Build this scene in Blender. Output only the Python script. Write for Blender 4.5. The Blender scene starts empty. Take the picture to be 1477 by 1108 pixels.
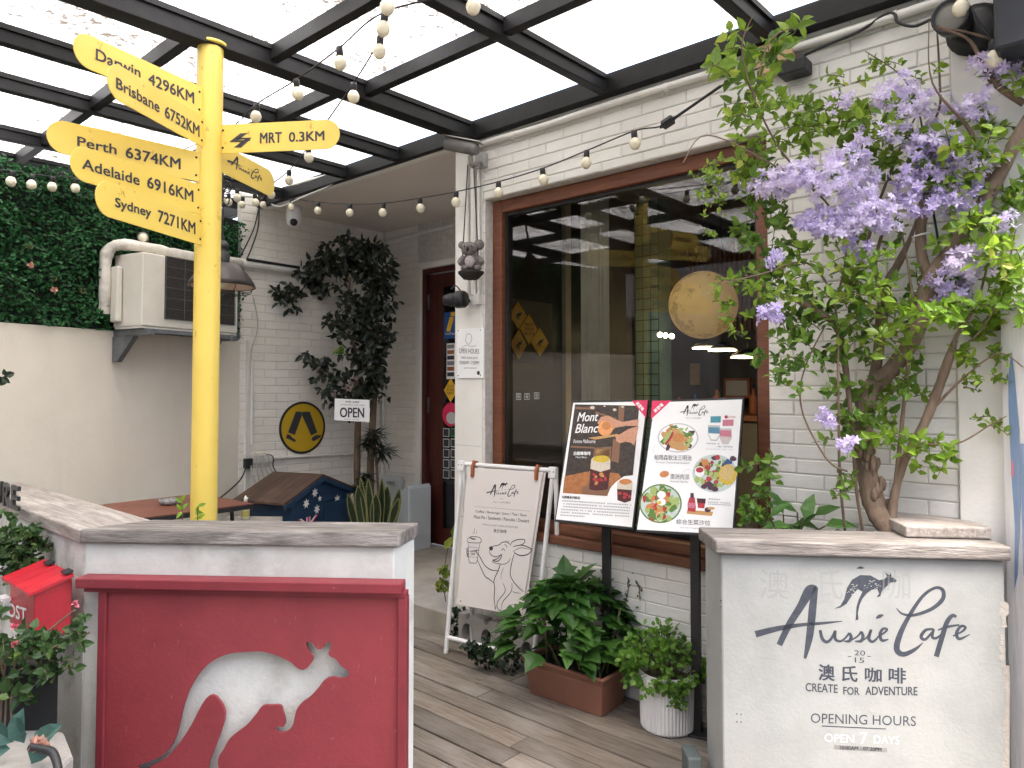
import bpy, math, random
from mathutils import Vector as V, Matrix
from math import sin, cos, pi, radians, tan, atan2, sqrt
S = bpy.context.scene
COL = S.collection
R = random.Random(7)
# ---------------------------------------------------------------- camera
FOC, CX, CY, PITCH, EYE = 1050.0, 738.5, 525.0, radians(2.0), 1.45
CAM = V((0, 0, EYE))
cd = bpy.data.cameras.new('camera'); co = bpy.data.objects.new('camera', cd); COL.objects.link(co)
co.location = CAM; co.rotation_euler = (pi/2 + PITCH, 0, 0)
cd.sensor_width = 36; cd.lens = 36*FOC/1477; cd.shift_y = -(554-CY)/1477
cd.clip_start = .05; cd.clip_end = 2000
S.camera = co
# ---------------------------------------------------------------- light
W_ = bpy.data.worlds.new('World'); S.world = W_; W_.use_nodes = True
nt = W_.node_tree; bg = nt.nodes['Background']
sky = nt.nodes.new('ShaderNodeTexSky'); sky.sky_type = 'NISHITA'; sky.sun_disc = False
SUN_EL, SUN_RO = radians(74), radians(150)
sky.sun_elevation = SUN_EL; sky.sun_rotation = SUN_RO; sky.dust_density = 6.0; sky.air_density = 1.0; sky.ozone_density = 0.4
nt.links.new(sky.outputs[0], bg.inputs[0]); bg.inputs[1].default_value = 0.15
sl = bpy.data.lights.new('sun', 'SUN'); so = bpy.data.objects.new('sun', sl); COL.objects.link(so)
sl.energy = 1.2; sl.angle = radians(25); sl.color = (1, .96, .87)
sd = V((sin(SUN_RO)*cos(SUN_EL), cos(SUN_RO)*cos(SUN_EL), sin(SUN_EL)))
so.rotation_euler = sd.to_track_quat('Z', 'Y').to_euler(); so.location = (3, -4, 8)
S.view_settings.view_transform = 'Standard'; S.view_settings.look = 'None'; S.view_settings.gamma = 1
S.view_settings.exposure = 3.35
S.render.engine = 'CYCLES'; cy = S.cycles
cy.use_denoising = True; cy.max_bounces = 10; cy.diffuse_bounces = 5; cy.glossy_bounces = 4; cy.transmission_bounces = 6; cy.transparent_max_bounces = 12
cy.caustics_reflective = False; cy.caustics_refractive = False; cy.sample_clamp_indirect = 6
# ---------------------------------------------------------------- picking points in space
def ray(px, py):
    a = (px-CX)/FOC; b = (CY-py)/FOC
    return V((a, cos(PITCH)-b*sin(PITCH), sin(PITCH)+b*cos(PITCH)))
def P(px, py, Y): d = ray(px, py); return CAM + d*(Y/d.y)
def PZ(px, py, z): d = ray(px, py); return CAM + d*((z-EYE)/d.z)
Z = V((0, 0, 1))
class Fr:
    def __init__(s, O, ux, uy=(0, 0, 1)):
        s.O = V(O); s.ux = V(ux).normalized(); s.uy = V(uy).normalized(); s.n = s.ux.cross(s.uy).normalized()
    def hit(s, px, py, off=0):
        d = ray(px, py); q = s.O+s.n*off
        t = (q-CAM).dot(s.n)/d.dot(s.n); r = CAM+d*t-s.O
        return (r.dot(s.ux), r.dot(s.uy))
    def at(s, a, b, o=0): return s.O+s.ux*a+s.uy*b+s.n*o
    def pick(s, px, py, off=0): return s.at(*s.hit(px, py, off), off)
# ---------------------------------------------------------------- materials
MATS = {}
def newmat(name):
    m = bpy.data.materials.new(name); m.use_nodes = True; MATS[name] = m
    n = m.node_tree.nodes; return m, n, m.node_tree.links, n['Principled BSDF']
def c4(c): return (c[0], c[1], c[2], 1)
def M(name, c1, c2=None, scale=6, rough=.6, bump=0., bscale=60, metal=0, stretch=(1, 1, 1), rotz=0, lo=.35, hi=.65, spec=.4, island=0., emit=None, coat=0, detail=6, c3=None, s3=2, lo3=.5, hi3=.7, st3=(1, 1, 1)):
    m, N, L, b = newmat(name)
    b.inputs['Roughness'].default_value = rough; b.inputs['Metallic'].default_value = metal
    b.inputs['Specular IOR Level'].default_value = spec; b.inputs['Coat Weight'].default_value = coat
    tc = N.new('ShaderNodeTexCoord'); mp = N.new('ShaderNodeMapping'); mp0 = N.new('ShaderNodeMapping')
    mp0.inputs['Rotation'].default_value = (0, 0, -rotz); mp.inputs['Scale'].default_value = stretch
    L.new(tc.outputs['Object'], mp0.inputs[0]); L.new(mp0.outputs[0], mp.inputs[0])
    def noise(s, src, det=detail):
        n = N.new('ShaderNodeTexNoise'); n.inputs['Scale'].default_value = s; n.inputs['Detail'].default_value = det; n.inputs['Roughness'].default_value = .62
        L.new(src.outputs[0], n.inputs['Vector']); return n
    def ramp(src, lo, hi):
        r = N.new('ShaderNodeMapRange'); r.inputs['From Min'].default_value = lo; r.inputs['From Max'].default_value = hi
        L.new(src, r.inputs['Value']); return r.outputs[0]
    def mix(f, a, c):
        x = N.new('ShaderNodeMix'); x.data_type = 'RGBA'; L.new(f, x.inputs['Factor'])
        for s, v in (('A', a), ('B', c)):
            k = [i for i in x.inputs if i.name == s and i.type == 'RGBA'][0]
            if isinstance(v, (tuple, list)): k.default_value = c4(v)
            else: L.new(v, k)
        return [o for o in x.outputs if o.type == 'RGBA'][0]
    col = None
    if c2 is not None: col = mix(ramp(noise(scale, mp).outputs['Fac'], lo, hi), c1, c2)
    if c3 is not None:
        mp3 = N.new('ShaderNodeMapping'); mp3.inputs['Scale'].default_value = st3; mp3.inputs['Location'].default_value = (3, 5, 1)
        L.new(mp0.outputs[0], mp3.inputs[0])
        col = mix(ramp(noise(s3, mp3, 9).outputs['Fac'], lo3, hi3), col if col is not None else c1, c3)
    if island:
        g = N.new('ShaderNodeNewGeometry'); h = N.new('ShaderNodeHueSaturation')
        r = N.new('ShaderNodeMapRange'); r.inputs['To Min'].default_value = 1-island; r.inputs['To Max'].default_value = 1+island
        L.new(g.outputs['Random Per Island'], r.inputs['Value']); L.new(r.outputs[0], h.inputs['Value'])
        if col is not None: L.new(col, h.inputs['Color'])
        else: h.inputs['Color'].default_value = c4(c1)
        col = h.outputs[0]
    if col is not None: L.new(col, b.inputs['Base Color'])
    else: b.inputs['Base Color'].default_value = c4(c1)
    if bump:
        bn = N.new('ShaderNodeBump'); bn.inputs['Strength'].default_value = bump; bn.inputs['Distance'].default_value = .01
        L.new(noise(bscale, mp).outputs['Fac'], bn.inputs['Height']); L.new(bn.outputs[0], b.inputs['Normal'])
    if emit: b.inputs['Emission Color'].default_value = c4(emit[0]); b.inputs['Emission Strength'].default_value = emit[1]
    return m
def leafmat(name, c1, c2, c3=None, trans=.35, rough=.4, spec=.4):
    m, N, L, b = newmat(name)
    b.inputs['Roughness'].default_value = rough; b.inputs['Specular IOR Level'].default_value = spec
    g = N.new('ShaderNodeNewGeometry'); r = N.new('ShaderNodeValToRGB')
    r.color_ramp.elements[0].color = c4(c1); r.color_ramp.elements[1].color = c4(c2)
    if c3: e = r.color_ramp.elements.new(.93); e.color = c4(c2); r.color_ramp.elements[-1].color = c4(c3)
    L.new(g.outputs['Random Per Island'], r.inputs[0])
    tc = N.new('ShaderNodeTexCoord'); nz = N.new('ShaderNodeTexNoise'); nz.inputs['Scale'].default_value = 55; L.new(tc.outputs['Object'], nz.inputs['Vector'])
    h = N.new('ShaderNodeHueSaturation'); mr = N.new('ShaderNodeMapRange'); mr.inputs['To Min'].default_value = .7; mr.inputs['To Max'].default_value = 1.3
    L.new(nz.outputs['Fac'], mr.inputs['Value']); L.new(mr.outputs[0], h.inputs['Value']); L.new(r.outputs[0], h.inputs['Color'])
    L.new(h.outputs[0], b.inputs['Base Color'])
    t = N.new('ShaderNodeBsdfTranslucent'); L.new(h.outputs[0], t.inputs['Color'])
    x = N.new('ShaderNodeMixShader'); x.inputs[0].default_value = trans
    L.new(b.outputs[0], x.inputs[1]); L.new(t.outputs[0], x.inputs[2]); L.new(x.outputs[0], N['Material Output'].inputs[0])
    return m
def glassmat(name, ior=1.6, tint=(1, 1, 1), rough=0.0):
    m, N, L, b = newmat(name); N.remove(b)
    f = N.new('ShaderNodeFresnel'); f.inputs[0].default_value = ior
    t = N.new('ShaderNodeBsdfTransparent'); t.inputs[0].default_value = c4(tint)
    g = N.new('ShaderNodeBsdfGlossy'); g.inputs['Roughness'].default_value = rough
    x = N.new('ShaderNodeMixShader'); L.new(f.outputs[0], x.inputs[0]); L.new(t.outputs[0], x.inputs[1]); L.new(g.outputs[0], x.inputs[2])
    L.new(x.outputs[0], N['Material Output'].inputs[0]); return m
def roofmat(name, dirt, lo, hi, clear, tint=(.95, .95, .93)):
    m, N, L, b = newmat(name); N.remove(b)
    tc = N.new('ShaderNodeTexCoord')
    def noise(s, det, ro=.7):
        n = N.new('ShaderNodeTexNoise'); n.inputs['Scale'].default_value = s; n.inputs['Detail'].default_value = det; n.inputs['Roughness'].default_value = ro
        L.new(tc.outputs['Object'], n.inputs['Vector']); return n
    n1 = noise(30, 8, .75); n2 = noise(2.6, 5)
    ad = N.new('ShaderNodeMath'); ad.operation = 'MULTIPLY_ADD'; ad.inputs[1].default_value = .55; L.new(n2.outputs[0], ad.inputs[0]); L.new(n1.outputs[0], ad.inputs[2])
    r = N.new('ShaderNodeMapRange'); r.inputs['From Min'].default_value = lo; r.inputs['From Max'].default_value = hi; r.inputs['To Max'].default_value = 1.0; L.new(ad.outputs[0], r.inputs['Value'])
    t = N.new('ShaderNodeBsdfTransparent'); t.inputs[0].default_value = c4(tint)
    tl = N.new('ShaderNodeBsdfTranslucent'); tl.inputs[0].default_value = c4(tint)
    x = N.new('ShaderNodeMixShader'); x.inputs[0].default_value = 1-clear; L.new(t.outputs[0], x.inputs[1]); L.new(tl.outputs[0], x.inputs[2])
    d = N.new('ShaderNodeBsdfDiffuse'); d.inputs[0].default_value = c4(dirt)
    d2 = N.new('ShaderNodeBsdfTranslucent'); d2.inputs[0].default_value = c4(dirt)
    xd = N.new('ShaderNodeMixShader'); xd.inputs[0].default_value = .8; L.new(d.outputs[0], xd.inputs[1]); L.new(d2.outputs[0], xd.inputs[2])
    x2 = N.new('ShaderNodeMixShader'); L.new(r.outputs[0], x2.inputs[0]); L.new(x.outputs[0], x2.inputs[1]); L.new(xd.outputs[0], x2.inputs[2])
    L.new(x2.outputs[0], N['Material Output'].inputs[0]); return m
AW = atan2(-.669, .743); AF = atan2(-.0978, .995)
brickpaint = M('white_brick_paint', (.78, .765, .73), (.70, .68, .63), 3, .5, .25, 45, lo=.4, hi=.75, island=.03, c3=(.60, .575, .52), s3=1.6, lo3=.54, hi3=.8, st3=(1, 1, .35))
alcovepaint = M('cream_brick_paint', (.80, .77, .71), (.74, .70, .63), 3, .5, .25, 45, island=.03)
mortar = M('painted_mortar', (.66, .645, .60), (.52, .5, .46), 30, .7)
plaster = M('smooth_plaster', (.78, .765, .72), (.71, .69, .64), 3, .6, .15, 60)
cream = M('cream_plaster', (.74, .69, .60), (.68, .63, .54), 2, .65, .15, 30, c3=(.62, .57, .49), s3=2.2, lo3=.54, hi3=.9, st3=(2.5, 2.5, .35))
soffit = M('soffit_paint', (.72, .66, .59), (.66, .6, .54), 2, .7)
render_w = M('stained_white_render', (.62, .63, .59), (.46, .465, .43), 3.5, .75, .18, 70, lo=.45, hi=.8, c3=(.36, .355, .33), s3=3.2, lo3=.53, hi3=.74, st3=(1, 1, 1.1))
render_r = M('grey_white_render', (.275, .287, .281), (.20, .21, .205), 4, .75, .12, 90, lo=.42, hi=.8, c3=(.30, .30, .29), s3=4, lo3=.53, hi3=.8, st3=(1, 1, .6))
mould = M('mouldy_render', (.62, .62, .59), (.12, .125, .1), 5, .8, .4, 50, lo=.50, hi=.78)
capwood = M('weathered_cap_wood', (.29, .265, .245), (.075, .065, .06), 5, .8, .9, 16, stretch=(1, 14, 6), rotz=AF, lo=.3, hi=.72, island=.08, c3=(.46, .43, .40), s3=3, lo3=.5, hi3=.8, st3=(1, 4, 4))
capwood2 = M('weathered_wing_wood', (.40, .36, .33), (.18, .155, .14), 5, .8, .6, 16, stretch=(1, 14, 6), rotz=AW, lo=.3, hi=.72, c3=(.58, .54, .5), s3=3, lo3=.5, hi3=.8, st3=(1, 4, 4))
deckwood = M('weathered_deck_wood', (.25, .208, .168), (.09, .072, .056), 4.5, .8, .9, 14, stretch=(1, 16, 6), rotz=AW, lo=.28, hi=.75, island=.25, c3=(.33, .30, .27), s3=2.2, lo3=.45, hi3=.8, st3=(1, 2.5, 1))
concrete = M('bare_concrete', (.36, .34, .31), (.25, .235, .21), 7, .85, .4, 60)
porchm = M('porch_concrete', (.42, .385, .33), (.30, .27, .23), 4, .7, .15, 50)
asphalt = M('asphalt', (.06, .06, .06), (.045, .045, .045), 30, .9, .5, 150)
steel = M('black_painted_steel', (.007, .007, .0075), (.013, .013, .0135), 12, .5, .05, 40, spec=.25)
black = M('black_plastic', (.015, .015, .016), (.022, .022, .023), 20, .45)
blackm = M('matte_black', (.02, .02, .02), None, rough=.8)
yellow = M('yellow_paint', (.74, .55, .115), (.68, .49, .09), 4, .42, .04, 30, lo=.4, hi=.8, c3=(.42, .26, .05), s3=26, lo3=.62, hi3=.72, st3=(1, 1, .6))
ink = M('dark_lettering', (.035, .037, .045), None, rough=.6)
slate = M('slate_lettering', (.027, .033, .047), (.042, .048, .062), 40, .7)
slate2 = M('faded_lettering', (.235, .246, .243), None, rough=.8)
whitepaint = M('white_paint', (.80, .80, .79), (.74, .74, .73), 8, .4)
whitemetal = M('white_coated_tube', (.80, .80, .80), (.74, .73, .72), 15, .35)
paper = M('white_print', (.82, .82, .82), None, rough=.45)
boardp = M('warm_white_board', (.74, .69, .66), (.71, .66, .63), 3, .5)
redpanel = M('dull_red_paint', (.27, .042, .050), (.215, .034, .041), 3, .55, .12, 60, c3=(.40, .17, .17), s3=95, lo3=.64, hi3=.78, st3=(1, 1, .3))
redframe = M('dull_red_frame', (.23, .031, .041), (.175, .025, .033), 6, .5, .1, 50, c3=(.42, .22, .22), s3=40, lo3=.66, hi3=.75)
postred = M('post_box_red', (.48, .016, .03), (.33, .011, .022), 5, .4, .1, 40)
brownwood = M('brown_window_wood', (.20, .072, .035), (.12, .04, .02), 6, .45, .2, 20, stretch=(1, 1, 8), lo=.3, hi=.7)
brownh = M('brown_sill_wood', (.21, .085, .045), (.11, .042, .022), 6, .5, .2, 20, stretch=(1, 12, 12), rotz=AW, lo=.3, hi=.7)
doorwood = M('dark_red_door_wood', (.085, .018, .012), (.05, .012, .009), 5, .4, .1, 20, stretch=(6, 6, 1))
darkglass = M('black_door_glass', (.008, .008, .009), None, rough=.08, spec=.6)
glass = glassmat('window_glass', 1.68, (.86, .88, .86))
bulbm = M('frosted_bulb', (.80, .745, .57), None, rough=.25, spec=.5)
acm = M('aged_appliance_white', (.66, .635, .57), (.58, .55, .48), 4, .5, c3=(.42, .38, .31), s3=6, lo3=.62, hi3=.85)
acgr = M('dark_grille', (.045, .04, .036), (.07, .062, .055), 40, .6)
galv = M('galvanised_steel', (.22, .235, .25), (.15, .16, .17), 10, .5, metal=.6)
foam = M('insulated_pipe', (.66, .63, .57), (.52, .49, .43), 18, .8, .5, 60)
pvc = M('white_conduit', (.74, .725, .69), (.66, .645, .6), 6, .45)
cable = M('grey_cable', (.5, .48, .42), None, rough=.6)
tabletop = M('red_brown_table', (.21, .07, .042), (.15, .045, .028), 4, .4, .1, 30, stretch=(2, 2, 1))
kblue = M('navy_paint', (.018, .05, .105), (.012, .035, .075), 6, .5, .15, 40)
kroof = M('brown_plank_roof', (.095, .058, .042), (.055, .034, .025), 6, .7, .3, 30, island=.15)
clay = M('terracotta_plastic', (.27, .125, .085), (.235, .105, .07), 5, .5, .05, 40)
ribw = M('white_ceramic', (.78, .775, .76), (.72, .71, .7), 5, .35)
greypot = M('grey_pot', (.36, .37, .36), (.28, .29, .28), 6, .6)
soil = M('potting_soil', (.035, .026, .02), (.02, .015, .012), 40, .95, .8, 80)
bark = M('tree_bark', (.26, .19, .135), (.10, .068, .048), 14, .9, 1.0, 40, stretch=(1, 1, .25), lo=.3, hi=.7)
bark2 = M('pale_bark', (.21, .145, .10), (.12, .082, .058), 14, .9, .7, 40, stretch=(1, 1, .3))
twig = M('green_twig', (.10, .115, .045), (.12, .085, .05), 10, .8)
cctvm = M('weathered_grey_plastic', (.20, .195, .185), (.13, .125, .12), 10, .6)
timber = M('raw_timber', (.56, .40, .22), (.46, .32, .17), 8, .7, .2, 30, stretch=(1, 1, 6))
fur = M('grey_fur', (.25, .225, .22), (.14, .125, .12), 60, .95, 1.0, 160)
furl = M('pale_fur', (.52, .46, .45), (.38, .33, .32), 60, .95, 1.0, 160)
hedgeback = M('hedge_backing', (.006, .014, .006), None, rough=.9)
moonm = M('golden_moon', (.86, .60, .25), (.72, .48, .19), 5, .6, .25, 14, c3=(.30, .18, .075), s3=6.5, lo3=.525, hi3=.575, emit=((.9, .55, .2), .02))
lampglow = M('lit_lamp', (.9, .8, .6), None, emit=((1, .75, .42), 5))
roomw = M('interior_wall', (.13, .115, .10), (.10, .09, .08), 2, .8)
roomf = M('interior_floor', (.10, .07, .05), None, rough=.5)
curtain = M('beige_curtain', (.46, .42, .32), (.40, .36, .27), 8, .8)
leatherm = M('tan_leather', (.36, .115, .05), (.28, .085, .035), 20, .6)
pinkm = M('magenta_print', (.68, .03, .11), None, rough=.5)
orangepl = M('yellow_sign_print', (.74, .43, .03), None, rough=.5)
bluepl = M('blue_print', (.02, .08, .25), None, rough=.5)
greenpl = M('green_print', (.04, .3, .12), None, rough=.5)
greym = M('grey_print', (.22, .23, .23), None, rough=.5)
lgrey = M('light_grey_print', (.5, .5, .49), None, rough=.5)
acryl = M('white_acrylic', (.58, .62, .64), (.54, .58, .60), 3, .3)
beigep = M('floor_fitting_grey', (.07, .09, .09), (.05, .06, .06), 8, .5)
bluewash = M('blue_brush_paint', (.10, .21, .42), (.34, .42, .55), 7, .7, stretch=(1, 1, .15))
columnw = M('chalky_white_paint', (.78, .77, .77), (.66, .65, .67), 5, .7, .3, 40, stretch=(2, 2, .2))
roof_d = roofmat('dirty_roof_sheet', (.045, .04, .033), .68, .88, .22, (.55, .55, .535))
roof_m = roofmat('speckled_roof_sheet', (.048, .043, .037), .69, .90, .22, (.55, .55, .535))
roof_c = roofmat('clear_roof_sheet', (.07, .07, .065), .74, 1.1, .15, (.19, .19, .18))
L_tree = leafmat('fresh_green_leaf', (.10, .19, .018), (.28, .41, .045), (.48, .50, .10), .5)
L_tree2 = leafmat('bright_green_leaf', (.14, .27, .025), (.27, .42, .04), None, .5)
L_big = leafmat('mid_green_leaf', (.06, .14, .018), (.17, .29, .035), None, .4)
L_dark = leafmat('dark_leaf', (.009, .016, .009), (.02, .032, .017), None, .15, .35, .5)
L_hedge = leafmat('hedge_leaf', (.006, .045, .012), (.025, .14, .035), (.05, .22, .07), .25, .5)
L_poin = leafmat('deep_green_leaf', (.025, .085, .015), (.075, .175, .032), None, .3, .4)
L_herb = leafmat('herb_leaf', (.07, .17, .02), (.16, .31, .04), None, .4)
L_ivy = leafmat('ivy_leaf', (.008, .02, .009), (.02, .042, .016), None, .2)
L_shrub = leafmat('shrub_leaf', (.02, .055, .016), (.06, .12, .03), (.2, .3, .06), .3)
L_grey = leafmat('olive_leaf', (.09, .12, .045), (.17, .20, .08), None, .3)
L_teal = leafmat('blue_green_leaf', (.03, .085, .07), (.07, .15, .12), None, .2)
L_yg = leafmat('yellow_green_leaf', (.08, .17, .02), (.30, .33, .05), None, .4)
L_snake = M('snake_plant_green', (.01, .024, .009), (.024, .042, .018), 22, .4, stretch=(1, 1, 2.5))
snakeedge = M('snake_plant_edge', (.22, .22, .08), None, rough=.5)
F_lil = leafmat('lilac_petal', (.55, .45, .68), (.80, .74, .87), None, .4, .6, .2)
F_vio = leafmat('violet_petal', (.40, .32, .58), (.64, .56, .77), None, .35, .6, .2)
F_pink = leafmat('pink_petal', (.7, .12, .2), (.75, .3, .35), None, .3)
F_rose = leafmat('pale_rose_petal', (.62, .32, .24), (.7, .45, .36), None, .3)
# ---------------------------------------------------------------- mesh building
ORG = {}
def tag(o, label=None, cat=None, group=None, kind=None):
    if label: o['label'] = label
    if cat: o['category'] = cat
    if group: o['group'] = group
    if kind: o['kind'] = kind
    return o
def thing(name, loc, label, cat, group=None):
    o = bpy.data.objects.new(name, None); COL.objects.link(o); o.location = loc; o.empty_display_size = .1
    ORG[o] = V(loc); return tag(o, label, cat, group)
def basis(d):
    d = V(d).normalized(); a = V((0, 0, 1)) if abs(d.z) < .9 else V((1, 0, 0))
    x = d.cross(a).normalized(); return x, d.cross(x).normalized(), d
def crom(pts, n=6):
    pts = [V(p) for p in pts]
    if len(pts) < 3: return pts
    out = []
    for i in range(len(pts)-1):
        p0 = pts[max(i-1, 0)]; p1 = pts[i]; p2 = pts[i+1]; p3 = pts[min(i+2, len(pts)-1)]
        for k in range(n):
            t = k/n
            out.append(.5*((2*p1)+(p2-p0)*t+(2*p0-5*p1+4*p2-p3)*t*t+(3*p1-p0-3*p2+p3)*t**3))
    out.append(pts[-1]); return out
class MB:
    def __init__(s): s.v = []; s.f = []; s.sm = []
    def add(s, vs, fs, smooth=False):
        b = len(s.v); s.v += [V(q) for q in vs]
        for f in fs: s.f.append([b+i for i in f]); s.sm.append(smooth)
        return s
    def hexa(s, q):   # 8 corners: bottom loop 0-3, top loop 4-7
        return s.add(q, [(0, 3, 2, 1), (4, 5, 6, 7), (0, 1, 5, 4), (1, 2, 6, 5), (2, 3, 7, 6), (3, 0, 4, 7)])
    def fbox(s, fr, a0, a1, b0, b1, o0, o1):
        return s.hexa([fr.at(a0, b0, o0), fr.at(a0, b0, o1), fr.at(a1, b0, o1), fr.at(a1, b0, o0), fr.at(a0, b1, o0), fr.at(a0, b1, o1), fr.at(a1, b1, o1), fr.at(a1, b1, o0)])
    def bar(s, p0, p1, w, h, up=Z):
        p0 = V(p0); p1 = V(p1); d = (p1-p0).normalized(); x = d.cross(V(up)).normalized()*w/2; y = x.cross(d).normalized()*h/2
        return s.hexa([p0-x-y, p0+x-y, p1+x-y, p1-x-y, p0-x+y, p0+x+y, p1+x+y, p1-x+y])
    def prism(s, pts, z0, z1):   # outline in plan
        n = len(pts); vs = [V((p[0], p[1], z0)) for p in pts]+[V((p[0], p[1], z1)) for p in pts]
        return s.add(vs, [list(range(n))[::-1], list(range(n, 2*n))]+[(i, (i+1) % n, n+(i+1) % n, n+i) for i in range(n)])
    def fprism(s, fr, pts, o0, o1):   # outline in a frame
        n = len(pts); vs = [fr.at(p[0], p[1], o0) for p in pts]+[fr.at(p[0], p[1], o1) for p in pts]
        return s.add(vs, [list(range(n))[::-1], list(range(n, 2*n))]+[(i, (i+1) % n, n+(i+1) % n, n+i) for i in range(n)])
    def tube(s, pts, r, seg=8, caps=True, smooth=True):
        pts = [V(p) for p in pts]; n = len(pts); rs = r if isinstance(r, (list, tuple)) else [r]*n
        vs = []; x = None
        for i, p in enumerate(pts):
            d = (pts[min(i+1, n-1)]-pts[max(i-1, 0)]).normalized()
            if x is None: x = basis(d)[0]
            else: x = (x-d*x.dot(d)).normalized()
            y = d.cross(x)
            for k in range(seg):
                a = 2*pi*k/seg; vs.append(p+(x*cos(a)+y*sin(a))*rs[i])
        fs = [(i*seg+k, i*seg+(k+1) % seg, (i+1)*seg+(k+1) % seg, (i+1)*seg+k) for i in range(n-1) for k in range(seg)]
        s.add(vs, fs, smooth)
        if caps: s.add(vs[:seg], [list(range(seg))[::-1]]); s.add(vs[-seg:], [list(range(seg))])
        return s
    def lathe(s, prof, o, seg=20, axis=Z, smooth=True, mod=None):   # prof: (radius, height)
        x, y, d = basis(axis); o = V(o); vs = []
        for r, h in prof:
            for k in range(seg):
                a = 2*pi*k/seg; rr = r*(mod(k, h) if mod else 1); vs.append(o+(x*cos(a)+y*sin(a))*rr+d*h)
        n = len(prof)
        fs = [(i*seg+k, i*seg+(k+1) % seg, (i+1)*seg+(k+1) % seg, (i+1)*seg+k) for i in range(n-1) for k in range(seg)]
        return s.add(vs, fs, smooth)
    def ball(s, c, r, seg=14, rings=9, sc=(1, 1, 1)):
        c = V(c); vs = []
        for i in range(rings+1):
            t = pi*i/rings
            for k in range(seg):
                a = 2*pi*k/seg; vs.append(c+V((sin(t)*cos(a)*sc[0], sin(t)*sin(a)*sc[1], cos(t)*sc[2]))*r)
        return s.add(vs, [(i*seg+k, (i+1)*seg+k, (i+1)*seg+(k+1) % seg, i*seg+(k+1) % seg) for i in range(rings) for k in range(seg)], True)
    def leaf(s, p, d, n, l, w, fold=.18, bend=.15):
        p = V(p); d = V(d).normalized(); x = d.cross(V(n))
        if x.length < 1e-3: x = basis(d)[0]
        x.normalize(); n = x.cross(d).normalized()
        q = lambda t, ww, h: p+d*(l*t)+x*(w*ww)+n*(h*w-bend*l*t*t)
        vs = [q(0, 0, 0), q(.33, -.5, fold), q(.33, 0, 0), q(.33, .5, fold), q(.7, -.36, fold), q(.7, 0, 0), q(.7, .36, fold), q(1, 0, 0)]
        return s.add(vs, [(0, 1, 2), (0, 2, 3), (1, 4, 5, 2), (2, 5, 6, 3), (4, 7, 5), (5, 7, 6)])
    def lobed(s, p, d, n, l, w):
        p = V(p); d = V(d).normalized(); x = d.cross(V(n))
        if x.length < 1e-3: x = basis(d)[0]
        x.normalize(); n = x.cross(d).normalized()
        q = lambda t, ww, h: p+d*(l*t)+x*(w*ww)+n*(h*w-.22*l*t*t)
        R_ = [(0, 0), (.16, .3), (.3, .5), (.36, .34), (.52, .52), (.58, .30), (.8, .17), (1, 0)]
        vs = [q(t, 0, 0) for t, _ in R_]+[q(t, a, a*.3) for t, a in R_]+[q(t, -a, a*.3) for t, a in R_]
        fs = []
        for i in range(7):
            fs += [(i, i+1, 8+i+1, 8+i), (i, 16+i, 16+i+1, i+1)]
        return s.add(vs, fs)
    def petal5(s, p, n, r, k=5):
        x, y, n = basis(n); p = V(p); a0 = R.random()*6
        for i in range(k):
            a = a0+2*pi*i/k; d = x*cos(a)+y*sin(a); e = n.cross(d)
            s.add([p, p+d*r*.55+e*r*.26+n*r*.12, p+d*r+n*r*R.uniform(-.15, .35), p+d*r*.55-e*r*.26+n*r*.12], [(0, 1, 2, 3)])
        return s
    def ribbon(s, fr, pts, ws, off, n=7):   # a brush or pen stroke in a frame
        q = crom([V((p[0], p[1], w)) for p, w in zip(pts, ws)], n); L = []; Rr = []
        for i, p in enumerate(q):
            a = q[max(i-1, 0)]; b = q[min(i+1, len(q)-1)]; d = V((b.x-a.x, b.y-a.y))
            if d.length < 1e-9: d = V((1, 0))
            d.normalize(); nn = V((-d.y, d.x))*max(p.z, 1e-5)/2
            L.append(fr.at(p.x+nn.x, p.y+nn.y, off)); Rr.append(fr.at(p.x-nn.x, p.y-nn.y, off))
        k = len(q)
        return s.add(L+Rr, [(i, k+i, k+i+1, i+1) for i in range(k-1)])
    def poly(s, fr, pts, off):
        return s.add([fr.at(p[0], p[1], off) for p in pts], [list(range(len(pts)))])
    def build(s, name, mat, parent=None, loc=None, bevel=0, smooth=None):
        me = bpy.data.meshes.new(name)
        if parent is not None: org = ORG[parent] if loc is None else V(loc)
        elif loc is not None: org = V(loc)
        else:
            xs = [q.x for q in s.v]; ys = [q.y for q in s.v]; zs = [q.z for q in s.v]
            org = V(((min(xs)+max(xs))/2, (min(ys)+max(ys))/2, min(zs)))
        me.from_pydata([q-org for q in s.v], [], s.f); me.validate(); me.update()
        if smooth is not None: me.polygons.foreach_set('use_smooth', [smooth]*len(me.polygons))
        elif len(s.sm) == len(me.polygons): me.polygons.foreach_set('use_smooth', s.sm)
        me.materials.append(mat)
        o = bpy.data.objects.new(name, me); COL.objects.link(o); ORG[o] = org
        if parent is not None: o.parent = parent; o.location = org-ORG[parent]
        else: o.location = org
        if bevel:
            b = o.modifiers.new('bevel', 'BEVEL'); b.width = bevel; b.segments = 2; b.limit_method = 'ANGLE'; b.angle_limit = radians(40)
        return o
def wob(p0, p1, n, sag): return [V(p0).lerp(V(p1), i/n)-Z*sag*4*(i/n)*(1-i/n) for i in range(n+1)]
_tc = {}
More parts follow.
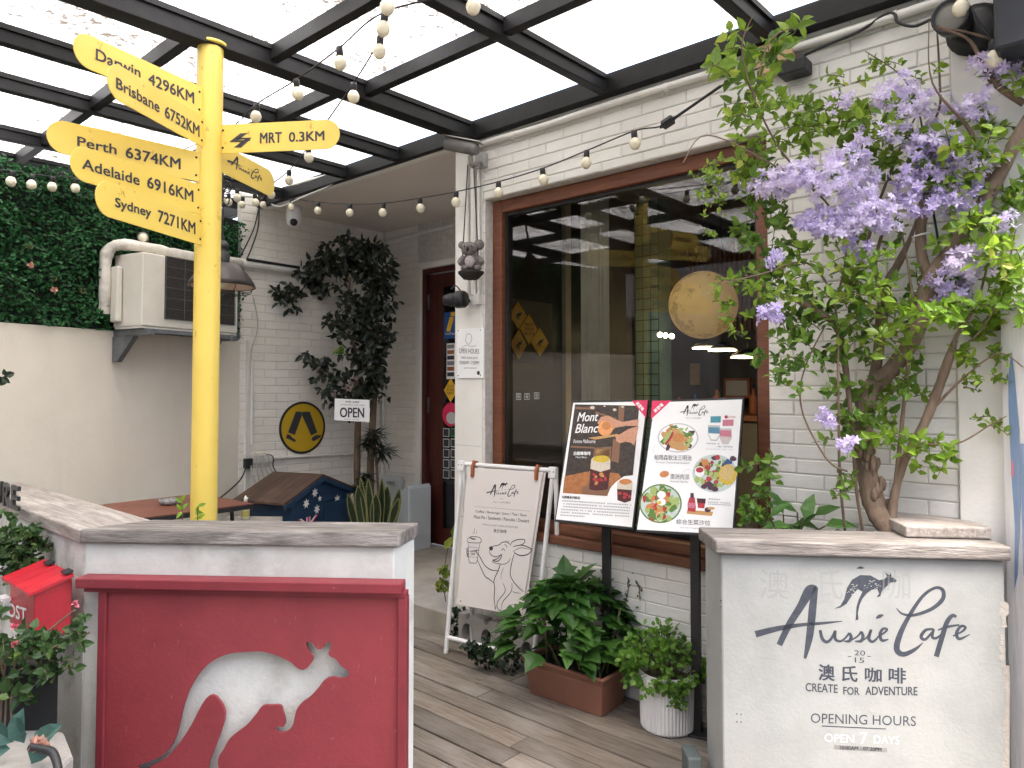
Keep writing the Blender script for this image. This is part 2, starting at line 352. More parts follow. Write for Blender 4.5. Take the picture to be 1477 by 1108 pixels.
def tmesh(body, bold=0., shear=0., space=1.):
    k = (body, bold, shear, space)
    if k in _tc: return _tc[k]
    c = bpy.data.curves.new('t', 'FONT'); c.body = body; c.offset = bold; c.shear = shear; c.space_character = space; c.resolution_u = 3
    o = bpy.data.objects.new('t', c); COL.objects.link(o); bpy.context.view_layer.update()
    m = bpy.data.meshes.new_from_object(o.evaluated_get(bpy.context.evaluated_depsgraph_get()))
    vs = [tuple(q.co) for q in m.vertices]; fs = [tuple(p.vertices) for p in m.polygons]
    bpy.data.objects.remove(o); bpy.data.curves.remove(c); bpy.data.meshes.remove(m)
    x0 = min(q[0] for q in vs); x1 = max(q[0] for q in vs); y0 = min(q[1] for q in vs); y1 = max(q[1] for q in vs)
    _tc[k] = ([((q[0]-x0)/(x1-x0), (q[1]-y0)/(y1-y0)) for q in vs], fs); return _tc[k]
def text_in(mb, body, quad, bold=.0, shear=0., space=1.):
    """lettering stretched over a quad of 3D points: bottom-left, bottom-right, top-right, top-left"""
    vs, fs = tmesh(body, 0., shear, space); a, b, c, d = quad
    nn = (b-a).cross(d-a).normalized(); hx = (d-a).length/max((b-a).length, 1e-6)
    sh = [(0, 0)] if bold <= 0 else [(0, 0), (-1, -1), (1, -1), (1, 1), (-1, 1), (-1, 0), (1, 0)]
    for i, (sx, sy) in enumerate(sh):
        dx = sx*bold*1.25*hx; dy = sy*bold*.9; o = nn*(.00006*i)
        mb.add([(a*(1-x-dx)+b*(x+dx))*(1-y-dy)+(d*(1-x-dx)+c*(x+dx))*(y+dy)+o for x, y in vs], fs)
    return mb
def text_px(mb, body, fr, x0, y0, x1, y1, h, off=.002, **k):
    """baseline from pixel (x0,y0) to (x1,y1), height h pixels"""
    return text_in(mb, body, [fr.pick(x0, y0, off), fr.pick(x1, y1, off), fr.pick(x1, y1-h, off), fr.pick(x0, y0-h, off)], **k)
# ================================================================ the place: frames of reference
WD = V((.743, -.669, 0)).normalized()
Wf = Fr((-.328, 4.27, 0), WD)                       # window wall
Kc = V((-1.173, 6.63, 0))
Df = Fr(Kc, WD)                                     # door wall, inside the porch
Bf = Fr(Kc, (.669, .743, 0))                        # side wall with the round sign (u negative towards the street)
Cf = Fr((-2.1, 5.6, 0), (.47, .883, 0))             # plain boundary wall
FA = V((-1.51, 2.55, 0))                            # front corner of the left planter
Ff = Fr(FA, (.995, -.0978, 0))                      # street front of both planters
Gf = Fr(FA, WD)                                     # wing of the left planter
CAPZ = .96
# ---------------------------------------------------------------- ground
g = MB(); g.add([(-300, -300, -.13), (300, -300, -.13), (300, 300, -.13), (-300, 300, -.13)], [(0, 1, 2, 3)])
tag(g.build('street', asphalt, loc=(0, 0, -.13)), kind='structure')
d = MB(); o = .004; r_ = random.Random(3)
while o < 3.1:
    w = r_.choice((.118, .122, .126)); u = -3.6 + r_.random()
    while u < 2.4:
        l = r_.uniform(1.1, 2.2); z = r_.uniform(-.0025, .0025)
        d.fbox(Wf, u, u+l-.005, -.03, z, o, o+w-.008); u += l
    o += w
tag(d.build('deck', deckwood, loc=(0, 3, 0), bevel=.003), kind='structure')
sb = MB(); sb.add([(-5, 1.6, -.035), (4, 1.6, -.035), (4, 7.5, -.035), (-5, 7.5, -.035)], [(0, 1, 2, 3)])
tag(sb.build('deck_subfloor', blackm, loc=(0, 3, -.035)), kind='structure')
pz = .135
pb = MB(); pb.fbox(Wf, -2.6, .42, -.03, pz, -1.3, 0); pb.fbox(Wf, -2.6, -.72, -.03, pz-.002, 0, .75)
tag(pb.build('porch_floor', porchm, loc=(-1, 5, 0), bevel=.006), kind='structure')
# ---------------------------------------------------------------- cafe building
bld = thing('cafe_building', Wf.O, 'white painted brick cafe building with a large brown framed window and a dark red door', 'building')
WT = 2.98
u0 = Wf.hit(700, 420)[0]; u1 = Wf.hit(1108, 420)[0]; zt = Wf.hit(706, 287)[1]; zb = Wf.hit(774, 779)[1]
uP = Wf.hit(1383, 500)[0]; uE = 3.25
print('window', u0, u1, zb, zt, 'end', uP)
wb = MB(); T = -.13
for a0, a1, b0, b1 in ((0, u0, 0, WT), (u0, u1, 0, zb), (u0, u1, zt, WT), (u1, uE, 0, WT)): wb.fbox(Wf, a0, a1, b0, b1, T, 0)
wb.build('facade_wall', mortar, bld)
def bricks(fr, a0, a1, b0, b1, ch, bl, prot, gap, holes=(), seed=1, flip=1):
    mb = MB(); rr = random.Random(seed); k = 0; z = b0
    while z < b1-.005:
        zz = min(z+ch, b1); cuts = sorted({z, zz}|{h for ho in holes for h in (ho[2], ho[3]) if z+.006 < h < zz-.006})
        x = a0-(bl/2 if k % 2 else 0)-rr.uniform(0, .01)
        while x < a1:
            xa, xb = max(x, a0), min(x+bl, a1); x += bl
            if xb-xa < .015: continue
            for c0, c1 in zip(cuts, cuts[1:]):
                segs = [(xa, xb)]
                for h in holes:
                    if h[2] < (c0+c1)/2 < h[3]:
                        ns = []
                        for s0, s1 in segs:
                            if s1 <= h[0] or s0 >= h[1]: ns.append((s0, s1)); continue
                            if s0 < h[0]: ns.append((s0, h[0]))
                            if s1 > h[1]: ns.append((h[1], s1))
                        segs = ns
                for s0, s1 in segs:
                    if s1-s0 < .012: continue
                    g = gap*rr.uniform(.7, 1.3); p = prot*rr.uniform(.75, 1.2); e = .004
                    j0 = g if rr.random() < .75 else .0008; tl = rr.uniform(-.0008, .0008)
                    q = [(s0+j0, c0+g), (s1-j0, c0+g), (s1-j0, c1-g), (s0+j0, c1-g)]
                    f_ = [(s0+j0+e, c0+g+e), (s1-j0-e, c0+g+e), (s1-j0-e, c1-g-e), (s0+j0+e, c1-g-e)]
                    mb.add([fr.at(a, b, flip*.0005) for a, b in q]+[fr.at(a, b, p+(tl if i % 2 else -tl)) for i, (a, b) in enumerate(f_)],
                           [(4, 5, 6, 7), (0, 1, 5, 4), (1, 2, 6, 5), (2, 3, 7, 6), (3, 0, 4, 7)])
        z = zz; k += 1
    return mb
ub = Wf.hit(697, 420)[0]
bricks(Wf, ub, uP-.006, 0, WT-.02, .0585, .235, .0055, .0017, [(u0, u1, zb, zt)], 2).build('brickwork', brickpaint, bld)
pl = MB(); pl.fbox(Wf, -.004, ub, 0, WT-.02, 0, .006); 
for zz in (.72, 1.115, 1.62, 2.15, 2.55): pass
pl.build('plaster_pier', plaster, bld, bevel=.004)
m = MB(); m.fbox(Wf, uP, uE, 0, WT, 0, .035); m.build('plaster_pier', plaster, bld, bevel=.004)
for zz in (.715, 1.125, 1.72, 2.22, 2.52): jn = MB(); jn.fbox(Wf, -.003, ub-.05*R.random(), zz, zz+.004, .0055, .0068); jn.build('pier_joint', lgrey, bld)
# side walls of the porch
DW = -.0
wl = MB(); du = Df.hit(609, 500)[0]; dz = Df.hit(640, 384)[1]
wl.fbox(Df, -.1, du, 0, WT, -.12, 0); wl.fbox(Df, du, du+1.02, dz, WT, -.12, 0); wl.fbox(Df, du+1.02, 1.6, 0, WT, -.12, 0)
wl.build('door_wall', mortar, bld)
bricks(Df, 0, du-.055, pz, WT, .064, .21, .004, .0015, [], 5).build('door_wall_brickwork', alcovepaint, bld)
SB = 1.385
w2 = MB(); w2.fbox(Bf, -SB, .12, 0, WT, -.06, 0); w2.build('side_wall', mortar, bld)
bricks(Bf, -SB, 0, pz, WT, .064, .21, .004, .0015, [], 6).build('side_wall_brickwork', alcovepaint, bld)
w3 = MB(); w3.fbox(Wf, 0, .10, 0, WT, -1.19, T); w3.build('porch_return_wall', plaster, bld)
cl = MB(); cl.fbox(Wf, -2.3, .0, 2.885, 2.95, -1.25, -.01); cl.build('porch_ceiling', soffit, bld)
fb = MB(); fb.fbox(Wf, -2.3, -.004, 2.87, 2.98, -.008, .03); fb.build('fascia', plaster, bld, bevel=.004)
# ---- window
win = MB(); RC = -.105; fw = .075
win.fbox(Wf, u0+.004, u0+fw, zb+.10, zt-.003, RC-.02, RC+.05); win.fbox(Wf, u1-fw, u1-.004, zb+.10, zt-.003, RC-.02, RC+.05)
win.fbox(Wf, u0+fw, u1-fw, zt-fw, zt-.003, RC-.018, RC+.048)
wo = win.build('window', brownwood, bld, bevel=.006)
sl_ = MB(); sl_.fbox(Wf, u0+.004, u1-.004, zb+.002, zb+.045, RC-.02, .028); sl_.fbox(Wf, u0+.006, u1-.006, zb+.047, zb+.098, RC-.02, -.01)
sl_.build('sill', brownh, wo, bevel=.005)
ib = MB(); iw = .016
for a0, a1, b0, b1 in ((u0+fw, u0+fw+iw, zb+.10, zt-fw), (u1-fw-iw, u1-fw, zb+.10, zt-fw), (u0+fw+iw, u1-fw-iw, zt-fw-iw, zt-fw), (u0+fw+iw, u1-fw-iw, zb+.10, zb+.13)): ib.fbox(Wf, a0, a1, b0, b1, RC-.016, RC+.02)
ib.build('glazing_bead', black, wo)
gp = MB(); gp.add([Wf.at(a, b, RC) for a, b in ((u0+fw, zb+.1), (u1-fw, zb+.1), (u1-fw, zt-fw), (u0+fw, zt-fw))], [(0, 1, 2, 3)]); gp.build('glass_pane', glass, wo)
for i, (x, y) in enumerate(((748, 572), (760, 572), (774, 571))):
    dec = MB(); c = Wf.hit(x, y, RC+.002); s = .018
    for a0, a1, b0, b1 in ((-s, s, s, s*.85), (-s, s, -s, -s*.85), (-s, -s*.85, -s, s), (s*.85, s, -s, s)): dec.poly(Wf, [(c[0]+a0, c[1]+b0), (c[0]+a1, c[1]+b0), (c[0]+a1, c[1]+b1), (c[0]+a0, c[1]+b1)], RC+.002)
    for k in range(3): dec.poly(Wf, [(c[0]-s*.5, c[1]-s*.5+k*s*.45), (c[0]+s*.5, c[1]-s*.5+k*s*.45), (c[0]+s*.5, c[1]-s*.3+k*s*.45), (c[0]-s*.5, c[1]-s*.3+k*s*.45)], RC+.002)
    dec.build('window_sticker', lgrey, wo)
# ---- door
dr = MB(); dr.fbox(Df, du+.05, du+.97, pz+.01, dz-.05, -.07, -.03); dor = dr.build('door', doorwood, bld, bevel=.005)
df_ = MB(); df_.fbox(Df, du-.055, du+.003, pz, dz+.055, 0, .025); df_.fbox(Df, du+.003, du+1.05, dz+.001, dz+.055, 0, .025); df_.build('door_surround', alcovepaint, bld, bevel=.004)
fj = MB(); fj.fbox(Df, du+.003, du+.047, pz, dz-.002, -.09, .005); fj.fbox(Df, du+.047, du+1.0, dz-.045, dz-.002, -.09, .005); fj.build('door_frame', doorwood, bld, bevel=.004)
da = Df.hit(640, 500, -.03)[0]
dgl = MB(); dgl.fbox(Df, da, da+.56, pz+.16, dz-.17, -.0295, -.0265); dgl.build('glass', darkglass, dor)
for zz in (pz+.25, 1.25, dz-.35): hg = MB(); hg.fbox(Df, du+.045, du+.062, zz, zz+.13, -.03, -.018); hg.build('hinge', galv, dor)
def dq(x0, y0, x1, y1, o=-.024): a = Df.hit(x0, y1, o); b = Df.hit(x1, y0, o); return a[0], b[0], a[1], b[1]
def sticker(x0, y0, x1, y1, mat, o=-.0245, name='sticker'):
    a0, a1, b0, b1 = dq(x0, y0, x1, y1); m = MB(); m.fbox(Df, a0, a1, b0, b1, -.0262, o); return m.build(name, mat, dor)
sticker(640, 447, 680, 489, bluepl); sticker(644, 494, 672, 547, paper)
t = MB(); text_px(t, 'i', Df, 645, 477, 655, 477, 26, -.0235, bold=.05, shear=.3); t.build('sticker_lettering', orangepl, dor)
t = MB(); text_px(t, 'AUSTRALIA', Df, 642, 483, 662, 483, 3, -.0235); t.build('sticker_lettering', paper, dor)
for i in range(6):
    a0, a1, b0, b1 = dq(645, 497+i*8, 655, 503+i*8); m = MB(); m.fbox(Df, a0, a1, b0, b1, -.0245, -.0235); m.build('sticker_print', [greym, leatherm, ink][i % 3], dor)
c = Df.hit(650, 563, -.025); m = MB(); m.fprism(Df, [(c[0]-.085, c[1]), (c[0], c[1]-.1), (c[0]+.085, c[1]), (c[0], c[1]+.1)], -.0262, -.0245); m.build('sticker', orangepl, dor)
m = MB()
for k in range(3): text_in(m, ('SLOW', 'FOR', 'NEXT')[k], [Df.at(c[0]-.04, c[1]+.025-k*.03, -.0235), Df.at(c[0]+.04, c[1]+.025-k*.03, -.0235), Df.at(c[0]+.04, c[1]+.045-k*.03, -.0235), Df.at(c[0]-.04, c[1]+.045-k*.03, -.0235)])
m.build('sticker_lettering', ink, dor)
c = Df.hit(650, 598, -.025); m = MB(); m.fprism(Df, [(c[0]+.10*cos(i*pi/14), c[1]+.10*sin(i*pi/14)) for i in range(28)], -.0262, -.0245); m.build('sticker', pinkm, dor)
m = MB(); m.fprism(Df, [(c[0]+.01+.062*cos(i*pi/12), c[1]-.03+.05*sin(i*pi/12)) for i in range(24)], -.0245, -.0235); m.build('sticker_print', lgrey, dor)
for r in range(5):
    for q in range(2):
        x = 639+q*11; y = 618+r*15; a0, a1, b0, b1 = dq(x, y, x+9, y+12)
        m = MB(); m.fbox(Df, a0, a1, b0, b1, -.0262, -.0245); so_ = m.build('sticker', greenpl if (r == 0 and q) else lgrey, dor)
        m = MB(); m.fbox(Df, a0+.008, a1-.008, b0+.008, b1-.008, -.0245, -.0235); m.build('sticker_print', ink, dor)
# ---- room behind the window
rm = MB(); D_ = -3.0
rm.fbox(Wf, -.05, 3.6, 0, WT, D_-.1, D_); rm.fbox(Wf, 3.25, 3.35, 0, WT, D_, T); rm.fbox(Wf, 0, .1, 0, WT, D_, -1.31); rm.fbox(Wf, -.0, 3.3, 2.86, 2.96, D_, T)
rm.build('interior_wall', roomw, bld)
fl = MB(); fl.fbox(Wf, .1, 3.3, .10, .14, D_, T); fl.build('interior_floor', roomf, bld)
# red post and cream jamb of the inner partition, seen through the glass
ip = MB(); a = Wf.hit(803, 500, -.9)[0]; ip.fbox(Wf, a-.06, a+.06, .14, 2.86, -.96, -.84); ip.build('interior_post', doorwood, bld)
ip = MB(); ip.fbox(Wf, a+.065, a+.10, .14, 2.86, -.93, -.87); ip.build('interior_trim', curtain, bld)
shl = MB(); a = Wf.hit(1010, 575, -2.2)[0]; shl.fbox(Wf, a-.9, a+.9, .14, 1.22, -2.6, -2.1); ctr = shl.build('counter', roomw, bld, bevel=.01)
tp = MB(); tp.fbox(Wf, a-.93, a+.93, 1.222, 1.26, -2.63, -2.07); tp.build('countertop', brownh, ctr)
rr = random.Random(12)
# shelf unit on the back wall
ss = MB()
for zz in (1.5, 1.85, 2.15): ss.fbox(Wf, .6, 2.9, zz, zz+.03, D_+.005, D_+.28)
ss.build('wall_shelf', brownh, bld)
# teal column standing in for a reflection in the glass, slatted panel, framed prints and a display fridge inside
tq = Wf.hit(931, 480, -1.7)[0]; m = MB(); m.fbox(Wf, tq-.10, tq+.10, .14, 2.86, -1.9, -1.72); tcol = m.build('reflection_column', M('reflection_teal', (.16, .26, .25), (.11, .2, .2), 9, .25, island=.2), bld)
m = MB()
for k in range(34): m.fbox(Wf, tq-.1005, tq+.1005, .2+k*.08, .206+k*.08, -1.7205, -1.718)
for k in range(4): m.fbox(Wf, tq-.10+k*.066, tq-.096+k*.066, .14, 2.86, -1.7203, -1.7178)
m.build('reflection_joint', black, tcol)
tq = Wf.hit(1040, 370, -2.4)[0]; sp0 = MB()
for k in range(16): sp0.fbox(Wf, tq-.30+k*.04, tq-.28+k*.04, 1.9, 2.6, -2.44, -2.4)
sp0.build('slatted_panel', brownh, bld)
for x, y, w, h, mt in ((757, 600, .16, .22, lgrey), (845, 560, .22, .3, roomf), (880, 470, .2, .26, curtain), (985, 540, .26, .18, timber), (1060, 560, .22, .16, leatherm)):
    c = Wf.hit(x, y, -2.6); fo = MB().fbox(Wf, c[0]-w/2, c[0]+w/2, c[1]-h/2, c[1]+h/2, -2.66, -2.63).build('framed_print', mt, bld)
    MB().fbox(Wf, c[0]-w/2+.02, c[0]+w/2-.02, c[1]-h/2+.02, c[1]+h/2-.02, -2.6295, -2.627).build('print', R.choice([lgrey, curtain, timber]), fo)
# ---- things inside the cafe
def inside(name, label, cat, group, mk): pass
cols = [leatherm, orangepl, greenpl, whitepaint, pinkm, timber, bluepl, lgrey]
labs = {0: 'tan', 1: 'yellow', 2: 'green', 3: 'white', 4: 'magenta', 5: 'beige', 6: 'blue', 7: 'grey'}
proto = {}
for k in range(26):
    if k < 14: u = a-.8+k*.115+rr.uniform(-.02, .02); zz = 1.261; oo = rr.uniform(-2.5, -2.2)
    else: u = .95+(k-14)*.16; zz = 1.531; oo = D_+.15
    h = rr.uniform(.12, .24); ci = rr.randrange(8); m = MB()
    m.lathe([(0, 0), (.03, 0), (.033, h*.1), (.033, h*.65), (.014, h*.8), (.014, h), (0, h)], Wf.at(u, zz, oo), 10)
    b = m.build('bottle', cols[ci]); tag(b, 'small %s on the %s inside, seen dimly through the window glass' % ('bottle or jar', 'counter' if k < 14 else 'back shelf'), 'bottle', 'bottles on the cafe counter' if k < 14 else 'bottles on the back shelf')
cu = MB(); p = []
c0 = Wf.hit(838, 500, -.35)[0]; n = 24
for i in range(n+1): p.append((c0+.20*i/n, .012*sin(i*1.9)))
cu.add([Wf.at(x, .5, -.35+y) for x, y in p]+[Wf.at(x, 2.75, -.35+y) for x, y in p], [(i, i+1, n+2+i, n+1+i) for i in range(n)], True)
tag(cu.build('curtain', curtain), 'narrow beige curtain hanging behind the window glass', 'curtain')
# moon lamp
mc = P(1014, 440, 3.66); moon = thing('moon_lamp', mc, 'golden moon shaped globe lamp hanging behind the window', 'lamp')
m = MB(); m.ball(mc, .171, 40, 24); m.build('globe', moonm, moon)
m = MB(); m.tube([mc+Z*.17, (mc.x, mc.y, 2.86)], .003, 5); m.build('cord', black, moon)
m = MB(); m.lathe([(.0, .0), (.025, 0), (.02, .05), (0, .05)], mc+Z*.166, 12); m.build('cap', black, moon)
# pendant lamps inside
for i, (x, y, s) in enumerate(((1018, 503, 1), (1042, 506, 1), (1079, 516, 1.15))):
    c = P(x, y, 4.7-.2*i); pd = thing('pendant_lamp', c, ['small lit disc pendant inside, nearest below the moon lamp', 'middle lit disc pendant inside, right of the first', 'lit disc pendant inside, beside the right window jamb'][i], 'lamp', 'disc pendants inside the cafe')
    m = MB(); m.lathe([(0, .012), (.085*s, .004), (.085*s, 0), (0, 0)], c, 20); m.build('disc', lampglow, pd)
    m = MB(); m.lathe([(.0, .06), (.03, .05), (.087*s, .014), (.0, .013)], c, 20); m.build('shade', black, pd)
    m = MB(); m.tube([c+Z*.06, (c.x, c.y, 2.86)], .003, 5); m.build('cord', black, pd)
for i, (x, y) in enumerate(((960, 484), (969, 485), (952, 483), (747, 437))):
    c = P(x, y, 5.1 if i < 3 else 4.9); m = MB(); m.ball(c, .018 if i < 3 else .012, 8, 6)
    tag(m.build('spotlight', lampglow), ['tiny lit spot inside, middle of the cluster left of the moon lamp', 'tiny lit spot inside, rightmost of the cluster by the moon lamp', 'tiny lit spot inside, leftmost of the cluster by the moon lamp', 'tiny lit spot above the yellow diamond signs inside'][i], 'lamp', 'spot lamps inside the cafe')
# yellow diamond signs inside, over a black sheet added to darken the window's left
m = MB(); m.fbox(Wf, .101, .106, .14, 2.86, -1.30, T-.002); m.build('darkening_sheet', black, bld)
If = Fr(Wf.at(.108, 0, 0), (.669, .743, 0))
q0 = If.hit(733, 430); q1 = If.hit(796, 525)
db = MB().fbox(If, q0[0], q1[0], q1[1], q0[1], 0, .006).build('display_board', roomw); tag(db, 'dark display board inside carrying yellow diamond signs', 'board')
for i, (x, y, w, h) in enumerate(((748, 455, 13, 20), (763, 475, 13, 22), (778, 494, 13, 21), (747, 497, 12, 22))):
    c = If.hit(x, y, .012); hw = (If.hit(x+w, y, .012)[0]-If.hit(x-w, y, .012)[0])/2; s = (If.hit(x, y-h, .012)[1]-If.hit(x, y+h, .012)[1])/2
    sg = thing('diamond_sign', If.at(c[0], c[1]-s, .01), ['uppermost yellow diamond sign inside the window', 'yellow diamond sign inside with lines of lettering', 'yellow diamond sign inside with a kangaroo, rightmost', 'lower left yellow diamond sign inside with a kangaroo'][i], 'sign', 'yellow diamond signs inside')
    o = .010+.003*i
    MB().fprism(If, [(c[0]-hw, c[1]), (c[0], c[1]-s), (c[0]+hw, c[1]), (c[0], c[1]+s)], .0065, o).build('plate', orangepl, sg)
    if i == 1:
        m = MB()
        for k in range(3): text_in(m, ('NEXT', 'SLOW DOWN', 'KM')[k], [If.at(c[0]-hw*.5, c[1]+s*.2-k*s*.3, o+.001), If.at(c[0]+hw*.5, c[1]+s*.2-k*s*.3, o+.001), If.at(c[0]+hw*.5, c[1]+s*.4-k*s*.3, o+.001), If.at(c[0]-hw*.5, c[1]+s*.4-k*s*.3, o+.001)])
        m.build('lettering', ink, sg)
    else:
        m = MB(); m.poly(If, [(c[0]+x_*hw, c[1]+y_*s) for x_, y_ in ((-.45, -.25), (-.3, -.2), (-.15, .05), (.1, .2), (.25, .15), (.35, .3), (.42, .2), (.3, .05), (.2, -.05), (.05, -.02), (.1, -.3), (-.02, -.3), (-.05, -.1), (-.2, -.22))], o+.001); m.build('kangaroo_print', ink, sg)
# ---------------------------------------------------------------- boundary wall, hedge panel
CT = 1.83
m = MB(); m.fbox(Cf, -3.7, .25, 0, CT, -.22, 0); bw = m.build('boundary_wall', cream, bevel=.008); tag(bw, 'plain cream rendered wall below the green hedge panel', 'wall')
m = MB(); m.fbox(Cf, .05, .09, 0, CT+.0, .001, .03); m.build('corner_pipe', pvc, bw)
hp = thing('hedge_panel', Cf.at(-1.4, CT, 0), 'artificial green leaf panel with a few roses on top of the cream wall', 'hedge')
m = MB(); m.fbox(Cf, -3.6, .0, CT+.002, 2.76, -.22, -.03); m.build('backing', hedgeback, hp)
m = MB(); rr = random.Random(5)
def hz(x): return 2.74+.05*sin(x*3.1)+.03*sin(x*9)
for i in range(15000):
    a = -rr.random()**.9*2.9+.0; b = rr.uniform(CT+.0, 1)*(1) if False else rr.uniform(CT-.005, hz(a)); lump = .05*sin(a*14+b*3)*sin(b*17+a*5)
    if a > -.1: o_k = 1
    o = rr.uniform(-.025, .05)+lump*.6
    dd = V((rr.uniform(-1, 1), rr.uniform(-1, 1), rr.uniform(-.3, 1))); nn = Cf.n+V((rr.uniform(-.7, .7), rr.uniform(-.7, .7), rr.uniform(-.2, .9)))
    m.leaf(Cf.at(a, b, o), dd, nn, rr.uniform(.022, .036), rr.uniform(.012, .02))
m.build('foliage', L_hedge, hp)
for x, y, k in ((44, 382, 0), (78, 418, 0), (77, 402, 1), (42, 356, 1), (120, 420, 1)):
    c = Cf.pick(x, y, .05); m = MB()
    for i in range(16): m.leaf(c, Cf.n*.6+V((rr.uniform(-1, 1), rr.uniform(-1, 1), rr.uniform(-1, 1))), Cf.n, .022, .018)
    m.build('rose', F_rose if k == 0 else L_grey, hp)
# ---------------------------------------------------------------- building over the way (seen only in the window's reflection)
nb = thing('neighbour_building', (-9, 0, -.13), 'dark building across the lane reflected in the cafe window', 'building')
m = MB(); m.hexa([V(q) for q in ((-10, -9, -.13), (-7.2, -9, -.13), (-7.2, 3.0, -.13), (-10, 3.0, -.13), (-10, -9, 6), (-7.2, -9, 6), (-7.2, 3.0, 6), (-10, 3.0, 6))]); m.build('wall', M('grey_facade', (.16, .155, .15), (.12, .115, .11), 2, .8), nb)
for i in range(5): m = MB(); m.hexa([V((x, y, z)) for z in (1.0, 2.6) for x, y in ((-7.19, -7+i*2.0), (-7.15, -7+i*2.0), (-7.15, -6+i*2.0), (-7.19, -6+i*2.0))]); m.build('window', darkglass, nb)
lb = thing('neighbour_building', (0, -7, -.13), 'unseen row of houses behind the viewer, added to block the sky and bounce light', 'building')  # unseen houses added to block front sky; pale walls bounce light back
m = MB(); m.hexa([V((x, y, z)) for z in (-.13, 8) for x, y in ((-14, -9), (9, -9), (9, -5.5), (-14, -5.5))]); m.build('wall', M('pale_facade', (.62, .60, .56), (.52, .5, .46), 1, .8), lb)
for i in range(7): m = MB(); m.hexa([V((x, y, z)) for z in (1.2, 2.8) for x, y in ((-12+i*3, -5.49), (-10.4+i*3, -5.49), (-10.4+i*3, -5.45), (-12+i*3, -5.45))]); m.build('window', darkglass, lb)
# ---------------------------------------------------------------- canopy roof
cz = 2.885
can = thing('canopy_roof', Wf.at(.5, 2.88, 1.2), 'black steel canopy frame with dirty translucent roof sheets over the deck', 'canopy')
RO = 4.5
raft = [Wf.hit(1092, 47)[0], Wf.hit(864, 135)[0], Wf.hit(671, 200)[0], Wf.hit(560, 230)[0], Wf.hit(472, 251)[0], Wf.hit(388, 283)[0]]
raft = [PZ(x, y, cz) for x, y in ((1092, 45), (866, 133), (668, 197), (560, 229), (472, 251), (383, 283))]
raft = [(q-Wf.O).dot(WD) for q in raft]; print('rafters', raft)
raft = [raft[0]+1.0]+raft+[raft[-1]-.55, raft[-1]-1.15]
H_ = .082
for i, u in enumerate(raft):
    w = .095 if i == 3 else .052
    m = MB(); m.fbox(Wf, u-w/2, u+w/2, cz+(-.012 if i == 3 else 0), cz+H_, .07, RO); m.build('rafter', steel, can, bevel=.003)
    m = MB(); m.fbox(Wf, u-w/2-.013, u-w/2-.002, cz+.055, cz+H_-.004, .09, RO); m.fbox(Wf, u+w/2+.002, u+w/2+.013, cz+.055, cz+H_-.004, .09, RO); m.build('glazing_angle', steel, can)
m = MB(); m.fbox(Wf, raft[-1]-.1, raft[0]+.1, cz-.004, cz+H_+.01, .008, .068); m.build('wall_beam', steel, can, bevel=.003)
m = MB(); m.fbox(Wf, raft[-1]-.1, raft[0]+.1, cz+.002, cz+H_, RO, RO+.06); m.build('edge_beam', steel, can, bevel=.003)
# purlins, staggered from bay to bay as in the photo
def po(x, y): return (PZ(x, y, cz)-Wf.O).dot(Wf.n)
pr = [po(645, 92), po(485, 42), po(455, 156), po(200, 117)]; print('purlins', pr)
for i in range(len(raft)-1):
    ua, ub_ = raft[i+1], raft[i]
    offs = [pr[0], pr[1], 2.3, 3.2] if i < 3 else [pr[2], pr[3], 2.35, 3.3]
    for o in offs:
        m = MB(); m.fbox(Wf, ua+.032, ub_-.032 if i != 3 else ub_-.052, cz+.012, cz+H_-.003, o-.023, o+.023); m.build('purlin', steel, can, bevel=.003)
    es = [.07]+sorted(offs)+[RO]
    for k in range(len(es)-1):
        m = MB(); z0 = cz+H_+.012+.001*((i+k) % 2)
        m.add([Wf.at(a, z0, b) for a, b in ((ua, es[k]), (ub_, es[k]), (ub_, es[k+1]), (ua, es[k+1]))], [(0, 1, 2, 3)])
        m.build('roof_sheet', roof_c if k == 0 else (roof_d if (i+k) % 3 else roof_m), can)
m = MB(); ly = Wf.n
for i in range(7): 
    c = PZ(738+R.uniform(-8, 8), 36+R.uniform(-4, 4), cz+H_+.02); m.leaf(c, (R.uniform(-1, 1), R.uniform(-1, 1), .05), (0, 0, 1), .05, .03)
lf = m.build('dry_leaf', M('dry_orange_leaf', (.6, .25, .05), None)); tag(lf, 'orange dry leaves lying on top of the roof sheet', 'leaves')
# ================================================================ planters at the street
def line_x(p, d, q, e):
    p, d, q, e = V(p).xy, V(d).xy, V(q).xy, V(e).xy
    k = d.x*e.y-d.y*e.x; t = ((q-p).x*e.y-(q-p).y*e.x)/k; r = p+d*t; return V((r.x, r.y, 0))
def flat(v): return V((v.x, v.y, 0))
pA = flat(PZ(576, 769, CAPZ)); pB = flat(PZ(604, 754, CAPZ)); pC = flat(PZ(115, 763, CAPZ))
fdir = (pA-pC).normalized(); fin = V((-fdir.y, fdir.x, 0))
wdir = -WD; win_ = V((wdir.y, -wdir.x, 0))
cw = (pB-pA).length
pD = line_x(pB, fdir, pC+win_*.25, wdir); pE = pC+wdir*1.7; pF = pE+win_*.25
Ff = Fr(pC, fdir); Gf = Fr(pC, WD)
lp = thing('planter_wall', pC, 'white rendered low wall of weathered timber cap carrying the red kangaroo panel', 'planter')
ins = .022
bA = pA-fdir*ins+fin*ins; bB = pB-fdir*.01-fin*ins; bC = line_x(pC+fin*ins, fdir, pC+win_*ins, wdir); bD = line_x(bB, fdir, pC+win_*(.25-ins), wdir)
m = MB(); m.prism([bC, bA, bB, bD], -.13, CAPZ-.053); m.build('wall_body', render_w, lp, bevel=.006)
bE = pE+win_*ins; bF = pE+win_*(.25-ins)
m = MB(); m.prism([bC+wdir*.003, bD+wdir*.003, bF, bE], -.13, CAPZ-.053); m.build('wing_body', mould, lp, bevel=.006)
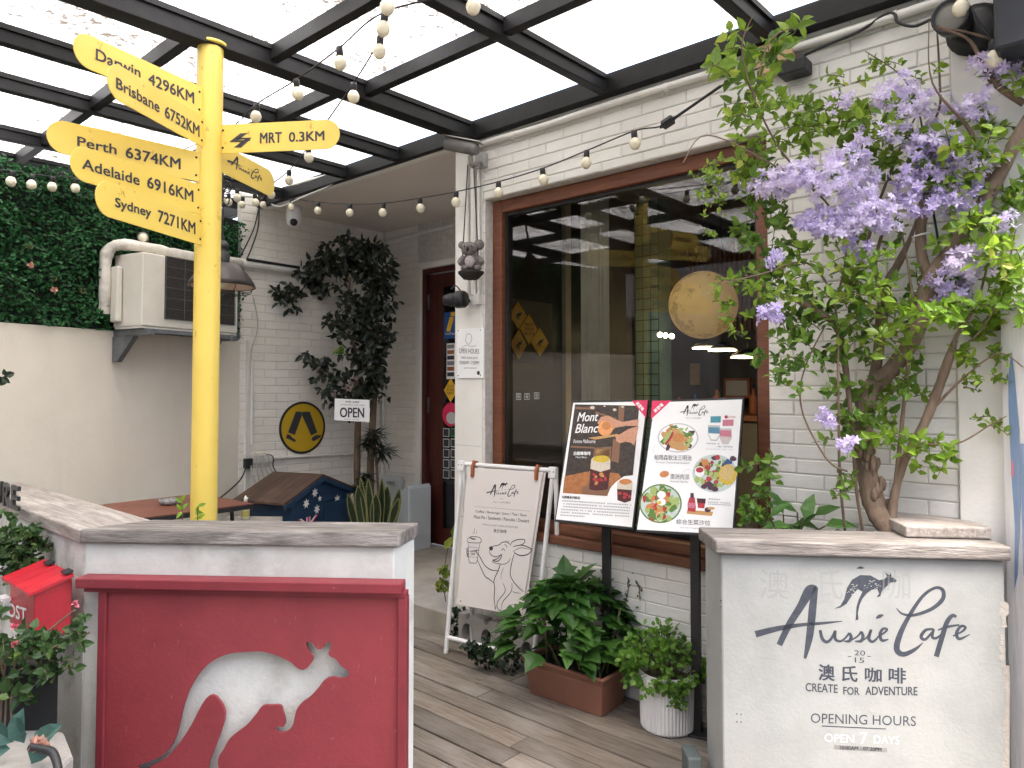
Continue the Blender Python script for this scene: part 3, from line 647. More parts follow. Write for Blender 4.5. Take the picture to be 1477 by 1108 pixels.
m = MB(); m.prism([pC, pA, pB, pD], CAPZ-.05, CAPZ); m.build('timber_cap', capwood, lp, bevel=.006)
m = MB(); m.prism([pC+wdir*.004, pD+wdir*.004, pF, pE], CAPZ-.052, CAPZ-.003); m.build('timber_cap', capwood2, lp, bevel=.006)
# red panel with the kangaroo cut out
rp = thing('kangaroo_panel', Ff.at(.6, .0, .03), 'dull red timber panel with a leaping kangaroo cut out, fixed to the white planter', 'panel')
o0 = -ins+.002
a0, _ = Ff.hit(140, 900, .03); a1, _ = Ff.hit(586, 900, .03); zl0 = Ff.hit(300, 852, .03)[1]; zl1 = Ff.hit(300, 836, .05)[1]; zbot = .10
ax0, _ = Ff.hit(108, 842, .05); ax1, _ = Ff.hit(579, 842, .05)
m = MB(); m.fbox(Ff, ax0, ax1, zl0+.004, zl1-.004, o0, .05); m.build('top_rail', redframe, rp, bevel=.004)
m = MB(); m.fbox(Ff, ax0+.02, ax1+.01, zl0-.012, zl0+.004, o0, .032); m.build('top_rail', redframe, rp, bevel=.002)
m = MB(); m.fbox(Ff, a0-.0, a0+.028, zbot, zl0-.013, o0, .028); m.build('frame_post', redframe, rp, bevel=.003)
m = MB(); m.fbox(Ff, a1-.03, a1, zbot, zl0-.013, o0, .028); m.build('frame_post', redframe, rp, bevel=.003)
m = MB(); m.fbox(Ff, a0+.029, a1-.031, zbot, zbot+.03, o0, .026); m.build('frame_post', redframe, rp, bevel=.003)
KR = [(1022, 568), (1040, 570), (1058, 590), (1075, 588), (1085, 572), (1099, 567), (1100, 590), (1095, 608), (1120, 625), (1140, 650), (1160, 663), (1160, 680), (1135, 688), (1100, 685), (1080, 695), (1060, 720), (1030, 752), (1005, 770), (990, 790), (982, 815), (975, 845), (955, 865), (930, 868), (918, 858), (925, 848), (945, 848), (950, 830), (942, 800), (935, 780), (905, 778), (875, 780), (855, 805), (820, 845), (790, 868), (765, 890), (745, 925), (730, 950), (730, 985), (745, 1005), (790, 1012), (806, 1026), (785, 1034), (740, 1032), (702, 1024), (694, 985), (700, 960), (715, 920), (738, 860), (750, 810), (745, 785), (730, 760), (712, 745), (695, 748), (680, 765), (660, 800), (640, 840), (615, 880), (585, 920), (550, 955), (515, 975), (478, 992), (460, 985), (490, 968), (540, 945), (570, 915), (590, 870), (600, 830), (612, 780), (640, 710), (670, 665), (710, 630), (760, 607), (820, 600), (880, 600), (930, 615), (970, 635), (1000, 658), (1015, 658), (1035, 640), (1042, 618), (1030, 600), (1022, 585)]
kp = [Ff.hit(x*.4333, 680+y*.4333, .012) for x, y in KR]
cu_ = bpy.data.curves.new('k', 'CURVE'); cu_.dimensions = '2D'; cu_.fill_mode = 'BOTH'; cu_.extrude = .006; cu_.resolution_u = 4
def spl(pts, smooth):
    s = cu_.splines.new('BEZIER' if smooth else 'POLY')
    if smooth:
        s.bezier_points.add(len(pts)-1)
        for b, p in zip(s.bezier_points, pts): b.co = (p[0], p[1], 0); b.handle_left_type = b.handle_right_type = 'AUTO'
    else:
        s.points.add(len(pts)-1)
        for b, p in zip(s.points, pts): b.co = (p[0], p[1], 0, 1)
    s.use_cyclic_u = True
spl([(a0+.029, zbot+.031), (a1-.031, zbot+.031), (a1-.031, zl0-.014), (a0+.029, zl0-.014)], False); spl(kp, True)
ko = bpy.data.objects.new('k', cu_); COL.objects.link(ko); bpy.context.view_layer.update()
me = bpy.data.meshes.new_from_object(ko.evaluated_get(bpy.context.evaluated_depsgraph_get()))
m = MB(); m.add([Ff.at(q.co.x, q.co.y, .010+q.co.z) for q in me.vertices], [tuple(p.vertices) for p in me.polygons]); bpy.data.objects.remove(ko)
m.build('red_board', redpanel, rp)
# letters standing on the wing
ls = thing('letter_sign', PZ(20, 733, CAPZ), 'dark metal letters standing on the timber cap at the left edge', 'letters')
Lf = Fr(PZ(18, 732, CAPZ)-WD*.0+V((0, 0, 0)), WD)
for ch, x0, x1 in (('T', -16, -7), ('U', -4, 5), ('R', 8, 17), ('E', 20, 30)):
    a = Lf.hit(x0, 730); b = Lf.hit(x1, 730); q0 = V(Lf.at(a[0], 0)); vs, fs = tmesh(ch, .02); hh = .098
    m = MB(); n = len(vs)
    for o in (0, .012): m.add([Lf.at(a[0]+(b[0]-a[0])*x, -.002+hh*y, o) for x, y in vs], fs)
    # edges between the two faces
    ed = {}
    for f in fs:
        for i in range(len(f)): k = (f[i], f[(i+1) % len(f)]); ed[k] = 1
    for k in list(ed):
        if (k[1], k[0]) not in ed: m.f.append([k[0], k[1], n+k[1], n+k[0]]); m.sm.append(False)
    m.build('letter', black, ls)
# ---- right planter
rA = flat(PZ(1032, 779, CAPZ)); rB = flat(PZ(1007, 760, CAPZ)); rC = flat(PZ(1459, 789, CAPZ))
rdir = (rC-rA).normalized(); rin = V((-rdir.y, rdir.x, 0)); rD = rC+rin*.21; rB2 = rA+(rB-rA)
Rf = Fr(rA, rdir)
rpl = thing('planter_wall', rA, 'grey white rendered planter wall with a painted kangaroo logo and opening hours', 'planter')
q = [rA+rdir*.02+rin*.02, rC-rdir*.012+rin*.02, rC-rdir*.012+rin*.19, line_x(rB+rdir*.02, rin, rC+rin*.19, rdir)]
q[3] = V((rB.x+.02, rB.y-.015, 0)); 
m = MB(); m.prism([q[0], q[1], q[2], q[3]], -.13, CAPZ-.048); m.build('wall_body', render_r, rpl, bevel=.006)
m = MB(); m.prism([rA, rC, rD, rB], CAPZ-.045, CAPZ); m.build('timber_cap', capwood, rpl, bevel=.006)
m = MB(); m.prism([rC+rin*.1-rdir*.27, rC+rin*.1-rdir*.005, rC+rin*.42-rdir*.0, rC+rin*.42-rdir*.27], CAPZ+.002, CAPZ+.04); m.build('timber_cap', capwood2, rpl, bevel=.006)
m = MB(); m.prism([rB+rdir*.05-rin*.03, rD-rin*.03-rdir*.02, V((1.40, 2.66, 0)), V((1.0, 2.95, 0)), V((.84, 3.05, 0))], .2, CAPZ-.10); m.build('soil', soil, rpl)
# worn patches at the right edge of the render
rr = random.Random(4); m = MB()
for x, y0, y1, w in ((1446, 868, 905, 7), (1450, 960, 1108, 12), (1444, 915, 955, 4)):
    pts = []; n = 9
    for i in range(n+1): yy = y0+(y1-y0)*i/n; pts.append(Rf.hit(x+rr.uniform(-3, 3)-w*.3, yy, -.02))
    for i in range(n, -1, -1): yy = y0+(y1-y0)*i/n; pts.append(Rf.hit(min(x+w+rr.uniform(-3, 3), 1456), yy, -.02))
    m.poly(Rf, pts, -.0194)
m.build('worn_patch', concrete, rpl)
RO_ = -.0197
# logo strokes, in a 1477-pixel-wide sketch space
LOGO = [([(590, 316), (560, 330), (520, 400), (470, 480), (428, 566)], [6, 44, 34, 30, 26]), ([(585, 318), (574, 380), (566, 460), (556, 540), (538, 624)], [20, 32, 34, 30, 12]),
 ([(326, 520), (420, 496), (520, 480), (620, 472), (698, 464)], [30, 24, 16, 12, 3]),
 ([(603, 502), (612, 538), (630, 553), (650, 540), (668, 504)], [13, 15, 14, 12, 10]), ([(668, 504), (668, 540), (690, 550), (712, 535), (728, 514)], [12, 14, 11, 8, 10]),
 ([(728, 514), (736, 532), (728, 549), (704, 550)], [11, 15, 14, 5]), ([(738, 545), (764, 528), (780, 508)], [6, 8, 10]), ([(780, 508), (787, 530), (778, 549), (752, 550)], [11, 15, 14, 5]), ([(790, 545), (808, 528), (822, 500)], [6, 8, 10]),
 ([(822, 500), (812, 538), (828, 552), (850, 535)], [12, 15, 12, 8]), ([(843, 452), (858, 443), (874, 437)], [6, 16, 5]),
 ([(848, 533), (880, 512), (890, 498), (872, 497), (860, 520), (868, 546), (896, 542)], [7, 9, 10, 11, 14, 14, 5]),
 ([(930, 408), (955, 432), (1005, 438), (1080, 412), (1128, 370), (1128, 330), (1094, 322), (1040, 360), (980, 450), (942, 530), (932, 585), (960, 606), (1008, 586), (1044, 556)], [3, 9, 13, 16, 18, 16, 13, 14, 18, 24, 26, 22, 15, 3]),
 ([(1090, 498), (1056, 502), (1036, 530), (1054, 542), (1086, 508)], [10, 13, 15, 12, 9]), ([(1090, 498), (1084, 532), (1102, 536), (1122, 520)], [11, 13, 11, 6]),
 ([(1187, 446), (1170, 440), (1146, 470), (1122, 545), (1101, 616)], [12, 16, 20, 22, 22]), ([(1108, 502), (1150, 488), (1200, 480)], [6, 11, 8]),
 ([(1172, 528), (1212, 508), (1226, 490), (1206, 486), (1188, 515), (1200, 540), (1246, 520)], [6, 9, 11, 12, 14, 13, 3])]
KSM = [(880, 253), (900, 268), (904, 256), (911, 272), (932, 289), (928, 297), (905, 298), (885, 318), (868, 335), (861, 358), (845, 361), (856, 346), (848, 326), (825, 329), (803, 345), (784, 368), (772, 395), (765, 430), (768, 456), (755, 461), (757, 435), (759, 402), (768, 372), (784, 338), (765, 326), (742, 350), (716, 390), (690, 406), (662, 411), (690, 397), (706, 370), (718, 322), (740, 286), (775, 266), (820, 268), (855, 288), (878, 284), (890, 272)]
def logo(mb, fr, f, off, wk=1.0, kang=True, kb=None):
    """f maps sketch space to frame coordinates"""
    sc = (V(f(1000, 500))-V(f(900, 500))).length/100
    for pts, ws in LOGO: mb.ribbon(fr, [f(*p) for p in pts], [w*sc*wk for w in ws], off)
    if kang: (kb or mb).poly(fr, [f(*p) for p in KSM], off)
zf = lambda x, y: Rf.hit(980+x*.33649, 740+y*.33649, RO_)
m = MB(); k_ = MB(); logo(m, Rf, zf, RO_, 1.0, True, k_); m.build('script_lettering', slate, rpl); k_.build('kangaroo_emblem', slate, rpl)
m = MB(); rr = random.Random(8)
for i in range(46):
    x, y = rr.choice([(752, 312), (745, 325), (735, 335), (760, 325), (825, 305), (840, 300), (815, 298), (800, 315), (850, 312), (728, 345)]); x += rr.uniform(-14, 14); y += rr.uniform(-12, 12); s = rr.uniform(1.5, 4.5)
    m.poly(Rf, [zf(x-s, y), zf(x, y+s*.6), zf(x+s*1.4, y), zf(x, y-s*.5)], RO_+.0004)
m.build('emblem_highlight', render_r, rpl)
m = MB(); m.poly(Rf, [zf(*p) for p in ((757, 238), (775, 228), (795, 236), (780, 240), (770, 239))], RO_); m.build('bird_print', slate, rpl)
def ztext(body, x0, y0, x1, y1, h, mat, name='lettering', **k):
    m = MB(); text_in(m, body, [Rf.at(*zf(x0, y0), RO_), Rf.at(*zf(x1, y1), RO_), Rf.at(*zf(x1, y1-h), RO_), Rf.at(*zf(x0, y0-h), RO_)], **k); m.build(name, mat, rpl)
ztext('20', 750, 610, 796, 612, 22, slate); ztext('15', 752, 641, 792, 643, 22, slate)
m = MB()
for x in (722, 806): m.poly(Rf, [zf(x, 613), zf(x+14, 614), zf(x+14, 617), zf(x, 616)], RO_)
m.build('lettering', slate, rpl)
ztext('澳', 598, 716, 664, 720, 68, slate, bold=.018); ztext('氏', 698, 720, 762, 724, 66, slate, bold=.018); ztext('咖', 796, 722, 866, 726, 60, slate, bold=.018); ztext('啡', 898, 728, 970, 732, 66, slate, bold=.018)
ztext('CREATE', 541, 764, 678, 772, 36, slate, bold=.012); ztext('FOR', 703, 778, 771, 781, 33, slate, bold=.012); ztext('ADVENTURE', 797, 780, 1020, 782, 36, slate, bold=.012)
ztext('OPENING HOURS', 563, 900, 1014, 914, 42, slate)
m = MB(); m.poly(Rf, [zf(610, 911), zf(885, 924), zf(885, 928), zf(610, 915)], RO_); m.build('lettering', slate, rpl)
offw = M('off_white_lettering', (.56, .57, .56), None)
ztext('OPEN', 622, 980, 748, 986, 34, offw, bold=.004); ztext('7', 774, 990, 806, 991, 50, offw); ztext('DAYS', 834, 988, 942, 992, 34, offw, bold=.004)
m = MB(); m.poly(Rf, [zf(662, 994), zf(890, 1008), zf(890, 1026), zf(662, 1012)], RO_); m.build('hours_strip', M('strip_grey', (.19, .19, .185), None), rpl)
m = MB(); text_in(m, '10:00AM - 07:30PM', [Rf.at(*zf(688, 1012), RO_+.0005), Rf.at(*zf(866, 1021), RO_+.0005), Rf.at(*zf(866, 1006), RO_+.0005), Rf.at(*zf(688, 997), RO_+.0005)], bold=.02); m.build('lettering', ink, rpl)
# ghost of an older, larger lettering
for ch, x0, x1 in (('澳', 345, 470), ('氏', 600, 700), ('咖', 870, 990)): ztext(ch, x0, 365, x1, 372, 125, slate2, 'faded_lettering')
m = MB()
for x, y in ((244, 858), (262, 860), (244, 892), (262, 893), (175, 372), (176, 398)): m.poly(Rf, [zf(x, y), zf(x+6, y+2), zf(x+5, y+7), zf(x-1, y+5)], RO_)
m.build('screw_hole', ink, rpl)
# ================================================================ signpost
pc = P(299, 400, 3.0); pc = V((pc.x, 3.0, 0)); ptop = P(304, 64, 3.0).z
sp = thing('signpost', pc, 'yellow metal signpost with rounded distance boards pointing several ways', 'signpost')
m = MB(); m.lathe([(.0515, -.02), (.0515, ptop-.012)], pc, 28); m.build('pole', yellow, sp)
m = MB(); m.lathe([(0, ptop-.012), (.066, ptop-.012), (.068, ptop-.006), (.066, ptop), (0, ptop+.002)], pc, 28); m.build('pole_cap', yellow, sp)
def board(root, tip, hh, words, flip=False, Yr=2.95, textf=None):
    r3 = P(*root, Yr); t3 = PZ(*tip, r3.z)
    fr = Fr(r3, (t3-r3)) if flip else Fr(t3, (r3-t3)); Ln = (r3-t3).length; h = hh/2
    arc = [(-h*sin(pi*i/14)+h, h*cos(pi*i/14)) for i in range(15)]
    pts = [(Ln, h)]+arc+[(Ln, -h)]
    if flip: pts = [(Ln-x, y) for x, y in pts]
    m = MB(); m.fprism(fr, pts, -.004, 0); b = m.build('sign_board', yellow, sp, bevel=.001)
    m = MB()
    for yy in (-h*.6, h*.6): m.ball(fr.at(.014 if flip else Ln-.014, yy, 0), .005, 8, 5)
    m.build('rivet', black, b); 
    m = MB(); textf(m, fr); m.build('lettering', ink, b)
    return b, fr
def tx(*segs): 
    def f(m, fr):
        for s, x0, y0, x1, y1, h in segs: text_px(m, s, fr, x0, y0, x1, y1, h, .0012, bold=.022)
    return f
def zz7(x, y): return 60+x*.2979, 40+y*.2979
def seg7(s, x0, y0, x1, y1, h): a = zz7(x0, y0); b = zz7(x1, y1); return (s, a[0], a[1], b[0], b[1], h*.2979)
board((291.5, 147), (106, 65), .122, None, textf=tx(seg7('Darwin', 264, 155, 478, 247, 54), seg7('4296KM', 518, 272, 738, 368, 54)))
board((294, 191), (155, 110), .126, None, textf=tx(seg7('Brisbane', 362, 292, 570, 412, 52), seg7('6752KM', 598, 432, 764, 530, 56)))
board((288, 241), (67, 193), .122, None, textf=tx(seg7('Perth', 174, 572, 362, 614, 46), seg7('6374KM', 408, 628, 672, 686, 52)))
board((290, 288), (101, 231), .122, None, textf=tx(seg7('Adelaide', 197, 682, 474, 764, 50), seg7('6916KM', 512, 774, 734, 844, 55)))
board((292, 333), (138, 281), .122, None, textf=tx(seg7('Sydney', 357, 880, 530, 932, 58), seg7('7271KM', 565, 938, 744, 1000, 56)))
def mrt(m, fr):
    tx(seg7('MRT', 1058, 560, 1162, 556, 50), seg7('0.3KM', 1198, 553, 1368, 545, 46))(m, fr)
    for pts in (((908, 554), (962, 512), (1000, 509), (948, 546), (990, 544), (978, 554)), ((1018, 532), (966, 580), (930, 580), (984, 541), (938, 543), (950, 533))): m.poly(fr, [fr.hit(*zz7(*p), .0012) for p in pts], .0012)
    m.ribbon(fr, [fr.hit(*zz7(*p), .0012) for p in ((950, 574), (985, 548), (1010, 545))], [.004, .006, .004], .0012)
board((317, 201), (490, 193), .122, None, True, 3.0, mrt)
def sml(m, fr):
    A = fr.hit(*zz7(900, 640), .0012); B = fr.hit(*zz7(1070, 735), .0012)
    f = lambda x, y: (A[0]+(B[0]-A[0])*(x-326)/920, A[1]+(B[1]-A[1])*(x-326)/920*1.0-(y-500)*(B[0]-A[0])/920*.62)
    logo(m, fr, f, .0012, 1.0, False)
board((316, 226), (396, 268), .122, None, True, 3.02, sml)
# ================================================================ along the boundary wall: air conditioner, pipes, lamp, table
AO = .32                                              # how far the unit stands off the wall
ca0 = Cf.hit(206, 420, AO)[0]; ca1 = Cf.hit(344, 420, AO)[0]; zb0 = Cf.hit(206, 470, AO)[1]; zt0 = Cf.hit(207, 363, AO)[1]
print('ac', ca0, ca1, zb0, zt0)
ac = thing('air_conditioner', Cf.at((ca0+ca1)/2, zb0, .15), 'aged white outdoor air conditioner unit with a dark grille on a steel bracket', 'air conditioner')
m = MB(); m.fbox(Cf, ca0, ca1, zb0, zt0, .03, AO-.004); m.build('casing', acm, ac, bevel=.008)
ga0 = Cf.hit(238, 420, AO)[0]; ga1 = Cf.hit(339, 420, AO)[0]; gz0 = Cf.hit(236, 460, AO)[1]; gz1 = Cf.hit(238, 369, AO)[1]
m = MB(); m.fbox(Cf, ga0, ga1, gz0, gz1, AO-.0035, AO-.001); gr = m.build('grille', acgr, ac)
m = MB()
for k in range(26): z = gz0+(gz1-gz0)*(k+.5)/26; m.fbox(Cf, ga0+.004, ga1-.004, z-.0025, z+.0025, AO-.001, AO+.006)
m.build('grille_louvre', acgr, gr)
m = MB()
for k in range(5): x = ga0+(ga1-ga0)*k/4; m.tube([Cf.at(x, gz0, AO+.009), Cf.at(x, gz1, AO+.009)], .0018, 5)
for k in range(7): z = gz0+(gz1-gz0)*k/6; m.tube([Cf.at(ga0, z, AO+.010), Cf.at(ga1, z, AO+.010)], .0014, 5)
m.build('grille_wire', galv, gr)
m = MB(); m.fbox(Cf, ca0+.005, ca1-.005, zb0-.012, zb0-.001, .04, AO-.01); m.build('base_plate', acm, ac)
for x in (ca0+.02, ca1-.08):
    m = MB(); m.fbox(Cf, x, x+.05, zb0-.055, zb0-.014, .002, AO+.03); b = m.build('bracket', galv, ac, bevel=.003)
    m = MB(); m.fprism(Fr(Cf.at(x+.012, 0, 0), Cf.n), [(.004, zb0-.22), (.05, zb0-.22), (.22, zb0-.057), (.004, zb0-.057)], -.018, .018); m.build('gusset', galv, b)
m = MB(); m.fbox(Cf, ca0+.07, ca1-.08, zb0-.04, zb0-.014, AO-.02, AO+.012); m.build('bracket', galv, ac)
m = MB(); m.fbox(Cf, ca0-.045, ca0-.006, zb0+.03, zt0-.08, .06, .13); m.build('valve_cover', acm, ac, bevel=.01)
m = MB(); pts = [(150, 452, 4.62), (152, 415, 4.60), (152, 378, 4.6), (158, 360, 4.6), (175, 353, 4.62), (210, 357, 4.75), (250, 366, 4.95), (290, 373, 5.2), (330, 377, 5.42), (352, 381, 5.6)]
pp = crom([P(*p) for p in pts], 6); rr = random.Random(2); e1 = Bf.hit(352, 381, .05); e2 = Bf.hit(434, 390, .05)
m.tube(pp, [.036+rr.uniform(-.004, .004) for _ in pp], 12)
tag(m.build('insulated_pipe', foam), 'lumpy white insulated pipe bent over the air conditioner', 'pipe')
m = MB(); q0 = Bf.pick(344, 379, .05); q1 = Bf.pick(440, 391, .05); m.tube([q0.lerp(q1, i/10) for i in range(11)], .034, 12); tag(m.build('insulated_pipe', pvc), 'straight painted pipe on the brick side wall ending behind the dark tree', 'pipe')
m = MB(); q0 = Bf.pick(356, 374, .085); q1 = Bf.pick(432, 386, .085); m.tube([q0, q1], .011, 8); tag(m.build('drain_pipe', black), 'thin black pipe lying along the painted pipe', 'pipe')
# small round lamp over the unit
c = P(207, 343, 4.75); wl_ = thing('wall_lamp', c, 'small round bracket lamp above the air conditioner in front of the hedge', 'lamp')
m = MB(); m.lathe([(0, -.02), (.03, -.02), (.036, .02), (.03, .025)], c, 16, V((.3, -.95, -.1))); m.build('housing', cctvm, wl_)
m = MB(); m.lathe([(.029, .018), (.018, .026), (0, .03)], c, 16, V((.3, -.95, -.1))); m.build('lens', bulbm, wl_)
m = MB(); m.tube([c, c+V((-.12, .2, -.02))], .008, 6); m.build('arm', black, wl_)
# pendant barn lamp beside the post
lc = P(320, 414, 4.05); lamp = thing('barn_lamp', lc, 'brown enamel barn pendant lamp with a wire cage hanging behind the yellow post', 'lamp')
m = MB(); m.lathe([(.042, .135), (.09, .125), (.135, .078), (.168, .03), (.182, .0), (.178, .0), (.164, .028), (.13, .074), (.05, .12)], lc, 30); m.build('shade', M('brown_enamel', (.04, .031, .028), (.025, .02, .018), 10, .45), lamp)
m = MB(); m.lathe([(.176, .003), (.162, .027), (.128, .072), (.02, .118)], lc, 30); m.build('shade_lining', M('cream_enamel', (.6, .45, .33), None, rough=.5), lamp)
m = MB(); m.lathe([(.04, .135), (.04, .19), (.032, .195), (.032, .215), (.038, .22), (.034, .24), (.015, .26), (.0, .262)], lc, 20); m.build('neck', black, lamp)
m = MB(); m.ball(lc+Z*.045, .045, 12, 8, (1, 1, 1.1)); m.build('bulb', bulbm, lamp)
m = MB()
for k in range(8):
    a = 2*pi*k/8; m.tube(crom([lc+V((cos(a)*r, sin(a)*r, z)) for r, z in ((.178, .0), (.16, -.028), (.10, -.04), (.05, -.042))], 4), .0022, 5)
for r, z in ((.14, -.034), (.05, -.042)): m.tube([lc+V((cos(a*pi/12)*r, sin(a*pi/12)*r, z)) for a in range(25)], .0022, 5)
m.build('wire_cage', black, lamp)
m = MB(); x = lc+Z*.26; i = 0
while x.z < 2.86:
    a = i*.9; m.tube([x+V((cos(a)*.008, sin(a)*.008, 0)), x+V((cos(a+.9)*.008, sin(a+.9)*.008, .02))], .003, 5); x = x+Z*.02; i += 1
m.tube([lc+Z*.26, V((lc.x, lc.y, 2.89))], .003, 5); m.build('twisted_cord', black, lamp)
m = MB(); c = P(326, 260, 4.0); m.tube([c+V((cos(k*.7)*.035*(1-.02*k), .01*sin(k), sin(k*.7)*.04-.004*k)) for k in range(30)], .004, 5)
tag(m.build('coiled_cord', black), 'loop of spare black flex hung high beside the yellow post', 'cord')
# table
tz = .75
tc_ = [PZ(134, 729, tz), PZ(206, 747, tz), PZ(366, 726, tz)]; tc_.append(tc_[0]+tc_[2]-tc_[1])
tb = thing('cafe_table', (sum((q for q in tc_), V())/4).xy.to_3d(), 'square red brown table with black edge beside the boundary wall', 'table')
tb_c = sum((q for q in tc_), V())/4
m = MB(); m.prism(tc_, tz-.006, tz); m.build('tabletop', tabletop, tb, bevel=.003)
m = MB(); m.prism([tb_c+(q-tb_c)*1.004 for q in tc_], tz-.034, tz-.0065); m.build('edge_band', black, tb, bevel=.004)
for q in tc_:
    i_ = tb_c+(q-tb_c)*.72; o_ = tb_c+(q-tb_c)*.85; m = MB(); m.tube([V((i_.x, i_.y, tz-.035)), V((o_.x, o_.y, 0))], .013, 8); m.build('leg', black, tb)
ax_ = P(245, 721, 4.45); ax_.z = tz+.001
ash = thing('ashtray', ax_, 'glass ashtray on the red brown table', 'ashtray')
m = MB(); m.lathe([(0, .008), (.045, .008), (.052, .034), (.062, .034), (.06, .012), (.05, .0), (0, 0)], ax_, 22); m.build('bowl', M('smoked_glass', (.09, .085, .08), (.3, .3, .3), 40, .12, spec=.8), ash)
m = MB(); m.tube([ax_+V((-.02, 0, .012)), ax_+V((.025, .015, .02))], .004, 6); m.build('cigarette_stub', paper, ash)
# ledge with a spray bottle
m = MB(); q = [P(x, 560, y) for x, y in ((322, 4.72), (408, 4.78), (410, 4.98), (330, 5.0))]; m.prism(q, -.02, .588); tag(m.build('concrete_ledge', concrete, bevel=.008), 'low bare concrete ledge beside the navy kennel', 'ledge')
bc = P(354, 746, 4.86); bc.z = .589; sbt = thing('spray_bottle', bc, 'small white spray bottle standing between the table and the kennel', 'bottle')
m = MB(); m.lathe([(0, 0), (.024, 0), (.026, .01), (.026, .085), (.011, .105), (.011, .118), (0, .118)], bc, 14); m.build('body', M('pale_bottle', (.62, .62, .45), None, rough=.3), sbt)
m = MB(); m.lathe([(.0265, .02), (.0265, .06)], bc, 14); m.build('paper_label', leafmat('label_print', (.5, .45, .1), (.6, .55, .2)), sbt)
m = MB(); m.lathe([(.0, .118), (.013, .118), (.012, .14), (.006, .15), (0, .16)], bc, 12); m.tube([bc+Z*.14, bc+V((.02, -.02, .142))], .005, 6); m.build('nozzle', whitepaint, sbt)
# ---- kennel
kA = P(415, 726, 5.0); kB = P(511, 705, 5.72); kz = kA.z; kB.z = kz
kd = flat(kB-kA).normalized(); kn = V((kd.y, -kd.x, 0)); KL = (kB-kA).length; kdep = .43
Kf = Fr(V((kA.x, kA.y, 0)), kd)
apex = P(471, 687, 5.36).z; kb = pz+.002
ken = thing('dog_kennel', Kf.at(KL/2, pz, -.2), 'navy timber dog kennel with a brown plank roof and a flag painted on its gable', 'kennel')
e = .05
m = MB(); m.fprism(Kf, [(e, kb), (KL-e, kb), (KL-e, kz-.01), (KL/2, apex-.03), (e, kz-.01)], -kdep, -.03); m.build('wall', kblue, ken, bevel=.004)
m = MB(); z = kb+.01
while z < apex-.06:
    hw = (KL/2-e) if z < kz-.02 else (KL/2-e)*(apex-.03-z)/(apex-.02-kz); z2 = z+.058; hw2 = (KL/2-e) if z2 < kz-.02 else max(.01, (KL/2-e)*(apex-.03-z2)/(apex-.02-kz))
    w0 = min(hw, hw2); m.add([Kf.at(KL/2-hw, z, -.0295), Kf.at(KL/2+hw, z, -.0295), Kf.at(KL/2+hw, z, -.016), Kf.at(KL/2-hw, z, -.016), Kf.at(KL/2-hw2, z2, -.0295), Kf.at(KL/2+hw2, z2, -.0295), Kf.at(KL/2+hw2, z2, -.026), Kf.at(KL/2-hw2, z2, -.026)], [(0, 1, 2, 3), (3, 2, 6, 7), (0, 3, 7, 4), (1, 5, 6, 2), (4, 7, 6, 5)]); z = z2+.002
m.build('cladding', kblue, ken)
for x in (e-.006, KL-e-.03):
    m = MB(); m.fbox(Kf, x, x+.036, kb, kz-.012, -.028, -.006); m.build('corner_trim', kblue, ken)
m = MB(); m.fbox(Kf, KL*.55, KL*.9, kb+.02, kz-.06, -.0155, -.008); m.build('door', kblue, ken, bevel=.003)
for sgn in (-1, 1):
    x0 = 0 if sgn < 0 else KL; nb_ = 7
    for k in range(nb_):
        o1 = .0-(kdep+.03)*k/nb_; o2 = .0-(kdep+.03)*(k+1)/nb_+.0025
        a = Kf.at(x0-sgn*.0+(.03*sgn), kz-.012, 0); m = MB()
        def rq(t, o, up): x = KL/2+(x0+.03*sgn-KL/2)*t; zz = apex+(kz-.012-apex)*t+up; return Kf.at(x, zz, o)
        m.hexa([rq(.0, o2, 0), rq(0, o1, 0), rq(1, o1, 0), rq(1, o2, 0), rq(0, o2, .016), rq(0, o1, .016), rq(1, o1, .016), rq(1, o2, .016)])
        if k == 0: allm = MB()
        b0 = len(allm.v); allm.v += m.v; allm.f += [[i+b0 for i in f] for f in m.f]; allm.sm += m.sm
    allm.build('roof', kroof, ken)
    m = MB(); rq2 = lambda t, dz, o: Kf.at(KL/2+(x0+.03*sgn-KL/2)*t, apex+(kz-.012-apex)*t+dz, o)
    m.hexa([rq2(0, -.035, -.012), rq2(0, -.035, .006), rq2(1, -.035, .006), rq2(1, -.035, -.012), rq2(0, -.002, -.012), rq2(0, -.002, .006), rq2(1, -.002, .006), rq2(1, -.002, -.012)]); m.build('barge_board', kblue, ken)
def zk(x, y): return Kf.hit(330+x*.19634, 560+y*.19634, -.012)
for x, y, s in ((632, 768, 21), (668, 811, 13), (796, 819, 21), (568, 848, 22), (647, 890, 21)):
    c = zk(x, y); r = (zk(x+s, y)[0]-zk(x-s, y)[0])/2*1.15; n = 7 if s > 15 else 5
    m = MB(); m.poly(Kf, [(c[0]+(r if k % 2 == 0 else r*.5)*sin(pi*k/n), c[1]+(r if k % 2 == 0 else r*.5)*cos(pi*k/n)) for k in range(2*n)], -.011); m.build('painted_star', whitepaint, ken)
fl_ = [zk(510, 965), zk(655, 945)]; w = fl_[1][0]-fl_[0][0]; zt_ = max(fl_[0][1], fl_[1][1]); h = w*.6
m = MB(); u_ = fl_[0][0]
for p in (((0, 1), (.16, 1), (1, .0), (.84, 0)), ((1, 1), (.84, 1), (0, 0), (.16, 0)), ((.4, 1), (.6, 1), (.6, 0), (.4, 0)), ((0, .6), (1, .6), (1, .4), (0, .4))): m.poly(Kf, [(u_+w*a, zt_-h+h*b) for a, b in p], -.0112-.0003*R.random())
m.build('flag_print', whitepaint, ken)
m = MB()
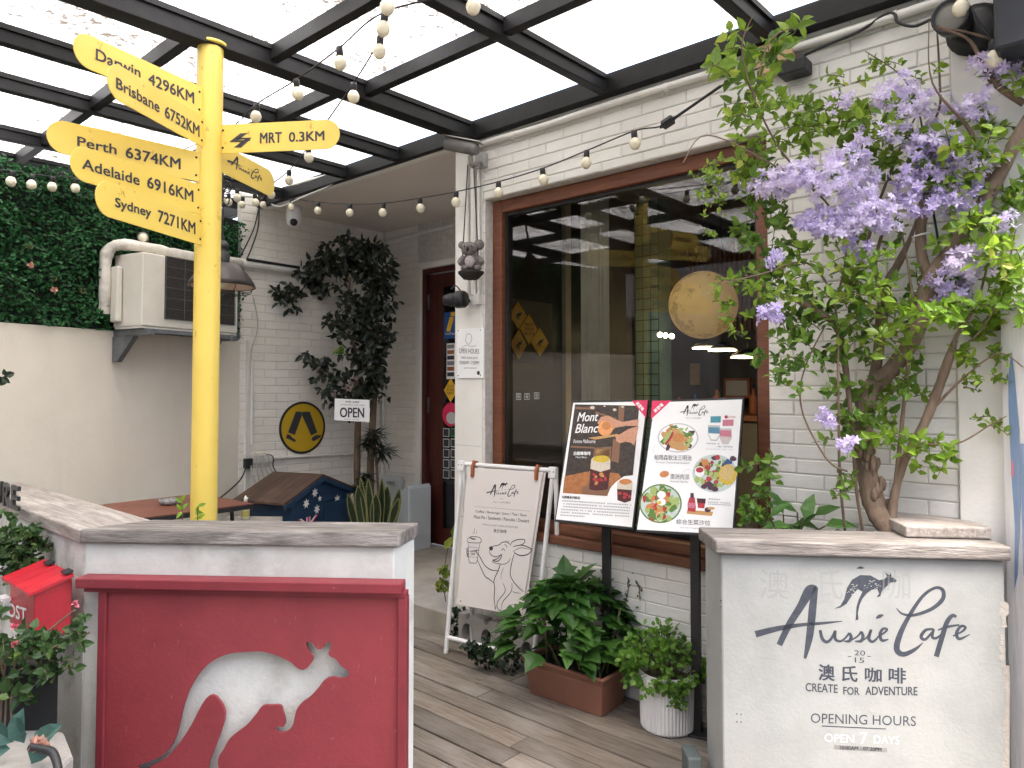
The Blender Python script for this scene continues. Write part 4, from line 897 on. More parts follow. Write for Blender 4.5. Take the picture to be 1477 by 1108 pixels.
for p in (((.44, 1), (.56, 1), (.56, 0), (.44, 0)), ((0, .56), (1, .56), (1, .44), (0, .44)), ((.0, 1), (.07, 1), (.4, .6), (.34, .6)), ((1, 1), (.93, 1), (.6, .6), (.66, .6))): m.poly(Kf, [(u_+w*a, zt_-h+h*b) for a, b in p], -.0104+.0002*R.random())
m.build('flag_print', pinkm, ken)
# ---- white acrylic boxes by the door
a = Df.hit(555, 700, .25); 
bx = thing('acrylic_box', Df.at(Df.hit(578, 720, .3)[0], pz, .3), 'pale white acrylic box with an angled side beside the door', 'box')
u_ = Df.hit(574, 720, .18)[0]; v_ = Df.hit(606, 720, .18)[0]; zt_ = Df.hit(590, 702, .18)[1]
m = MB(); m.fprism(Fr(Df.at(u_, 0, .06), WD), [(0, pz), (v_-u_, pz), (v_-u_, zt_), (v_-u_-.02, zt_+.03), (0, zt_-.12)], 0, .24); m.build('body', acryl, bx, bevel=.006)
bx2 = thing('leaning_board', Df.at(Df.hit(565, 720, .05)[0], pz, .05), 'upright white panel with a slot handle leaning behind the acrylic box', 'board')
u_ = Df.hit(552, 700, .03)[0]; v_ = Df.hit(580, 700, .03)[0]; zt_ = Df.hit(565, 686, .03)[1]
m = MB(); s0, s1 = u_+(v_-u_)*.28, u_+(v_-u_)*.72
for x0, x1, z0, z1 in ((u_, s0, pz, zt_), (s1, v_, pz, zt_), (s0, s1, pz, zt_-.085), (s0, s1, zt_-.05, zt_)): m.fbox(Df, x0, x1, z0, z1, .02, .045)
m.build('board', acryl, bx2)
# ================================================================ things on the side wall
c = Bf.hit(437, 617, .012); r = .215
cs = thing('crossing_sign', Bf.at(c[0], c[1]-r, .01), 'round yellow sign with two walking black legs on the brick side wall', 'sign')
m = MB(); m.fprism(Bf, [(c[0]+r*cos(pi*k/24), c[1]+r*sin(pi*k/24)) for k in range(48)], .0055, .0095); m.build('plate', black, cs)
m = MB(); m.poly(Bf, [(c[0]+r*.91*cos(pi*k/24), c[1]+r*.91*sin(pi*k/24)) for k in range(48)], .0105); m.build('yellow_face', M('traffic_yellow', (.55, .36, .02), (.5, .32, .018), 5, .4), cs)
zs = lambda x, y: Bf.hit(330+x*.19634, 560+y*.19634, .0115)
for pts in (((492, 172), (532, 172), (538, 200), (485, 345), (435, 325)), ((534, 175), (595, 172), (650, 325), (605, 348), (540, 205)), ((427, 338), (455, 345), (463, 360), (495, 382), (482, 398), (455, 380), (421, 368)), ((612, 362), (640, 345), (680, 345), (672, 362), (625, 390), (607, 382))):
    m = MB(); m.poly(Bf, [zs(*p) for p in pts], .0115); m.build('leg_print', ink, cs)
# conduit, socket and leads
m = MB(); m.tube([Bf.pick(363, 520, .02), Bf.pick(363, 642, .02)], .014, 8); tag(m.build('wall_conduit', pvc), 'upright white conduit on the side wall left of the round sign', 'pipe')
m = MB(); m.tube([Bf.pick(392, 661, .018), Bf.pick(523, 654, .018)], .011, 8)
for x in (407, 497):
    q0 = Bf.pick(x-3, 660 if x < 450 else 656, .018); q1 = Bf.pick(x+3, 660 if x < 450 else 656, .018); m.tube([q0, q1], .016, 8)
tag(m.build('wall_conduit', pvc), 'level white conduit running below the round sign', 'pipe')
sk = thing('power_socket', Bf.pick(376, 665, .01), 'white socket box with plugged leads above the kennel', 'socket')
a = Bf.hit(366, 668, .006); b = Bf.hit(392, 655, .006); m = MB(); m.fbox(Bf, a[0], b[0], a[1], b[1], .0055, .035); m.build('box', pvc, sk, bevel=.004)
m = MB(); c = Bf.hit(358, 668, .03); m.fbox(Bf, c[0]-.03, c[0]+.03, c[1]-.04, c[1]+.035, .006, .05); m.build('adapter', black, sk, bevel=.005)
for k, (dx, dy, mat) in enumerate(((8, 34, cable), (14, 30, cable), (20, 28, cable), (26, 30, black), (4, 48, cable))):
    m = MB(); m.tube(crom([Bf.pick(366, 655, .05), Bf.pick(366+dx, 655+2, .08), Bf.pick(368+dx, 655+dy*.6, .07), Bf.pick(372+dx*1.1, 655+dy, .05), Bf.pick(378+dx*.7, 658+dy, .04)], 6), .0045, 6); m.build('lead', mat, sk)
m = MB(); m.tube(crom([Bf.pick(362, 672, .05), Bf.pick(368, 695, .06), Bf.pick(385, 706, .06), Bf.pick(395, 695, .05)], 6), .005, 6); m.build('lead', cable, sk)
m = MB(); m.fbox(Bf, *[v for v in (Bf.hit(384, 690)[0], Bf.hit(394, 690)[0], Bf.hit(384, 693)[1], Bf.hit(384, 684)[1])], .03, .06); m.build('plug', black, sk, bevel=.005)
m = MB(); m.tube(crom([Bf.pick(356, 672, .04), Bf.pick(348, 690, .1), Bf.pick(335, 704, .2), P(318, 718, 5.0)], 6), .006, 6); m.build('lead', black, sk)
m = MB(); m.tube(crom([Bf.pick(366, 430, .02), Bf.pick(372, 470, .03), Bf.pick(363, 505, .02), Bf.pick(363, 522, .02)], 6), .004, 6); tag(m.build('hanging_cable', cable), 'thin grey cable hanging from the air conditioner to the conduit', 'cable')
for k in range(2):
    m = MB(); m.tube(crom([Bf.pick(374, 298, .03), Bf.pick(366-k*-6, 330, .04), Bf.pick(352+k*10, 360, .03), Bf.pick(342+k*12, 378, .05)], 6), .005, 6); tag(m.build('hanging_cable', black), ['black flex slanting from the string lights to the pipe, left one', 'thinner black flex curving down to the pipe, right one'][k], 'cable')
# dome camera under the porch ceiling
c = Wf.pick(424, 296, -.12); dc = thing('dome_camera', V((c.x, c.y, 2.80)), 'white dome camera under the porch ceiling by the string lights', 'camera')
m = MB(); m.lathe([(0, .085), (.055, .085), (.06, .04), (.06, -.02), (.045, -.06), (0, -.075)], V((c.x, c.y, 2.80)), 18); m.build('body', whitepaint, dc)
m = MB(); m.ball(V((c.x+.012, c.y-.04, 2.755)), .03, 12, 8); m.build('lens', black, dc)
# porch pipes
m = MB(); m.tube([Df.at(0.03, pz+.4, .02), Df.at(0.03, 2.74, .02), Df.at(0.06, 2.79, .02), Df.at(1.3, 2.82, .02)], .016, 8); tag(m.build('wall_conduit', pvc), 'painted conduit in the porch corner turning along the top of the door wall', 'pipe')
# ================================================================ on the pier
def wp(x, y, o=.03): return Wf.pick(x, y, o)
m = MB(); m.tube(crom([wp(683, 425, .026), wp(683, 300, .026), wp(683, 232, .026), wp(687, 215, .03), wp(700, 206, .032), wp(776, 184, .032), wp(900, 144, .032), wp(1048, 99, .032), wp(1142, 71, .032), wp(1250, 37, .032), wp(1361, 0, .032), wp(1420, -18, .03)], 5), .017, 10)
for x, y in ((740, 195), (962, 126), (1100, 84), (1290, 24)): 
    q = wp(x, y, .03); m.tube([q-WD*.012, q+WD*.012], .022, 10)
tag(m.build('wall_conduit', pvc), 'thick white conduit rising on the pier and running above the window', 'pipe')
for k, x in enumerate((675, 691)):
    m = MB(); m.tube(crom([wp(x, 425, .02), wp(x, 330, .02), wp(x-1, 240, .02), wp(x+4, 222, .02)], 5), .010, 8); tag(m.build('wall_conduit', pvc), ['thin white conduit on the pier, left of the thick one', 'thin white conduit on the pier, right of the thick one'][k], 'pipe')
m = MB(); m.tube(crom([wp(395, 275, .05), wp(440, 262, .06), wp(520, 238, .05), wp(600, 215, .05), wp(650, 199, .04)], 6), .012, 8); tag(m.build('wall_conduit', pvc), 'white conduit clipped along the porch fascia edge', 'pipe')
m = MB(); m.tube(crom([wp(388, 292, .05), wp(405, 298, .07), wp(440, 283, .06), wp(475, 268, .05), wp(500, 250, .05)], 6), .006, 6); tag(m.build('hanging_cable', pvc), 'loose white cable drooping from the fascia conduit', 'cable')
# cctv camera
c0 = wp(695, 222, .03); c1 = wp(650, 211, .26); ax = (c1-c0); ax.z = -.01; tip = wp(642, 207, .22); bk = wp(688, 216, .16)
cc = thing('security_camera', c0, 'weathered grey bullet security camera on the corner of the pier', 'camera')
m = MB(); dvec = (tip-bk); L_ = dvec.length; m.lathe([(0, 0), (.03, 0), (.035, .02), (.035, L_-.01), (.03, L_-.01), (.026, L_-.03), (0, L_-.035)], bk, 20, dvec); m.build('body', cctvm, cc)
m = MB(); m.lathe([(.0, L_-.034), (.028, L_-.033), (.028, L_-.028), (0, L_-.024)], bk, 16, dvec); m.build('lens', darkglass, cc)
m = MB(); x_, y_, d_ = basis(dvec); up = Z-d_*Z.dot(d_); up.normalize(); sd_ = d_.cross(up)
h8 = lambda a, b, c: bk+d_*a+sd_*b+up*c
m.hexa([h8(-.02, -.036, .037), h8(-.02, .036, .037), h8(L_+.015, .036, .037), h8(L_+.015, -.036, .037), h8(-.02, -.03, .043), h8(-.02, .03, .043), h8(L_+.015, .03, .043), h8(L_+.015, -.03, .043)]); m.build('sunshield', M('pale_grey_plastic', (.4, .39, .37), (.3, .29, .28), 8, .5), cc, bevel=.003)
m = MB(); m.tube(crom([bk+d_*.03-up*.04, bk+d_*.0-up*.09, wp(690, 235, .08), wp(694, 236, .01)], 5), .013, 8); m.build('arm', cctvm, cc)
q = Wf.hit(693, 234, .03); m = MB(); m.fbox(Wf, q[0]-.03, q[0]+.04, q[1]-.035, q[1]+.045, .0065, .04); m.build('junction_box', M('grey_box', (.36, .35, .33), None), cc, bevel=.006)
# koala on a swing
kc = Wf.pick(679, 376, .14); KS = .062
kw = thing('hanging_koala', kc, 'grey koala figure sitting on a dark swing hung from two cords on the pier', 'ornament')
lt = V((-.743, .669, 0)); fw_ = V((-.669, -.743, 0)); 
vw = (CAM-kc); vw.z = 0; vw.normalize(); rt = V((-vw.y, vw.x, 0))   # right as seen from the street
kp_ = lambda x, y, z: kc+rt*x+vw*y+Z*z
m = MB(); m.ball(kp_(.0, .0, -.01), .046, 16, 10, (1, .9, 1.15)); m.ball(kp_(-.008, .01, .062), .043, 16, 10, (1.05, .95, .95))
for s in (-1, 1): m.ball(kp_(s*.036+.002, .03, -.045), .022, 10, 7, (1, 1.2, .8)); m.tube(crom([kp_(s*.04, .01, .015), kp_(s*.058, .028, -.01), kp_(s*.05, .045, -.025)], 4), [.016]*9, 8)
kbdy = m.build('body', fur, kw)
m = MB(); m.ball(kp_(-.006, .036, -.012), .028, 12, 8, (1, .5, 1.2)); m.build('belly', furl, kw)
for x, z, r in ((-.048, .085, .022), (.045, .088, .030)):
    m = MB(); m.ball(kp_(x, .0, z), r, 12, 8, (1, .7, 1)); m.build('ear', fur, kw)
m = MB(); m.ball(kp_(-.018, .052, .055), .011, 10, 7, (.8, .8, 1.3)); m.build('nose', black, kw)
for x in (-.034, .004):
    m = MB(); m.ball(kp_(x, .047, .07), .0055, 8, 6); m.build('eye', black, kw)
m = MB(); m.lathe([(0, -.035), (.04, -.03), (.068, .0), (.07, .012), (.05, .012), (0, .004)], kp_(0, .01, -.075), 16, mod=lambda k, h: 1+.08*sin(k*2.3)); m.build('swing_seat', M('dark_bark', (.02, .018, .016), (.04, .034, .03), 30, .9, .8, 60), kw)
for x in (-.05, .045):
    m = MB(); m.tube([kp_(x, .03, -.08), kp_(x*.35, -.05, .55)], .0035, 5); m.build('cord', black, kw)
# black lamp on the pier
c = Wf.pick(664, 432, .10); bl = thing('wall_spotlight', c, 'black ribbed spotlight on the pier below the koala', 'lamp')
ad = (wp(650, 431, .13)-wp(672, 433, .10)); ad.z = 0; ad.normalize()
m = MB(); m.lathe([(0, -.035), (.042, -.035), (.05, -.02), (.05, .02), (.04, .03), (.036, .03), (.04, .04), (.036, .05), (.04, .06), (.036, .07), (.03, .10), (0, .10)], c, 18, ad); m.build('housing', black, bl)
m = MB(); m.tube([c, wp(676, 434, .008)], .012, 8); m.build('arm', black, bl)
q = Wf.hit(686, 432, .03); m = MB(); m.fbox(Wf, q[0]-.015, q[0]+.03, q[1]-.03, q[1]+.03, .0062, .04); m.build('connector_box', pvc, bl, bevel=.004)
m = MB(); m.tube(crom([c+Z*.05, c+ad*.03+Z*.08, c+ad*.06+Z*.06], 4), .004, 6); m.build('lead', black, bl)
# opening hours plate on the pier
a = Wf.hit(657, 546, .02); b = Wf.hit(697, 473, .02)
oh = thing('hours_plate', Wf.at((a[0]+b[0])/2, a[1], .015), 'white opening hours plate with a small line drawing on the pier', 'sign')
m = MB(); m.fbox(Wf, a[0]+.01, b[0], a[1], b[1], .0065, .016); m.build('plate', paper, oh, bevel=.002)
m = MB(); text_px(m, 'OPEN HOURS', Wf, 662, 509.5, 691, 510.5, 7, .0172); text_px(m, '10:00AM - 7:30PM', Wf, 663, 525.5, 691, 526, 5, .0172); text_px(m, 'OPEN SEVEN DAYS', Wf, 665, 517.5, 689, 518, 3, .0172); text_px(m, 'INSTAGRAM', Wf, 669, 532, 687, 532, 2, .0172); m.build('lettering', ink, oh)
c = Wf.hit(676, 489, .0172); m = MB(); m.ribbon(Wf, [(c[0]+.025*cos(t*.7)*(1+.2*sin(t*3)), c[1]+.03*sin(t*.7)) for t in range(10)], [.0022]*10, .0172); m.ribbon(Wf, [(c[0]-.06, c[1]-.05), (c[0]-.02, c[1]-.035), (c[0]+.02, c[1]-.045), (c[0]+.06, c[1]-.04)], [.002]*4, .0172); m.build('line_drawing', ink, oh)
c = Wf.hit(690, 538, .0172); m = MB(); m.poly(Wf, [(c[0]+.012*cos(k*pi/8), c[1]+.012*sin(k*pi/8)) for k in range(16)], .0172); m.build('round_stamp', slate, oh)
m = MB()
for x, y in ((661, 477), (693, 476), (661, 542), (693, 541)): m.ball(Wf.pick(x, y, .017), .004, 8, 5)
m.build('rivet', galv, oh)
# ================================================================ upper right: floodlight, spots, dark cabinet
c = wp(1118, 98, .06); fldl = thing('floodlight', c, 'black floodlight on raw timber blocks above the window', 'lamp')
q = Wf.hit(1126, 92, .06); m = MB(); m.fbox(Wf, q[0]-.10, q[0]-.02, q[1]-.02, q[1]+.1, .007, .06); m.build('timber_block', timber, fldl, bevel=.003)
m = MB(); m.fbox(Wf, q[0]-.015, q[0]+.045, q[1]-.005, q[1]+.1, .007, .06); m.build('timber_block', timber, fldl, bevel=.003)
m = MB(); m.fbox(Wf, q[0]-.0, q[0]+.11, q[1]-.065, q[1]-.01, .012, .10); m.build('housing', black, fldl, bevel=.006)
m = MB(); m.tube(crom([wp(1141, 88, .06), wp(1190, 66, .05), wp(1240, 45, .045), wp(1275, 22, .045), wp(1290, 20, .05), wp(1295, 32, .05), wp(1318, 38, .05), wp(1345, 28, .05), wp(1368, 28, .05)], 5), .006, 6); m.build('lead', black, fldl)
c = wp(1390, 30, .2); s2 = thing('twin_spotlight', c, 'pair of dark grey round spotlights high on the wall at the right edge', 'lamp')
for x, y in ((1376, 30),):
    c = wp(x, y, .16); ad = V((-.62, -.7, -.15))
    m = MB(); m.lathe([(0, -.1), (.04, -.1), (.046, -.09), (.046, .0), (.056, .005), (.056, .07), (.05, .075), (.045, .06), (0, .05)], c, 22, ad); m.build('head', M('charcoal_metal', (.045, .047, .05), (.03, .03, .033), 10, .5), s2)
    m = MB(); m.lathe([(.045, .06), (.03, .066), (0, .068)], c, 18, ad); m.build('lens', M('frosted_lens', (.22, .215, .19), None, rough=.3), s2)
    m = MB(); m.tube([c-ad*.06, wp(x+22, y-4, .02)], .018, 8); m.build('arm', black, s2)
q = Wf.hit(1408, 30, .04); m = MB(); m.lathe([(0, 0), (.085, 0), (.09, .015), (.06, .03), (0, .03)], wp(1408, 45, .036), 20, Wf.n); m.build('back_plate', black, s2)
q = Wf.hit(1415, 60, .2); m = MB(); m.fbox(Wf, Wf.hit(1432, 30, .3)[0], Wf.hit(1432, 30, .3)[0]+.5, Wf.hit(1440, 72, .3)[1], 3.1, .04, .3)
tag(m.build('speaker_cabinet', M('dark_grey_cabinet', (.018, .021, .027), (.012, .014, .018), 8, .5), bevel=.012), 'large dark cabinet fixed high on the wall at the top right corner', 'cabinet')
# painted column at the far right
m = MB(); pts = []; c = P(1488, 700, 2.38)
m.prism([P(1449, 700, 2.40).xy.to_3d(), P(1560, 700, 2.1).xy.to_3d(), P(1560, 700, 2.6).xy.to_3d(), P(1452, 700, 2.52).xy.to_3d()], -.13, 1.72); col_ = m.build('painted_column', columnw, bevel=.008); tag(col_, 'chalky white column with blue brush marks at the right edge', 'column')
cf = Fr(P(1449, 700, 2.40).xy.to_3d(), P(1560, 700, 2.1).xy.to_3d()-P(1449, 700, 2.40).xy.to_3d())
m = MB(); m.poly(cf, [cf.hit(x, y, .002) for x, y in ((1459, 505), (1464, 545), (1470, 620), (1472, 730), (1468, 830), (1463, 850), (1464, 760), (1459, 690), (1455, 600), (1454, 545))], .002); m.poly(cf, [cf.hit(x, y, .0025) for x, y in ((1471, 640), (1490, 640), (1490, 830), (1476, 830))], .0025); m.build('blue_streak', bluewash, col_)
m = MB(); m.poly(cf, [cf.hit(x, y, .003) for x, y in ((1459, 660), (1463, 672), (1462, 690), (1458, 685))], .003); m.build('pink_mark', M('pink_paint', (.6, .25, .33), None), col_)
# ================================================================ post box
E_ = P(50, 855, 2.47); pE_ = V((E_.x, E_.y, 0)); PWd = .29; PDp = .112
Xf = Fr(pE_-WD*PWd, WD)                       # front face, n towards the street
zf0 = P(50, 924, 2.47).z; zf1 = P(50, 856, 2.47).z; zr1 = .812
pbx = thing('post_box', Xf.at(PWd/2, zf0, -.06), 'red wooden post box with a sloping lid hung on the planter wing', 'post box')
Sf = Fr(pE_, -Xf.n)
m = MB(); m.fprism(Fr(Xf.at(0, 0, 0), -Xf.n), [(0, zf0), (PDp, zf0), (PDp, zr1-.012), (0, zf1)], 0, PWd); m.build('body', postred, pbx, bevel=.003)
m = MB(); k = 4
for i in range(k):
    a0_, a1_ = -.02+(PWd+.04)*i/k+.0012, -.02+(PWd+.04)*(i+1)/k-.0012
    d0, d1 = -.022, PDp-.001; f_ = lambda d: zf1+(zr1-.012-zf1)*(d/PDp)+.002
    q = lambda a, d, up: Xf.at(a, f_(d)+up, -d)
    m.hexa([q(a0_, d0, 0), q(a1_, d0, 0), q(a1_, d1, 0), q(a0_, d1, 0), q(a0_, d0, .011), q(a1_, d0, .011), q(a1_, d1, .011), q(a0_, d1, .011)])
m.build('lid', postred, pbx)
for a in (PWd*.3, PWd*.97):
    m = MB(); m.hexa([Xf.at(a-.03, zr1+.001, -PDp+.025), Xf.at(a+.02, zr1+.001, -PDp+.025), Xf.at(a+.02, zr1+.004, -PDp), Xf.at(a-.03, zr1+.004, -PDp), Xf.at(a-.03, zr1+.006, -PDp+.025), Xf.at(a+.02, zr1+.006, -PDp+.025), Xf.at(a+.02, zr1+.012, -PDp), Xf.at(a-.03, zr1+.012, -PDp)]); m.build('hinge', black, pbx)
m = MB(); hd = [Xf.hit(x, y, .012) for x, y in ((3, 853), (29, 853))]; m.hexa([Xf.at(hd[0][0]-a_, hd[0][1]+b_, c_) for b_ in (-.022, -.012) for a_, c_ in ((0, .001), (-.075, .001), (-.07, .028), (-.005, .028))]); m.build('slot_hood', whitepaint, pbx)
m = MB(); text_px(m, 'POST', Xf, 5, 886, 38, 897, 19, .002, bold=.03); m.build('lettering', whitepaint, pbx)
# ================================================================ string lights
gm = MB(); gm.lathe([(.0, -.064), (.012, -.062), (.021, -.053), (.026, -.038), (.0255, -.028), (.019, -.016), (.012, -.008), (.0, -.006)], (0, 0, 0), 16)
km = MB(); km.lathe([(0, .026), (.0135, .026), (.0145, .015), (.0145, -.009), (.0125, -.011), (0, -.011)], (0, 0, 0), 12)
g0 = gm.build('bulb', bulbm, loc=(0, 0, 0)); k0 = km.build('socket', black, loc=(0, 0, 0))
gmesh, kmesh = g0.data, k0.data; bpy.data.objects.remove(g0); bpy.data.objects.remove(k0)
def string(pts, bulbs, label, extra=()):
    root = thing('string_light', pts[0], label, 'string lights', 'festoon lights under the canopy')
    allp = crom(pts, 8); m = MB(); m.tube(allp, .0034, 6); m.build('cord', black, root)
    for b in bulbs:
        o = bpy.data.objects.new('bulb', gmesh); COL.objects.link(o); o.parent = root; o.location = V(b)-V(pts[0]); o.rotation_euler = (R.uniform(-.12, .12), R.uniform(-.12, .12), 0)
        k = bpy.data.objects.new('socket', kmesh); COL.objects.link(k); k.parent = o
    return root
zq = 2.80
def zp(x, y, z=zq): return PZ(x, y, z)
up = Z*.026
def bl(px): return [zp(x, y-6, z) for x, y, z in px]
b1 = bl([(683, 2, 2.82), (554, 34, 2.79), (490, 84, 2.78), (428, 129, 2.78), (370, 164, 2.78)])
string([zp(760, -45, 2.86)]+[q+up for q in b1]+[zp(330, 186, 2.78), zp(250, 222, 2.78)], b1, 'upper string of globe bulbs running over the post from the top of the roof')
b2 = bl([(559, 2, 2.80), (548, 68, 2.78), (510, 134, 2.77), (445, 224, 2.76), (417, 258, 2.75), (391, 279, 2.75)])
string([zp(572, -40, 2.83)]+[q+up for q in b2]+[Bf.pick(376, 288, .05)], b2, 'steep string of globe bulbs dropping from the roof to the porch corner')
b3 = [Wf.pick(x, y-8, .1 if x > 640 else .06) for x, y in ((421, 300), (459, 305), (505, 308), (553, 307), (606, 300), (658, 291), (719, 277), (783, 258), (846, 233), (915, 205))]
s3 = string([Bf.pick(376, 288, .06)]+[q+up for q in b3]+[Wf.pick(950, 183, .1), Wf.pick(975, 170, .1), Wf.pick(1050, 118, .08), Wf.pick(1112, 92, .1)], b3, 'long string of globe bulbs along the fascia and above the window')
q0 = Wf.pick(952, 184, .1); q1 = Wf.pick(975, 169, .1); m = MB(); m.tube([q0, q0.lerp(q1, .15), q0.lerp(q1, .2), q0.lerp(q1, .8), q0.lerp(q1, .85), q1], [.007, .009, .022, .022, .009, .007], 6, smooth=False); m.build('connector', black, s3)
m = MB(); q0 = Wf.pick(975, 169, .1); q1 = Wf.pick(1040, 124, .085); m.tube([q0, q0.lerp(q1, .5), q1], .0065, 6); m.build('plug_lead', black, s3)
b4 = [Cf.pick(x, y-7, .14) for x, y in ((17, 260), (46, 265), (76, 268), (109, 270), (330, 292), (350, 296), (379, 296))]
string([Cf.pick(-40, 244, .14)]+[q+up for q in b4[:4]]+[Cf.pick(200, 282, .14), Cf.pick(290, 285, .14)]+[q+up for q in b4[4:]]+[Bf.pick(385, 287, .08)], b4, 'string of globe bulbs along the top of the green hedge panel')
b5 = [zp(x, y-6, 2.76) for x, y in ((320, 286), (342, 284), (368, 291))]
string([zp(300, 262, 2.77)]+[q+up for q in b5]+[Bf.pick(380, 287, .1)], b5, 'short string of three globe bulbs bunched beside the yellow post')
b6 = [P(1384, -2, 2.35), P(1433, 70, 2.3)]
string([P(1360, -30, 2.4)]+[q+up for q in b6]+[P(1500, 95, 2.25)], b6, 'near string of larger looking bulbs at the top right corner above the lilac flowers')
# ================================================================ menu boards on black posts
def menu(label, corners, base, yaw, tilt, postpx, postY, cnt):
    ux = V((cos(yaw), -sin(yaw), 0)); nh = V((-sin(yaw), -cos(yaw), 0)); uy = (Z*cos(tilt)-nh*sin(tilt)).normalized()
    fr = Fr(base, ux, uy); q = [fr.hit(*c) for c in corners]
    t = thing('menu_board', V((P(*postpx, postY).x, postY, .002)), label, 'menu board', 'tilted menu boards')
    m = MB(); m.fprism(fr, q, -.022, -.004); m.build('frame', black, t, bevel=.002)
    cx_ = sum(p[0] for p in q)/4; cy_ = sum(p[1] for p in q)/4
    ins = [(p[0]+(.007 if p[0] < cx_ else -.007), p[1]+(.010 if p[1] < cy_ else -.010)) for p in q]
    m = MB(); m.poly(fr, ins, -.003); po = m.build('poster', paper, t)
    m = MB(); px = P(*postpx, postY).x; 
    rot = Fr(V((px, postY, 0)), ux); top = fr.at(cx_, cy_, -.03).z
    m.fbox(rot, -.02, .02, .002, top, -.012, .012); m.build('post', black, t, bevel=.002)
    m = MB(); m.fbox(rot, -.06, .06, .002, .012, -.05, .05); m.build('base_plate', black, t, bevel=.003)
    tgt = fr.at(cx_, cy_, -.023); m = MB(); m.bar(V((px, postY, top-.02)), tgt, .05, .03); m.build('bracket', black, t)
    cnt(fr, t, po); return fr
def z8(x, y): return 790+x*.2076, 560+y*.2076
def blob(fr, x, y, rx, ry, off, mat, par, name, rot=0, n=18, wob_=0):
    c = []
    for k in range(n):
        a = 2*pi*k/n; r = 1+R.uniform(-wob_, wob_); X = rx*r*cos(a); Y = ry*r*sin(a)
        c.append(fr.hit(*z8(x+X*cos(rot)-Y*sin(rot), y+X*sin(rot)+Y*cos(rot)), off))
    m = MB(); m.poly(fr, c, off); return m.build(name, mat, par)
def pol(fr, pts, off, mat, par, name): m = MB(); m.poly(fr, [fr.hit(*z8(*p), off) for p in pts], off); return m.build(name, mat, par)
def txt(fr, body, x0, y0, x1, y1, h, off, mat, par, **k): a = z8(x0, y0); b = z8(x1, y1); m = MB(); text_px(m, body, fr, a[0], a[1], b[0], b[1], h*.2076, off, **k); m.build('lettering', mat, par)
pm = lambda n, c, c2=None, s=300: MATS.get(n) or M(n, c, c2 or tuple(v*.6 for v in c), s, .45)
PBG = pm('picture_dark', (.055, .038, .028), (.02, .014, .012), 60); PTB = pm('picture_table', (.42, .17, .055), (.3, .11, .035), 60); PSK = pm('picture_skin', (.62, .33, .22), (.48, .23, .14), 90); PFR = pm('picture_fruit', (.75, .25, .12), (.72, .38, .12), 60)
PCO = pm('picture_cola', (.035, .006, .008), (.10, .015, .015), 120); PFO = pm('picture_foam', (.75, .66, .54)); PYE = pm('picture_yellow', (.72, .52, .05)); PPO = pm('picture_post', (.26, .13, .07)); PGR = pm('picture_green', (.14, .26, .05), (.05, .12, .02)); PLG = pm('picture_lettuce', (.42, .5, .18), (.25, .36, .08)); POR = pm('picture_orange', (.66, .27, .08)); PRE = pm('picture_red', (.5, .04, .05)); PBR = pm('picture_bread', (.6, .36, .14), (.42, .22, .08)); PPU = pm('picture_plum', (.08, .03, .06)); PGL = pm('picture_plate', (.44, .53, .5), (.56, .63, .6)); PBL = pm('picture_blue', (.1, .28, .42)); PPI = pm('picture_pink', (.66, .2, .28)); PTE = pm('picture_teal', (.06, .33, .4))
def dashes(fr, par, rows, x0, y0, x1, y1, dy, off, skew=0, last=1.0, h=9, mat=None):
    m = MB()
    for r in range(rows):
        x = x0+r*skew; xe = (x1+r*skew) if r < rows-1 else x0+(x1-x0)*last
        while x < xe:
            w = R.uniform(7, 12); t = (x-x0)/(x1-x0); y = y0+(y1-y0)*t+r*dy
            if R.random() < .93:
                for dd in (0, h*.5): m.poly(fr, [fr.hit(*z8(x+a*w*.8, y+dd+b*h*.3), off) for a, b in ((0, 0), (1, .06), (1, 1), (0, .95))], off)
                m.poly(fr, [fr.hit(*z8(x+w*.3+a*2.2, y+b*h), off) for a, b in ((0, 0), (1, 0), (1, 1), (0, 1))], off)
            x += w+1.5
    m.build('small_print', mat or greym, par)
